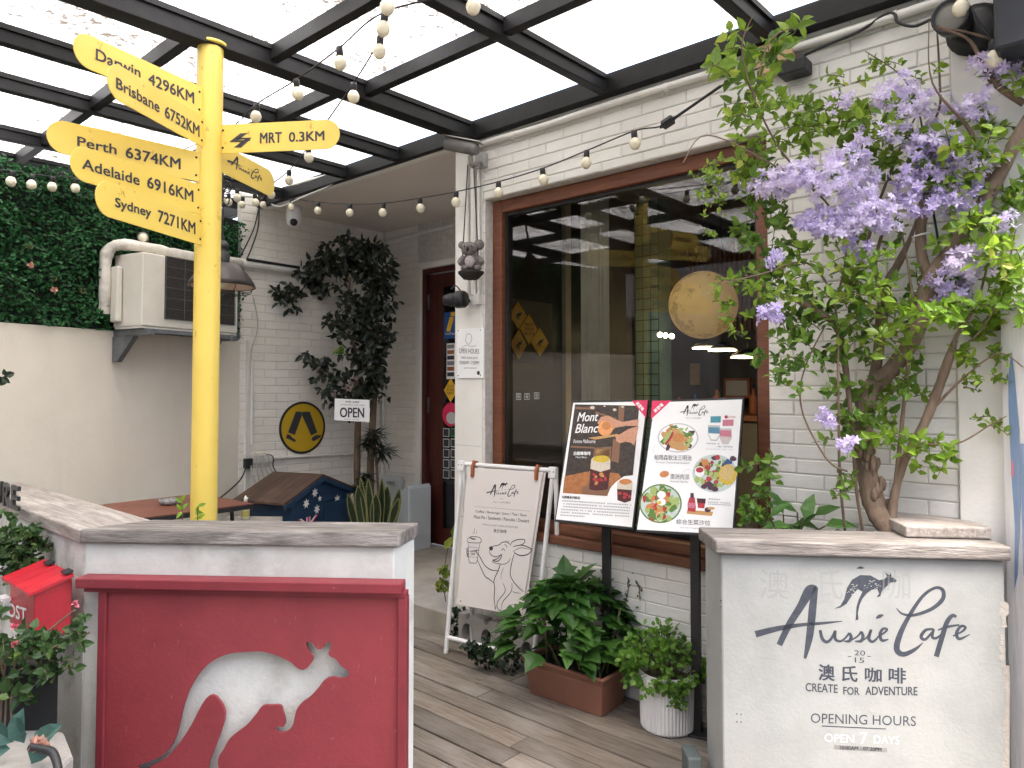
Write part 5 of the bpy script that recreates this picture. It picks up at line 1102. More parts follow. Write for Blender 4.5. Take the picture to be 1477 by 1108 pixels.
def cnt1(fr, t, po):
    pol(fr, ((190, 112), (636, 122), (612, 400), (592, 605), (530, 612), (470, 655), (430, 700), (414, 750), (104, 728)), -.0026, PBG, po, 'photo_print')
    pol(fr, ((118, 612), (300, 575), (492, 592), (512, 622), (470, 655), (430, 700), (414, 750), (104, 728)), -.0023, PTB, po, 'photo_print')
    pol(fr, ((240, 690), (300, 655), (440, 680), (414, 748), (235, 735)), -.0021, PPO, po, 'photo_print')
    for pts, mt in ((((492, 118), (535, 120), (525, 250), (490, 240)), PPO), (((455, 350), (505, 370), (492, 520), (440, 505)), PPO), (((190, 130), (330, 135), (328, 150), (188, 145)), PPO), (((330, 160), (480, 210), (478, 222), (330, 175)), PPO), (((160, 400), (330, 410), (328, 420), (158, 412)), PPO), (((324, 415), (442, 405), (438, 485), (316, 480)), PPO), (((340, 428), (430, 420), (426, 480), (332, 478)), PBR), (((185, 270), (250, 272), (245, 300), (182, 300)), PPU)): pol(fr, pts, -.0021, mt, po, 'photo_print')
    for x, y, r in ((310, 135, 16), (465, 150, 13), (520, 130, 9), (395, 125, 7)): blob(fr, x, y, r, r*.7, -.0019, PFO, po, 'photo_print')
    for pts in (((345, 240), (370, 200), (420, 190), (465, 215), (520, 235), (632, 215), (628, 262), (540, 262), (470, 275), (440, 300), (420, 270), (395, 235), (365, 262)), ((632, 262), (560, 285), (510, 315), (470, 335), (478, 368), (500, 382), (540, 372), (580, 380), (600, 400), (618, 340))): pol(fr, pts, -.0017, PSK, po, 'photo_print')
    for k in range(4): m = MB(); m.ribbon(fr, [fr.hit(*z8(*p), -.0014) for p in ((490+k*4, 330+k*13), (530, 322+k*14), (570, 325+k*15))], [.0008, .0014, .0006], -.0014); m.build('photo_print', PBR, po)
    blob(fr, 400, 280, 52, 52, -.0014, PFR, po, 'photo_print'); blob(fr, 408, 262, 32, 28, -.0012, POR, po, 'photo_print')
    pol(fr, ((280, 345), (485, 318), (500, 330), (330, 358)), -.0012, PBR, po, 'photo_print')
    pol(fr, ((296, 560), (436, 560), (418, 702), (288, 690)), -.0017, PCO, po, 'photo_print'); blob(fr, 352, 697, 65, 14, -.0018, PCO, po, 'photo_print')
    for k in range(9): blob(fr, R.uniform(310, 410), R.uniform(590, 680), R.uniform(8, 20), R.uniform(8, 16), -.0015, PRE if k % 3 else POR, po, 'photo_print', R.random()*3, 6, .2)
    pol(fr, ((302, 500), (436, 502), (434, 562), (366, 582), (296, 560)), -.0014, PFO, po, 'photo_print'); blob(fr, 369, 500, 67, 32, -.0012, PFO, po, 'photo_print'); blob(fr, 372, 492, 58, 25, -.001, PYE, po, 'photo_print')
    pol(fr, ((482, 690), (586, 700), (578, 782), (535, 796), (484, 778)), -.0018, PCO, po, 'photo_print'); pol(fr, ((485, 650), (590, 655), (586, 708), (482, 700)), -.0015, PFO, po, 'photo_print'); blob(fr, 540, 650, 45, 20, -.0013, POR, po, 'photo_print')
    for k in range(5): blob(fr, R.uniform(495, 570), R.uniform(725, 775), 14, 11, -.0013, PRE, po, 'photo_print', R.random()*3, 6, .2)
    pol(fr, ((584, 88), (694, 82), (684, 205), (676, 200)), -.0019, pinkm, po, 'corner_flash')
    a = MB(); text_in(a, '新登場', [fr.at(*fr.hit(*z8(610, 108)), -.0012), fr.at(*fr.hit(*z8(656, 160)), -.0012), fr.at(*fr.hit(*z8(670, 140)), -.0012), fr.at(*fr.hit(*z8(628, 92)), -.0012)], bold=.03); a.build('lettering', paper, po)
    txt(fr, 'Mont', 205, 232, 352, 228, 62, -.0009, paper, po, bold=.012, shear=.35); txt(fr, 'Blanc', 190, 312, 352, 308, 62, -.0009, paper, po, bold=.012, shear=.35)
    txt(fr, 'Pomme Melbourne', 178, 382, 332, 382, 26, -.0009, paper, po, shear=.35); txt(fr, '白朗峰咖啡', 182, 466, 298, 466, 26, -.0009, paper, po, bold=.02); txt(fr, 'Mont Blanc', 195, 486, 272, 486, 13, -.0009, paper, po)
    txt(fr, '白朗峰系列飲品', 100, 766, 224, 772, 20, -.002, ink, po, bold=.02)
    dashes(fr, po, 6, 100, 778, 574, 808, 20, -.002, -2.5, .32)
def plate(fr, po, x, y, rx, ry, rim, items, n, bowl=None):
    blob(fr, x, y, rx, ry, -.0024, rim, po, 'plate_print', 0, 32); blob(fr, x, y, rx*.93, ry*.93, -.0022, bowl or paper, po, 'plate_print', 0, 32)
    for k in range(n):
        a = R.random()*2*pi; r = sqrt(R.random())*.8; mt = R.choice(items); s = R.uniform(.07, .17)
        blob(fr, x+rx*r*cos(a), y+ry*r*sin(a), rx*s*1.4, ry*s, -.0020+.00001*k, mt, po, 'food_print', R.random()*3, 7, .35)
def cnt2(fr, t, po):
    pol(fr, ((724, 88), (858, 86), (716, 218)), -.0022, pinkm, po, 'corner_flash')
    a = MB(); text_in(a, '新登場', [fr.at(*fr.hit(*z8(748, 170)), -.0018), fr.at(*fr.hit(*z8(806, 118)), -.0018), fr.at(*fr.hit(*z8(790, 100)), -.0018), fr.at(*fr.hit(*z8(734, 152)), -.0018)], bold=.03); a.build('lettering', paper, po)
    f = lambda x, y: fr.hit(*z8(922+(x-326)*.211, 105+(y-250)*.235+(x-326)*.0), -.002)
    m = MB(); logo(m, fr, f, -.002, 1.15); m.build('script_lettering', ink, po)
    txt(fr, 'No.1 in AKUBRA', 962, 211, 1068, 213, 10, -.002, greym, po)
    plate(fr, po, 905, 345, 142, 102, lgrey, [PLG, PGR, PPU, PBR, POR, PLG], 46)
    for x, y, r in ((850, 340, .4), (905, 400, .3), (905, 330, .9)): blob(fr, x, y, 70, 30, -.0013, PBR, po, 'food_print', r, 12, .1)
    blob(fr, 845, 350, 55, 13, -.0011, PRE, po, 'food_print', -1.0, 10, .1); blob(fr, 830, 340, 55, 14, -.0010, PLG, po, 'food_print', -1.0, 10, .1); blob(fr, 910, 345, 42, 32, -.0010, POR, po, 'food_print')
    txt(fr, '帕瑪森軟法三明治', 742, 500, 1000, 504, 38, -.002, ink, po); txt(fr, 'Parmesan Cheese Bread Sandwich', 752, 520, 985, 526, 12, -.002, greym, po)
    plate(fr, po, 1160, 592, 155, 132, PGL, [PLG, PGR, PLG, PPU, PRE], 60, PGL)
    blob(fr, 1250, 602, 64, 72, -.0011, PYE, po, 'food_print', 0, 16, .06); blob(fr, 1248, 590, 50, 52, -.001, pm('picture_pie', (.7, .5, .2)), po, 'food_print', 0, 14, .05); blob(fr, 1055, 580, 34, 38, -.0012, paper, po, 'food_print'); blob(fr, 1056, 568, 27, 19, -.001, PRE, po, 'food_print')
    for x, y in ((1180, 480), (1110, 550), (1120, 630)): blob(fr, x, y, 22, 18, -.0010, PRE, po, 'food_print', .5, 8, .2)
    for x, y in ((1250, 505), (1235, 520), (1270, 515)): blob(fr, x, y, 13, 13, -.0010, bluepl, po, 'food_print')
    for x, y in ((1130, 690), (1090, 680), (1160, 700), (1285, 490)): blob(fr, x, y, 24, 18, -.0010, PPU, po, 'food_print', 0, 9, .2)
    for x in (1080, 1095, 1110): blob(fr, x, 520, 9, 34, -.001, POR, po, 'food_print', -.3)
    blob(fr, 810, 597, 33, 22, -.002, POR, po, 'food_print', -.2)
    txt(fr, '澳洲肉派', 850, 632, 985, 636, 38, -.002, ink, po); txt(fr, 'Australia Meat Pie', 852, 652, 975, 658, 13, -.002, greym, po)
    plate(fr, po, 784, 802, 148, 136, PGR, [PLG, PGR, PLG, PGR, PRE, PLG], 80, PGL)
    for k in range(16): blob(fr, R.uniform(690, 830), R.uniform(740, 870), 26, 13, -.0011+.00001*k, POR if k % 4 else PRE, po, 'food_print', R.random()*3, 9, .2)
    for x, y in ((790, 740), (790, 790)): blob(fr, x, y, 30, 26, -.0008, paper, po, 'food_print')
    blob(fr, 775, 795, 14, 12, -.0006, PYE, po, 'food_print')
    m = MB(); m.ribbon(fr, [fr.hit(*z8(790+36*cos(a*.63), 890+30*sin(a*.63)), -.0008) for a in range(11)], [.0012]*11, -.0008); m.build('food_print', paper, po)
    txt(fr, '綜合生菜沙拉', 893, 945, 1130, 955, 36, -.002, ink, po); txt(fr, 'Garden Vegetable Salad', 920, 975, 1130, 985, 12, -.002, greym, po)
    for pts in (((740, 450), (732, 430), (740, 405), (752, 398)), ((945, 585), (955, 568), (990, 565)), ((945, 908), (945, 895), (928, 882))): m = MB(); m.ribbon(fr, [fr.hit(*z8(*p), -.002) for p in pts], [.0006]*len(pts), -.002); m.build('printed_line', greym, po)
    pol(fr, ((1132, 196), (1204, 194), (1202, 238), (1130, 240)), -.0021, PTE, po, 'drink_print'); pol(fr, ((1216, 220), (1292, 218), (1290, 262), (1214, 262)), -.0021, PPI, po, 'drink_print')
    for x, y, r in ((1240, 200, 12),): blob(fr, x, y, r, r, -.0021, PRE, po, 'drink_print')
    txt(fr, 'SOUVENIR', 1255, 206, 1305, 206, 12, -.002, PRE, po)
    for x, mt, mt2 in ((1154, PBL, paper), (1234, PPI, pm('picture_cream', (.72, .6, .58)))):
        dy = 0 if x < 1200 else 22
        pol(fr, ((x-40, 256+dy), (x+42, 258+dy), (x+46, 320+dy), (x+20, 368+dy), (x-20, 366+dy), (x-42, 318+dy)), -.0021, lgrey, po, 'drink_print'); pol(fr, ((x-38, 270+dy), (x+40, 272+dy), (x+42, 316+dy), (x-38, 312+dy)), -.0018, mt, po, 'drink_print'); pol(fr, ((x-38, 314+dy), (x+42, 318+dy), (x+16, 358+dy), (x-16, 356+dy)), -.0017, mt2, po, 'drink_print')
    dashes(fr, po, 1, 1105, 380, 1185, 382, 10, -.002, h=9); dashes(fr, po, 1, 1180, 402, 1280, 404, 10, -.002, h=9); dashes(fr, po, 1, 1095, 420, 1280, 424, 10, -.002, h=6, mat=lgrey)
    pol(fr, ((985, 760), (1022, 760), (1030, 830), (1025, 860), (972, 855), (972, 800)), -.0021, PRE, po, 'bottle_print'); pol(fr, ((992, 728), (1014, 728), (1016, 762), (990, 762)), -.002, PPU, po, 'bottle_print'); pol(fr, ((975, 795), (1028, 798), (1024, 835), (974, 830)), -.0018, PPI, po, 'bottle_print')
    pol(fr, ((970, 845), (1150, 858), (1140, 888), (965, 872)), -.0022, PBR, po, 'board_print'); pol(fr, ((1036, 765), (1098, 768), (1088, 835), (1044, 832)), -.002, PRE, po, 'drink_print'); pol(fr, ((1036, 765), (1098, 768), (1095, 800), (1039, 798)), -.0018, PCO, po, 'drink_print'); blob(fr, 1112, 845, 22, 18, -.0018, PPU, po, 'food_print'); blob(fr, 1135, 835, 26, 10, -.0017, PBR, po, 'food_print')
    dashes(fr, po, 1, 1118, 765, 1195, 770, 10, -.002, h=9); dashes(fr, po, 2, 1115, 788, 1265, 796, 14, -.002, h=7)
menu('tilted white menu board with a dark photograph of an iced coffee, left one', ((825, 578), (935, 576), (913, 764), (799, 752)), P(856, 757, 3.28), radians(30), radians(17), (875, 800), 3.455, cnt1)
menu('tilted white menu board with plates of food, partly behind the right planter', ((942, 577), (1073, 572.5), (1058, 775), (916, 767)), P(986, 770, 2.98), radians(30), radians(17), (1003, 800), 3.12, cnt2)
# ================================================================ A-frame sign
yaw = radians(35); ux = V((cos(yaw), -sin(yaw), 0)); nh = V((-sin(yaw), -cos(yaw), 0))
fL = PZ(643, 942, .002); tl = radians(6)
Af = Fr(fL, ux, Z*cos(tl)-nh*sin(tl))
af = thing('pavement_sign', fL, 'white tube easel sign with a cartoon animal holding a cup, leather straps', 'sign')
hA = Af.hit(665, 668)[1]; rA_ = Af.hit(798, 676)[0]; xl = Af.hit(666, 672)[0]; TR = .0125
def legm(a0, b0, a1, b1): return MB().tube([Af.at(a0, b0), Af.at(a1, b1)], TR, 12)
legm(0, 0, xl, hA).build('leg', whitemetal, af); rb = Af.hit(770, 925)[0]; legm(rb, 0, rA_, hA).build('leg', whitemetal, af)
m = MB(); m.tube([Af.at(xl-.012, hA-.003), Af.at(rA_+.02, hA-.003)], TR, 12); m.build('top_bar', whitemetal, af)
m = MB(); m.tube([Af.at(.0, .085), Af.at(rb, .085)], TR*.95, 12); m.build('cross_bar', whitemetal, af)
for a, a2 in ((xl+.012, xl+.03), (rA_+.016, rA_+.03)):
    t3 = Af.at(a, hA); b3 = Af.at(a2, 0)-nh*(.17 if a < .2 else .12); b3.z = .002; m = MB(); m.tube([t3, b3], TR, 12); m.build('leg', whitemetal, af)
for a in (xl, rA_):
    m = MB(); m.fbox(Af, a-.022, a+.024, hA-.045, hA+.016, -.016, .016); j = m.build('corner_joint', whitemetal, af, bevel=.006)
    m = MB()
    for dx in (-.01, .012): m.ball(Af.at(a+dx, hA-.01, .016), .004, 8, 5)
    m.build('screw', galv, j)
q = [Af.hit(674, 674, .016), Af.hit(783, 681, .016), Af.hit(752, 889, .016), Af.hit(659, 872, .016)]
m = MB(); m.fprism(Af, q, .012, .016); bd = m.build('board', boardp, af, bevel=.0015)
m = MB(); m.fprism(Af, [(p[0]+.012, p[1]-.002) for p in q], .002, .006); m.build('back_board', boardp, af)
for x, y in ((682, 680), (774, 684)):
    c = Af.hit(x, y, .018); m = MB(); m.tube([Af.at(c[0], c[1]-.03, .019), Af.at(c[0], c[1]+.02, .022), Af.at(c[0], hA+.014, .012), Af.at(c[0], hA+.014, -.012), Af.at(c[0], c[1]-.02, -.004)], .011, 8); m.build('strap', leatherm, af)
m = MB(); m.ball(Af.pick(664.5, 867, .017), .004, 8, 5); m.ball(Af.pick(745, 882, .017), .004, 8, 5); m.build('screw', galv, bd)
zA = lambda x, y: Af.hit(640+x*.1985, 680+y*.1985, .0168)
f = lambda x, y: zA(312+(x-326)*.255+(0), 78+(y-250)*.29+(x-326)*.0)
m = MB(); logo(m, Af, f, .0168, .95); m.build('script_lettering', ink, bd)
def at_(body, x0, y0, x1, y1, h, mat=ink, **k): m = MB(); text_in(m, body, [Af.at(*zA(x0, y0), .0168), Af.at(*zA(x1, y1), .0168), Af.at(*zA(x1, y1-h), .0168), Af.at(*zA(x0, y0-h), .0168)], **k); m.build('lettering', mat, bd)
at_('No.1 in AKUBRA', 362, 228, 484, 234, 12, greym); at_('20 15', 412, 203, 432, 204, 8, greym)
m = MB(); m.ribbon(Af, [zA(*p) for p in ((225, 255), (430, 272), (628, 290))], [.0012]*3, .0168); m.build('printed_line', greym, bd)
at_('Coffee / Beverage / Juice / Tea / Beer', 232, 304, 606, 334, 24); at_('Meat Pie / Sandwich / Pancake / Dessert', 220, 342, 622, 372, 24)
at_('THIS IS A MUST-HAVE ADVENTURE', 280, 392, 538, 414, 13, greym); at_('澳氏咖啡', 360, 444, 456, 450, 26)
SK = [(((345, 546), (400, 535), (418, 520), (445, 512), (470, 520), (490, 540)), 5), (((332, 570), (336, 596), (355, 614), (385, 620), (422, 602)), 5), (((422, 600), (414, 632), (390, 654), (358, 646), (388, 636), (422, 602)), 6), (((358, 646), (356, 660), (392, 670), (440, 674), (472, 655), (486, 628)), 4), (((420, 576), (432, 562), (446, 580)), 5), (((440, 530), (456, 540), (458, 556)), 4), (((505, 548), (560, 536), (612, 550), (638, 570), (612, 602), (560, 612), (520, 595), (506, 578)), 6), (((512, 578), (560, 556), (632, 570)), 4), (((486, 530), (502, 510), (542, 495), (588, 497), (580, 525), (545, 537)), 5), (((512, 600), (495, 660), (483, 740), (500, 790), (545, 845), (582, 876)), 6), (((412, 672), (395, 722), (366, 790), (370, 850), (366, 930), (378, 1005)), 6), (((435, 700), (420, 740), (415, 785)), 3), (((395, 722), (345, 716), (298, 682), (262, 620), (244, 588)), 6), (((366, 812), (330, 782), (300, 762), (270, 700), (245, 645)), 6), (((252, 575), (240, 572), (238, 590), (248, 605)), 5), (((180, 556), (168, 562), (170, 575), (182, 576)), 5), (((180, 577), (168, 584), (170, 598), (182, 598)), 5), (((180, 600), (170, 606), (174, 620), (184, 620)), 5), (((172, 490), (205, 474), (262, 482), (270, 515), (225, 520), (174, 514), (172, 490)), 4), (((190, 482), (215, 492), (235, 490)), 8), (((178, 520), (184, 652), (205, 665), (238, 662), (250, 600), (262, 522)), 4), (((182, 548), (255, 556)), 3), (((184, 622), (248, 624)), 3), (((210, 440), (216, 456)), 3), (((226, 412), (222, 436), (230, 456)), 3), (((240, 430), (238, 456)), 3), (((430, 812), (446, 870), (395, 942), (388, 985), (408, 1012), (420, 1000)), 5), (((496, 810), (490, 872), (432, 945), (418, 1000)), 5), (((378, 1005), (372, 990), (385, 980)), 5), (((500, 872), (520, 882), (560, 885)), 4), (((455, 1015), (470, 980), (520, 965)), 4), (((450, 515), (462, 502)), 4), (((462, 518), (478, 505)), 4)]
m = MB()
for pts, w in SK: m.ribbon(Af, [zA(*p) for p in pts], [w*.00055]+[w*.00082]*(len(pts)-2)+[w*.0004], .0168)
m.poly(Af, [zA(*p) for p in ((330, 548), (352, 545), (360, 562), (346, 578), (332, 568))], .0169); m.build('line_drawing', ink, bd)
at_('AUSSIE', 190, 590, 236, 584, 14, bold=.02); at_('CAFE', 196, 610, 228, 606, 13, bold=.02)
# cinder blocks behind the sign
blk = [(Wf.hit(668, 890)[0]), Wf.hit(735, 905)[0]]
for k in range(2):
    u_ = Wf.hit(650, 905, .13)[0]+.292*k; o_ = .07
    cbk = thing('cinder_block', Wf.at(u_+.14, 0, o_), ['grey hollow concrete block left under the easel sign, ivy over it', 'grey hollow concrete block right under the easel sign, by the trough'][k], 'block', 'hollow concrete blocks')
    cu_ = bpy.data.curves.new('b', 'CURVE'); cu_.dimensions = '2D'; cu_.fill_mode = 'BOTH'; cu_.extrude = .06
    def sp2(pts):
        s = cu_.splines.new('POLY'); s.points.add(len(pts)-1)
        for b, p in zip(s.points, pts): b.co = (p[0], p[1], 0, 1)
        s.use_cyclic_u = True
    sp2([(0, 0), (.375, 0), (.375, .19), (.31, .19), (.295, .165), (.27, .165), (.255, .19), (.12, .19), (.105, .165), (.08, .165), (.065, .19), (0, .19)])
    for cx_ in (.09, .285): sp2([(cx_+.055*cos(a*pi/10), .085+(.06)*sin(a*pi/10)) for a in range(20)])
    bo = bpy.data.objects.new('b', cu_); COL.objects.link(bo); bpy.context.view_layer.update(); me = bpy.data.meshes.new_from_object(bo.evaluated_get(bpy.context.evaluated_depsgraph_get()))
    m = MB(); m.add([Wf.at(u_+q.co.x*.77, .002+q.co.y, o_-.06+q.co.z) for q in me.vertices], [tuple(p.vertices) for p in me.polygons]); bpy.data.objects.remove(bo)
    m.build('block_body', concrete, cbk)
# ================================================================ plants
rr = random.Random(21)
def rv(a=1): return V((rr.uniform(-a, a), rr.uniform(-a, a), rr.uniform(-a, a)))
def px2m(n, Y): return n*Y/FOC
def cluster(mb, c, rx, ry, rz, n, l, w, tw=None, up=.5, droop=.1, lf=None):
    """leaves on short twigs inside an uneven cloud"""
    c = V(c); k = max(1, n//7)
    for i in range(k):
        a = rr.random()*2*pi; r = sqrt(rr.random()); e = c+V((cos(a)*rx*r, rr.uniform(-rz, rz), sin(a)*ry*r))
        d = (e-c)*.6+V((rr.uniform(-1, 1)*rx, rr.uniform(-1, 1)*rz-.02, rr.uniform(-.3, .8)*ry)); 
        if d.length < 1e-4: d = V((0, 0, 1))
        d.normalize(); L_ = rr.uniform(.06, .13)*(l/.06); s = e-d*L_*.5; m_ = 7
        pts = [s+d*L_*t/6+Z*(-.02*(t/6)**2) for t in range(7)]
        if tw is not None: tw.tube(pts, [.0022-.0002*t for t in range(7)], 4)
        for j in range(m_):
            p = pts[min(j, 6)]; sd_ = basis(d)[j % 2]*(1 if (j//2) % 2 else -1)
            ld = d*.5+sd_*.9+rv(.35)-Z*droop; nn = Z*up+V((-.15, -.6, 0))+rv(.6); q = rr.uniform(.6, 1.15)
            mb.leaf(p, ld, nn, l*q, w*q, .16, rr.uniform(.0, .3)) if lf is None else lf(p, ld, nn, l*q, w*q)
# ---- the flowering tree of the right planter
tree = thing('flowering_tree', P(1285, 768, 2.62), 'small tree with lilac flower clusters growing out of the right planter', 'tree')
def wY(x): return Wf.pick(x, 500).y
def limb(name, pts, mat, par, seg=10, n=6, jit=.06):
    a = crom([P(x, y, min(Y, wY(x)-.13) if x > 900 else Y) for x, y, Y, r in pts], n); rad = crom([V((px2m(r*(.6 if r < 5.5 else .82), Y), 0, 0)) for x, y, Y, r in pts], n)
    rs = [max(q.x, .0012)*(1+rr.uniform(-jit, jit)) for q in rad]; m = MB(); m.tube(a, rs, seg); return m
tm = limb('t', [(1292, 785, 2.62, 24), (1284, 765, 2.62, 20), (1264, 735, 2.62, 19), (1252, 690, 2.62, 18), (1245, 645, 2.62, 17), (1247, 595, 2.61, 17), (1257, 560, 2.60, 16), (1288, 530, 2.58, 14), (1316, 490, 2.56, 14), (1333, 440, 2.55, 15), (1345, 402, 2.54, 17), (1375, 358, 2.50, 12), (1410, 308, 2.45, 12.5), (1440, 255, 2.40, 12), (1476, 185, 2.36, 11), (1520, 110, 2.3, 9)], bark, tree, 14, 8)
kn = MB()
for i in range(30):
    t = rr.random(); p = P(1280-30*t+rr.uniform(-12, 12), 765-120*t, 2.60-rr.random()*.03); kn.ball(p, rr.uniform(.006, .014), 6, 5, (1, 1, 2.2))
tm.add(kn.v, kn.f, True); tm.build('trunk', bark, tree)
for pts in ([(1347, 404, 2.53, 11), (1332, 380, 2.52, 9.5), (1328, 335, 2.51, 9), (1336, 272, 2.51, 9)],
            [(1256, 562, 2.62, 10), (1266, 515, 2.66, 9), (1272, 455, 2.68, 10), (1278, 415, 2.69, 9), (1300, 372, 2.70, 6), (1318, 330, 2.7, 4), (1336, 270, 2.7, 2.5)],
            [(1276, 420, 2.69, 7), (1262, 380, 2.69, 5), (1285, 300, 2.66, 4), (1310, 230, 2.62, 3), (1352, 165, 2.55, 3), (1355, 110, 2.5, 2.6), (1350, 20, 2.45, 1.8)],
            [(1287, 760, 2.60, 9), (1289, 720, 2.58, 7.5), (1305, 664, 2.56, 7), (1330, 618, 2.54, 8), (1350, 570, 2.54, 8), (1370, 514, 2.53, 7), (1382, 480, 2.53, 4), (1408, 440, 2.5, 3), (1425, 380, 2.48, 2)],
            [(1289, 740, 2.57, 6), (1298, 640, 2.55, 5), (1312, 500, 2.52, 4.5), (1316, 430, 2.5, 3.5), (1300, 330, 2.5, 2)],
            [(1245, 768, 2.62, 4), (1235, 705, 2.6, 4), (1229, 620, 2.58, 5), (1218, 520, 2.6, 6), (1206, 470, 2.6, 6), (1178, 450, 2.57, 6.5), (1150, 432, 2.55, 6.5)],
            [(1219, 768, 2.62, 3.5), (1211, 680, 2.58, 3.5), (1209, 560, 2.55, 3), (1204, 440, 2.55, 3), (1165, 380, 2.52, 2.5), (1100, 395, 2.5, 2), (1045, 408, 2.47, 1.4)],
            [(1222, 680, 2.56, 2.4), (1195, 665, 2.56, 2.4), (1163, 610, 2.56, 2.4), (1154, 565, 2.56, 2.2), (1165, 520, 2.56, 2), (1190, 470, 2.56, 2)],
            [(1215, 430, 2.6, 5), (1245, 370, 2.6, 4.5), (1265, 300, 2.58, 4), (1300, 210, 2.56, 3), (1320, 170, 2.55, 2)],
            [(1207, 430, 2.58, 3), (1220, 360, 2.56, 3), (1190, 290, 2.52, 2.6), (1110, 235, 2.47, 2.2), (1020, 195, 2.44, 1.5), (985, 235, 2.42, 1.2)],
            [(1190, 290, 2.52, 2.6), (1125, 215, 2.48, 2.4), (1088, 140, 2.45, 2.2), (1070, 70, 2.42, 1.8), (1086, 22, 2.4, 1.2)],
            [(1088, 140, 2.45, 2), (1110, 60, 2.44, 1.6), (1150, 38, 2.44, 1.2)],
            [(1340, 250, 2.5, 3), (1325, 160, 2.48, 2.2), (1300, 110, 2.46, 1.6), (1248, 74, 2.45, 1.2)],
            [(1430, 270, 2.4, 6), (1400, 190, 2.38, 5), (1345, 120, 2.36, 2), (1340, 30, 2.36, 1.2)],
            [(1477, 150, 2.33, 7), (1430, 115, 2.33, 6), (1400, 60, 2.33, 4), (1360, 42, 2.33, 3), (1352, 36, 2.33, 3)],
            [(1352, 40, 2.33, 2.4), (1400, 48, 2.33, 3), (1477, 72, 2.3, 2.6)],
            [(1345, 590, 2.54, 4), (1390, 545, 2.5, 2.4), (1440, 510, 2.47, 1.8), (1476, 530, 2.45, 1.2)],
            [(1330, 640, 2.54, 3), (1380, 640, 2.5, 2), (1430, 612, 2.47, 1.5), (1452, 600, 2.46, 1)],
            [(1372, 514, 2.53, 3), (1420, 470, 2.5, 2), (1450, 400, 2.46, 2), (1465, 330, 2.44, 1.6)]):
    limb('l', pts, bark2, tree, 8, 6).build('limb', bark if pts[0][3] > 8 else bark2, tree)
m = MB()
for x, y, Y, r in ((1330, 339, 2.51, 11.5), (1338, 419, 2.545, 17), (1425, 287, 2.43, 14.5), (1372, 518, 2.53, 9), (1250, 630, 2.615, 19)):
    c = P(x, y, Y); rad = px2m(r, Y)*1.08; m.tube([c+V((cos(a*pi/12)*rad, sin(a*pi/12)*rad, .006*cos(a*pi/12))) for a in range(25)], .0035, 6)
m.build('cable_tie', whitepaint, tree)
m = MB(); m.tube(crom([P(1345, 300, 2.55), P(1352, 340, 2.55), P(1356, 380, 2.56), P(1330, 450, 2.6), P(1268, 490, 2.64), P(1256, 600, 2.64)], 5), .004, 6); m.build('garden_hose', M('green_hose', (.01, .05, .045), None), tree)
A_ = MB(); B_ = MB(); C_ = MB(); T_ = MB()
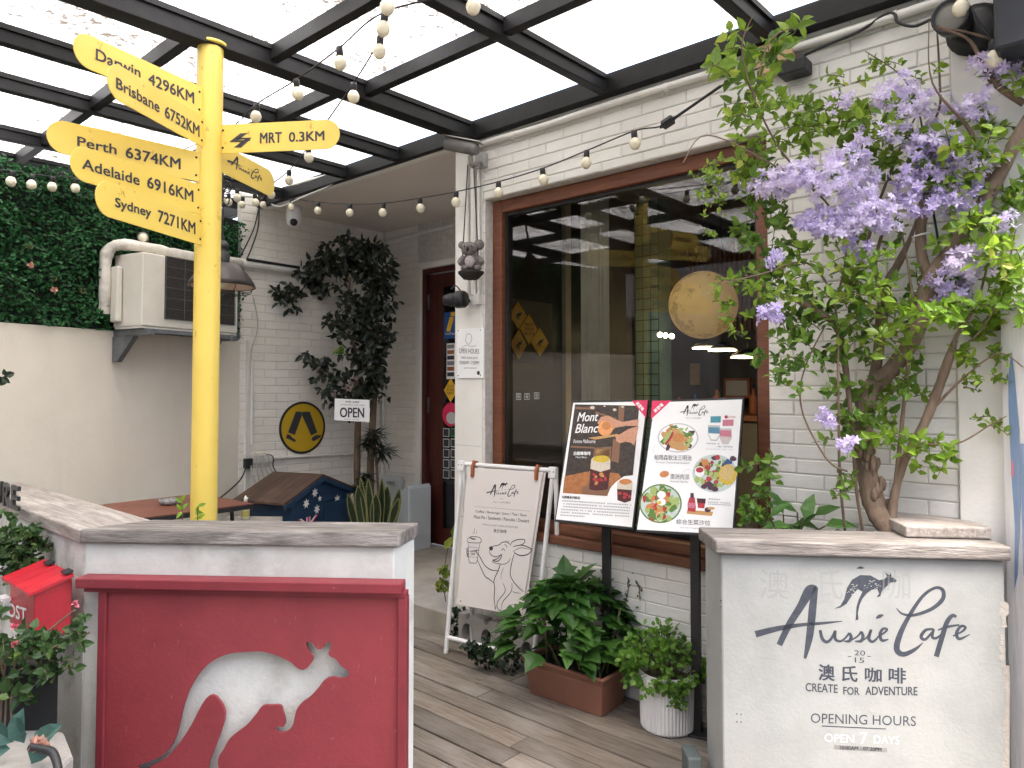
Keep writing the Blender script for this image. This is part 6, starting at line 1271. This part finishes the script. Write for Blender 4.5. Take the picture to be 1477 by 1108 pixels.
for x, y, rx, ry, n, sz, k in ((1090, 60, 40, 30, 24, 1.5, 0), (1085, 108, 38, 40, 32, 1.9, 2), (1060, 100, 30, 22, 12, 1.5, 0), (1140, 55, 28, 22, 18, 1.5, 0), (1110, 150, 52, 32, 60, 1, 0), (1165, 165, 60, 36, 90, 1, 0), (1060, 172, 45, 14, 24, .9, 0), (1215, 175, 55, 38, 80, 1.05, 0), (1195, 128, 40, 16, 22, .75, 0),
        (1010, 243, 34, 16, 50, .55, 0), (1030, 280, 24, 40, 60, .55, 0), (1020, 320, 12, 25, 18, .5, 0), (1080, 235, 50, 36, 80, .95, 0), (1100, 290, 36, 60, 95, 1, 2), (1110, 350, 40, 50, 90, 1, 2), (1275, 165, 55, 32, 60, 1, 0), (1285, 90, 42, 16, 26, .7, 0), (1330, 120, 25, 25, 18, .7, 0), (1290, 215, 70, 30, 70, 1, 0), (1240, 200, 45, 25, 50, 1, 0),
        (1140, 420, 50, 55, 120, 1, 2), (1190, 385, 55, 50, 100, 1, 0), (1085, 420, 42, 36, 44, .95, 0), (1055, 398, 26, 18, 20, .85, 0), (1070, 465, 28, 25, 22, .8, 0), (1200, 480, 60, 65, 130, 1, 2), (1130, 500, 38, 38, 55, .9, 2), (1255, 430, 50, 60, 100, 1, 0), (1230, 560, 40, 60, 80, 1, 2), (1160, 545, 36, 36, 36, .8, 2), (1290, 575, 40, 36, 45, 1, 0),
        (1225, 620, 36, 30, 40, .9, 2), (1210, 690, 20, 40, 26, .8, 2), (1390, 447, 70, 20, 100, 1.0, 1), (1335, 452, 45, 22, 55, 1, 1), (1420, 490, 45, 35, 60, 1, 0), (1452, 430, 28, 55, 60, 1.05, 0), (1445, 360, 36, 50, 80, 1.05, 0), (1400, 335, 36, 36, 40, 1, 0), (1440, 285, 36, 36, 44, 1, 0), (1425, 205, 45, 32, 56, 1.05, 0), (1390, 180, 36, 25, 34, 1, 0), (1460, 140, 24, 45, 26, 1, 0), (1468, 300, 20, 50, 40, 1.1, 1), (1462, 400, 20, 60, 60, 1.1, 1), (1380, 230, 50, 40, 40, 1, 0), (1420, 320, 40, 40, 40, 1.1, 1), (1310, 190, 50, 30, 30, 1, 1), (1150, 200, 60, 30, 40, 1, 1), (1240, 400, 50, 40, 50, 1, 1),
        (1310, 630, 55, 14, 60, .95, 1), (1330, 655, 45, 22, 45, .9, 1), (1435, 605, 46, 10, 30, .7, 0), (1450, 540, 30, 9, 18, .7, 0), (1385, 560, 28, 16, 16, .7, 0), (1270, 480, 45, 40, 60, 1, 0), (1330, 250, 40, 40, 40, .9, 2), (1230, 330, 30, 20, 20, .9, 0), (1370, 250, 36, 26, 30, 1, 0), (1310, 540, 40, 30, 34, .9, 2), (1180, 250, 35, 20, 26, .9, 0), (1350, 410, 40, 30, 40, 1, 2), (1300, 330, 30, 25, 26, .9, 2)):
    Y = min(rr.uniform(2.46, 2.60) if k != 2 else rr.uniform(2.52, 2.66), wY(x+rx*.5)-rr.uniform(.05, .16))
    cluster((A_, B_, C_)[k], P(x, y, Y), px2m(rx, Y), px2m(ry, Y), .07, int(n*1.3), .045*sz, .026*sz, T_, droop=.25 if sz > 1.3 else .1)
A_.build('foliage', L_tree, tree); B_.build('foliage', L_tree2, tree); C_.build('foliage', L_big, tree); T_.build('twigs', twig, tree)
def flowers(x, y, rx, ry, n, mt, Y=None):
    Y = Y or min(rr.uniform(2.40, 2.50), wY(x+rx*.5)-.14); c = P(x, y, Y); m = MB(); a_, b_ = px2m(rx, Y), px2m(ry, Y)
    for i in range(int(n*1.3)):
        a = rr.random()*2*pi; r = sqrt(rr.random()); p = c+V((cos(a)*a_*r, rr.uniform(-.05, .04), sin(a)*b_*r))
        nn = (p-c)*8+V((-.15, -.75, .25))+rv(.75); m.petal5(p, nn, rr.uniform(.015, .026), rr.choice((5, 5, 6)))
        if rr.random() < .5: m.petal5(p+nn.normalized()*.008, nn+rv(.3), rr.uniform(.008, .014))
    m.build('flower_cluster', mt, tree)
for x, y, rx, ry, n, v in ((1112, 266, 30, 24, 46, 0), (1150, 255, 30, 18, 34, 0), (1172, 248, 25, 16, 22, 0), (1205, 262, 40, 30, 60, 0), (1240, 262, 30, 28, 40, 0), (1180, 318, 30, 20, 36, 1), (1215, 318, 45, 22, 60, 0), (1250, 300, 34, 26, 44, 0), (1275, 318, 26, 18, 26, 0), (1300, 142, 40, 32, 52, 0), (1275, 150, 22, 16, 16, 0), (1345, 155, 24, 26, 22, 0), (1455, 110, 22, 18, 20, 0), (1415, 240, 28, 20, 22, 0), (1445, 320, 20, 20, 16, 0), (1350, 232, 40, 32, 66, 1), (1345, 210, 34, 20, 34, 0), (1385, 285, 40, 24, 44, 1), (1430, 97, 34, 20, 34, 0), (1408, 155, 26, 20, 26, 0), (1330, 290, 25, 25, 26, 1), (1108, 455, 20, 13, 16, 1), (1116, 374, 9, 9, 7, 1), (1398, 378, 44, 24, 46, 0), (1370, 400, 30, 25, 22, 1), (1188, 603, 7, 20, 8, 1), (1222, 640, 10, 14, 8, 1), (1255, 195, 26, 14, 14, 0), (1305, 195, 30, 16, 20, 0), (1212, 150, 24, 14, 12, 0), (1220, 225, 30, 14, 20, 0), (1375, 430, 22, 16, 14, 1), (1230, 360, 22, 14, 12, 1), (1310, 265, 20, 25, 20, 1)): flowers(x, y, rx, ry, n, F_vio if v else F_lil)
# ---- broad leaved plant behind the right planter's cap
bp = thing('leafy_plant', P(1120, 762, 2.72), 'low broad leaved plant at the left end of the right planter', 'plant')
m = MB(); T2 = MB()
for x, y, dx, dy, l in ((1180, 758, -1, .5, .10), (1150, 735, -.9, .6, .11), (1190, 755, 1, .25, .12), (1160, 745, .3, .9, .10), (1130, 738, -.3, .9, .10), (1175, 740, .9, .6, .10), (1140, 755, -1, .2, .10), (1110, 742, .5, .7, .09), (1125, 762, .8, .3, .09), (1195, 765, 1, 0, .10), (1105, 755, -.7, .5, .08), (1150, 762, .2, .6, .1)):
    p = P(x, y+4, 2.68+rr.uniform(-.05, .05)); m.leaf(p, V((dx, rr.uniform(-.5, .1), dy)), V((0, -.5, 1)), l, l*.5, .12, .35); T2.tube([P(1140+rr.uniform(-20, 20), 778, 2.7), p], .003, 5)
m.build('foliage', L_poin, bp); T2.build('stems', twig, bp)
bp = thing('leafy_plant', P(1100, 762, 2.76), 'small leaved shrub with an upright shoot beside the right menu board', 'plant')
m = MB(); T2 = MB()
cluster(m, P(1098, 668, 2.75), .05, .035, .04, 34, .045, .028, T2); cluster(m, P(1103, 700, 2.75), .03, .05, .04, 40, .03, .02, T2); cluster(m, P(1092, 738, 2.75), .06, .06, .05, 90, .032, .024, T2)
T2.tube(crom([P(1105, 778, 2.76), P(1106, 720, 2.76), P(1100, 665, 2.75)], 5), .004, 6); m.build('foliage', L_big, bp); T2.build('stems', twig, bp)
# ---- trough with big lobed leaves
def PZf(x, y): return PZ(x, y, .0)
t0 = PZf(765, 1001); t1 = PZf(867, 1036); ud = flat(t1-t0).normalized(); td = V((-ud.y, ud.x, 0)); TL = (t1-t0).length; TD = .19; TH = .178
tro = thing('planted_trough', t0+ud*TL/2+td*TD/2+Z*.002, 'brown plastic trough with a bushy dark green plant of pointed lobed leaves on the deck', 'plant')
def ring(e, z): return [t0+ud*(-e)+td*(-e)+Z*z, t0+ud*(TL+e)+td*(-e)+Z*z, t0+ud*(TL+e)+td*(TD+e)+Z*z, t0+ud*(-e)+td*(TD+e)+Z*z]
m = MB(); rs = [ring(0, .003), ring(.018, TH-.045), ring(.018, TH-.03), ring(.024, TH-.028), ring(.032, TH-.01), ring(.036, TH), ring(.028, TH+.004), ring(.012, TH), ring(.008, TH-.03)]
m.add([p for r in rs for p in r], [(0, 3, 2, 1)]+[(i*4+k, i*4+(k+1) % 4, i*4+4+(k+1) % 4, i*4+4+k) for i in range(len(rs)-1) for k in range(4)]); m.build('pot', clay, tro, bevel=.008)
m = MB(); m.add(ring(.009, TH-.025), [(0, 1, 2, 3)]); m.build('soil', soil, tro)
m = MB(); T2 = MB(); cen = t0+ud*TL*.5+td*TD*.5
for i in range(13):
    b = t0+ud*TL*rr.uniform(.1, .95)+td*TD*rr.uniform(.2, .8)+Z*(TH-.03); e = b+V((rr.uniform(-.16, .16), rr.uniform(-.14, .14), rr.uniform(.2, .32))); T2.tube(crom([b, b.lerp(e, .5)+rv(.02), e], 4), .005, 6)
    for j in range(4): p = b.lerp(e, rr.uniform(.35, 1)); a = rr.random()*6.28; d = V((cos(a), sin(a), rr.uniform(-.3, .3))); m.lobed(p, d, Z+rv(.3), rr.uniform(.085, .125), rr.uniform(.07, .10))
for i in range(190):
    a = rr.random()*2*pi; t = rr.random(); h = cos(t*1.45); r = sin(t*1.45)
    d = V((cos(a)*r, sin(a)*r*.75, h)); p = cen-V((.03, 0, 0))+V((d.x*.27, d.y*.24, .20+d.z*.34)); ou = V((d.x, d.y, .15)) if V((d.x, d.y, 0)).length > .05 else V((cos(a), sin(a), .1))
    m.lobed(p, ou*.8+V((cos(a+1), sin(a+1), 0))*rr.uniform(-.5, .5)-Z*rr.uniform(-.15, .45), d*.7+Z*.8+rv(.3), rr.uniform(.09, .14), rr.uniform(.085, .12))
m.build('foliage', L_poin, tro); T2.build('stems', twig, tro)
# ---- ribbed white pot with bright herb
hp0 = PZ(968, 1060, 0); hp_c = V((hp0.x, hp0.y+.07, .002))
hb = thing('potted_herb', hp_c, 'white ribbed pot of bright green round leaved herb beside the right planter', 'plant')
rib = lambda k, h: 1+.016*(1 if k % 2 else -1)
m = MB(); m.lathe([(0, .004), (.108, .004), (.113, .012), (.119, .215), (.120, .235)], hp_c, 96, mod=rib, smooth=False); m.lathe([(.120, .235), (.121, .242), (.112, .242), (.11, .2), (0, .2)], hp_c, 48); m.build('pot', ribw, hb)
m = MB(); m.lathe([(0, .205), (.109, .205)], hp_c, 24); m.build('soil', soil, hb)
m = MB(); T2 = MB(); rl = lambda p, d, n, l, w: m.leaf(p, d, n, l, w, .05, .15)
for i in range(120):
    a = rr.random()*2*pi; t = rr.random()**.7; d = V((cos(a)*sin(t*1.9), sin(a)*sin(t*1.9), cos(t*1.9))); e = hp_c+V((-.02+d.x*.17, d.y*.15, .25+d.z*.17)); b = hp_c+V((d.x*.07, d.y*.07, .21))
    T2.tube([b, b.lerp(e, .5)+Z*.02, e], .0014, 4)
    for j in range(10): p = b.lerp(e, rr.uniform(.55, 1.05))+rv(.018); rl(p, d+rv(.9), d+Z*.5+V((0, -.3, 0))+rv(.5), rr.uniform(.018, .03), rr.uniform(.018, .028))
for i in range(5):
    b = hp_c+V((rr.uniform(-.02, .06), -.11, .235)); 
    for j in range(12): p = b+V((rr.uniform(-.012, .012), -.012-rr.random()*.01, -.009*j)); rl(p, rv()+V((0, -.6, 0)), V((0, -1, .4))+rv(.4), .02, .018)
m.build('foliage', L_herb, hb); T2.build('stems', twig, hb)
# ---- grey pot with thin wiry plant
gp0 = PZ(926, 1008, 0); gpc = V((gp0.x, gp0.y+.10, .002))
gpp = thing('potted_plant', gpc, 'thin wiry plant in a plain grey pot between the trough and the white pot', 'plant')
m = MB(); m.lathe([(0, .002), (.07, .002), (.088, .16), (.092, .165), (.084, .165), (.08, .14), (0, .14)], gpc, 24); m.build('pot', greypot, gpp)
m = MB(); T2 = MB()
for i in range(75):
    b = gpc+V((rr.uniform(-.04, .04), rr.uniform(-.04, .04), .14)); e = b+V((rr.uniform(-.20, .17), rr.uniform(-.12, .12), rr.uniform(.16, .46))); pts = crom([b, b.lerp(e, .5)+rv(.05), e], 5); T2.tube(pts, .002, 4)
    for p in pts[2:]:
        for j in range(3): m.leaf(p+rv(.008), rv()+Z*.5, rv()+V((0, -.7, .5)), rr.uniform(.018, .032), .011)
m.build('foliage', L_grey, gpp); T2.build('stems', twig, gpp)
# ---- ivy over the blocks, small plant on the step
iv = thing('ivy', PZ(690, 930, .002), 'dark trailing ivy over the hollow blocks under the easel sign', 'plant')
m = MB(); T2 = MB()
for x, y, rx, ry, n in ((662, 895, 14, 18, 80), (690, 935, 26, 14, 80), (715, 945, 34, 18, 120), (735, 920, 22, 22, 90), (712, 905, 16, 16, 40), (745, 950, 18, 14, 50)):
    q0 = PZ(x, min(y+25, 962), .02); Y = q0.y-.02; cluster(m, P(x, y, Y), px2m(rx, Y), px2m(ry, Y), .035, n, .034, .026, T2)
m.build('foliage', L_ivy, iv); T2.build('stems', twig, iv)
sp_ = thing('small_plant', PZ(640, 866, pz), 'small yellow green plant on the porch edge left of the easel sign', 'plant')
m = MB(); T2 = MB(); Y = 4.45; cluster(m, P(640, 832, Y), .06, .055, .04, 46, .04, .03, T2); m.leaf(P(640, 792, Y), V((.5, -.1, .6)), V((-.2, -1, .3)), .11, .05); m.leaf(P(652, 775, Y), V((.2, -.1, .8)), V((-.2, -1, .3)), .09, .03)
T2.tube(crom([P(643, 868, Y), P(640, 840, Y), P(644, 800, Y), P(652, 775, Y)], 5), .003, 5); m.build('foliage', L_yg, sp_); T2.build('stems', twig, sp_)
# ---- porch: tall dark tree, dragon tree, snake plant
dt = thing('dark_tree', V((P(532, 700, 6.0).x, 6.0, pz)), 'tall dark leaved indoor tree in the porch corner rising to the ceiling', 'tree')
for pts in ([(517, 800, 5.95, 6), (515, 690, 5.95, 6), (516, 620, 5.95, 6), (519, 540, 5.95, 5), (508, 490, 5.95, 4), (498, 470, 5.93, 3), (505, 400, 5.9, 3)], [(537, 800, 6.0, 6), (534, 690, 6.0, 6.5), (538, 600, 6.0, 6), (545, 500, 6.05, 5), (540, 430, 6.1, 4), (530, 370, 6.1, 3)], [(519, 545, 5.95, 4), (500, 575, 5.9, 3), (488, 560, 5.88, 2), (470, 530, 5.86, 2)]): limb('l', pts, bark2, dt, 8, 5).build('trunk', bark2, dt)
m = MB(); T2 = MB()
for x, y, rx, ry, n in ((535, 362, 24, 18, 100), (500, 372, 40, 22, 180), (470, 395, 36, 24, 150), (432, 412, 26, 14, 80), (410, 430, 10, 12, 24), (530, 410, 34, 34, 200), (515, 455, 40, 36, 220), (545, 470, 22, 36, 140), (460, 512, 15, 10, 40), (470, 540, 24, 18, 70), (485, 565, 22, 15, 60), (520, 530, 28, 28, 120), (538, 560, 16, 18, 60), (500, 595, 12, 8, 20), (515, 575, 20, 14, 40), (450, 400, 22, 10, 40), (545, 520, 14, 20, 50), (540, 440, 28, 50, 200), (520, 490, 30, 40, 160), (550, 400, 16, 40, 90), (500, 350, 40, 10, 60), (425, 425, 18, 14, 50)):
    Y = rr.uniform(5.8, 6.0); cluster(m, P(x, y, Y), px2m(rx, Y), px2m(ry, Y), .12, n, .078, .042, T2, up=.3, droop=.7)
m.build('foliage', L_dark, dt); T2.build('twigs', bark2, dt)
m = MB(); cluster(m, P(494, 503, 5.78), .05, .04, .02, 16, .06, .03, None, droop=.5); m.build('young_leaves', L_big, dt)
m = MB()
for x, y in ((508, 553), (500, 560), (515, 548)):
    for i in range(8): m.leaf(P(x, y, 5.75), rv(), V((0, -1, .2)), .03, .02)
m.build('pale_flower', leafmat('dusty_pink_petal', (.3, .17, .19), (.4, .27, .28)), dt)
m = MB(); pb_ = V((P(527, 700, 5.98).x, 5.98, pz+.002)); m.lathe([(0, 0), (.13, 0), (.16, .26), (.165, .28), (.15, .28), (.145, .25), (0, .25)], pb_, 28); m.build('pot', greypot, dt)
# open sign hanging in the tree
so_f = Fr(P(482, 606, 5.50), V((.985, -.03, 0))); q = [so_f.hit(*p) for p in ((482, 606), (533, 609), (533, 577), (483, 575))]
og = thing('open_sign', so_f.at((q[0][0]+q[1][0])/2, q[0][1]), 'white sign lettered OPEN hanging in the dark porch tree', 'sign')
m = MB(); m.fprism(so_f, q, -.004, 0); m.build('plate', paper, og)
m = MB(); text_px(m, 'OPEN', so_f, 490.5, 602, 525, 602.5, 14, .0012, bold=.02); text_px(m, 'WE ARE', so_f, 498, 581, 518, 581.5, 2.6, .0012, bold=.02); text_px(m, 'HOSPITABLE AND OPEN', so_f, 491, 584.5, 526, 585.5, 1.5, .0012); text_px(m, 'WELCOME', so_f, 496, 605.5, 518, 606, 1.3, .0012); m.build('lettering', ink, og)
m = MB(); m.tube([so_f.at(q[3][0]+.02, q[3][1]-.01, -.005), P(508, 552, 5.75), so_f.at(q[2][0]-.02, q[2][1]-.01, -.005)], .002, 5); m.build('cord', black, og)
dg = thing('dragon_tree', V((P(548, 740, 5.75).x, 5.75, pz)), 'slim dragon tree with two dark spiky tufts in front of the corner tree', 'plant')
m = MB(); m.tube(crom([V((P(548, 740, 5.75).x, 5.75, pz)), P(546, 720, 5.75), P(543, 670, 5.75), P(540, 640, 5.75)], 5), .011, 8); m.tube(crom([P(543, 672, 5.75), P(548, 662, 5.74), P(552, 650, 5.73)], 4), .008, 8); m.build('stem', bark2, dg)
m = MB()
for x, y, r in ((533, 640, .15), (552, 652, .14), (540, 628, .13), (520, 705, .10), (527, 690, .09)):
    c = P(x, y, 5.72)
    for i in range(75):
        d = rv(); d.z = abs(d.z)*.8-.25; d.normalize(); m.leaf(c+rv(.03), d, Z+rv(.3), r*rr.uniform(.7, 1.1), .017, .1, .35)
m.build('foliage', L_dark, dg)
sn = thing('snake_plant', V((P(540, 760, 5.45).x, 5.45, pz)), 'snake plant with yellow edged upright leaves beside the white acrylic box', 'plant')
m = MB(); e_ = MB()
for x, y0, y1, w, l in ((524, 770, 700, 15, -6), (541, 770, 712, 15, 2), (552, 770, 700, 14, 8), (563, 770, 705, 13, 14), (536, 770, 690, 10, -4), (530, 770, 688, 8, -9), (548, 770, 690, 10, 4), (515, 770, 712, 10, -12), (558, 770, 718, 12, 18)):
    Y = 5.4+rr.uniform(-.06, .06); b = P(x, y0, Y); t = P(x+l, y1, Y); d = t-b; sx = V((1, rr.uniform(-.3, .3), 0)).normalized(); W2 = px2m(w, Y)/2
    prof = [(0, .55), (.25, .8), (.5, 1), (.7, .9), (.85, .6), (.95, .28), (1, .02)]; L1 = []; R1 = []; C1 = []
    for tt, ww in prof: p = b+d*tt+V((0, -.03*tt*tt, 0)); L1.append(p-sx*W2*ww); R1.append(p+sx*W2*ww); C1.append(p+V((0, .012*ww, 0)))
    n = len(prof); m.add(L1+C1+R1, [(i, n+i, n+i+1, i+1) for i in range(n-1)]+[(n+i, 2*n+i, 2*n+i+1, n+i+1) for i in range(n-1)], True)
    e_.tube(L1, .0045, 5); e_.tube(R1, .0045, 5)
m.build('leaves', L_snake, sn); e_.build('leaf_edges', snakeedge, sn)
c = V((P(540, 760, 5.45).x, 5.44, pz+.002)); m = MB(); m.lathe([(0, 0), (.10, 0), (.13, .32), (.12, .32), (.115, .28), (0, .28)], c, 24); m.build('pot', greypot, sn)
# ---- sprouts by the post
spt = thing('seedling', P(262, 752, 2.8), 'bright green seedling sprouting at the foot of the yellow post', 'plant')
m = MB(); T2 = MB()
for x, y in ((263, 725), (285, 735)):
    T2.tube([P(x, 757, 2.8), P(x, y, 2.8)], .002, 5)
    for i in range(6): m.leaf(P(x, y+rr.uniform(-4, 16), 2.8), rv()+Z*.5, V((0, -1, .3)), .035, .016)
m.build('foliage', L_tree2, spt); T2.build('stems', twig, spt)
m = MB(); m.prism([bD+V((.05, .002, 0)), bB+V((-.03, .002, 0)), bB+V((-.1, .3, 0)), bD+V((.1, .3, 0))], .3, CAPZ-.09); tag(m.build('planter_soil', soil), 'dark planting bed behind the left planter wall, yellow post beside it', 'soil bed')
# ---- left edge: shrub behind the post box, rose bush, kerb plants
sh = thing('shrub', P(20, 800, 2.78), 'dense dark green shrub behind the red post box', 'shrub')
m = MB(); T2 = MB()
for x, y, rx, ry, n in ((15, 800, 38, 34, 260), (35, 790, 22, 22, 120), (48, 800, 12, 14, 40), (-20, 780, 40, 40, 120)): cluster(m, P(x, y-6, 2.78), px2m(rx, 2.78), px2m(ry, 2.78), .06, n, .036, .024, T2)
m.build('foliage', L_shrub, sh); T2.build('stems', twig, sh)
sh = thing('shrub', P(-6, 550, 2.8), 'tip of a dark shrub reaching in at the left edge before the cream wall', 'shrub')
m = MB(); T2 = MB(); cluster(m, P(-8, 535, 2.8), .03, .09, .04, 40, .045, .03, T2); T2.tube([P(-14, 560, 2.8), P(-30, 800, 2.8)], .006, 6); m.build('foliage', L_ivy, sh); T2.build('stems', twig, sh)
rb_ = thing('rose_bush', P(20, 1040, 2.15), 'thin rose bush with small pink buds in front of the red post box', 'shrub')
m = MB(); T2 = MB(); Y = 2.18
for x, y, rx, ry, n, s in ((20, 905, 34, 22, 80, 1), (70, 915, 40, 18, 80, 1), (15, 950, 40, 26, 90, 1), (60, 945, 40, 22, 80, 1), (100, 885, 20, 18, 30, 1), (120, 905, 14, 8, 12, 1), (20, 990, 25, 18, 24, 1.2), (-15, 930, 30, 60, 60, 1), (80, 960, 14, 10, 14, 1)): cluster(m, P(x, y+(18 if y < 930 else 6), Y+rr.uniform(-.06, .06)), px2m(rx, Y)*.9, px2m(ry, Y)*.8, .05, n, .034*s, .025*s, T2)
for pts in (((0, 1060), (3, 1000), (10, 940)), ((18, 1060), (16, 1010), (25, 950), (70, 910), (108, 880)), ((6, 1060), (8, 990), (-10, 920)), ((25, 955), (80, 935), (130, 912))): T2.tube(crom([P(x, y, Y) for x, y in pts], 5), .003, 6)
m.build('foliage', L_shrub, rb_); T2.build('stems', bark2, rb_)
for x, y in ((109, 872), (22, 930), (21, 905)):
    m = MB(); c = P(x, y, Y-.06)
    for i in range(14): m.leaf(c, rv()+V((0, -.3, .3)), rv(), .014, .012)
    m.build('rose_bud', F_pink, rb_)
m = MB(); q = [PZ(-80, 1095, .10), PZ(60, 1100, .10), PZ(105, 1085, .10), PZ(70, 1070, .10), PZ(-80, 1055, .10)]
m.prism([P(-90, 1082, 1.95), P(70, 1090, 1.95), P(106, 1082, 2.08), P(92, 1075, 2.22), P(-100, 1060, 2.3)], -.13, EYE-.002-(1085-562)*2.05/1050); kb_ = m.build('kerb_stone', concrete, bevel=.012); tag(kb_, 'worn concrete planting kerb at the lower left corner', 'kerb')
zk_ = EYE-(1085-562)*2.05/1050
m = MB(); m.prism([P(-120, 1060, 2.22), P(82, 1060, 2.22), P(76, 1060, 2.34), P(-120, 1060, 2.75)], -.12, .62); tag(m.build('dark_gap_block', M('dark_gap_black', (.012, .012, .012), None, rough=.8)), 'plain black block filling the dark gap behind the rose bush stems', 'tub')  # made-up black block filling the dark gap behind the stems
tl_ = thing('artificial_flower', P(40, 1080, 2.05), 'blue green leaves with one pale pink bloom lying on the kerb', 'flower')
m = MB()
for x, y, dx, dz in ((20, 1070, -.8, .6), (35, 1072, -.3, .9), (45, 1075, .8, .5), (15, 1080, -1, .1), (40, 1085, .6, .1), (25, 1065, .2, 1), (55, 1072, .9, .8), (10, 1068, -.5, .9)): m.leaf(P(x, y, 2.02), V((dx, -.2, dz)), V((0, -1, .5))+rv(.3), .085, .055)
m.build('leaves', L_teal, tl_); m = MB()
for i in range(12): m.leaf(P(60, 1078, 1.99), V((rr.uniform(-.4, .8), -.3, rr.uniform(0, 1))), rv()+V((0, -1, 0)), .04, .03)
m.build('bloom', F_rose, tl_)
m = MB(); m.tube(crom([P(44, 1078, 1.97), P(62, 1081, 1.96), P(75, 1085, 1.95), P(82, 1100, 1.93), P(86, 1125, 1.9)], 6), .011, 8); tag(m.build('black_hose', black), 'short black hose drooping over the kerb', 'hose')
# ---- grey floor fitting beside the right planter
fc = PZ(1009, 1085, .02); q = rA+rin*.05-rdir*.03
ff = thing('floor_spotlight', V((q.x-.012, q.y+.12, .002)), 'small grey green floor lamp tucked against the left side of the right planter', 'lamp')
qq = V((q.x-.012, q.y+.12, 0)); m = MB(); m.hexa([qq+V((x, y, z)) for z in (.002, .20) for x, y in ((-.03, -.05), (.02, -.05), (.02, .05), (-.03, .05))]); m.build('body', beigep, ff, bevel=.006)
m = MB(); m.lathe([(0, 0), (.018, 0), (.02, .015), (0, .015)], qq+V((-.01, -.05, .12)), 14, V((-.5, -.85, 0))); m.build('lens', greypot, ff)
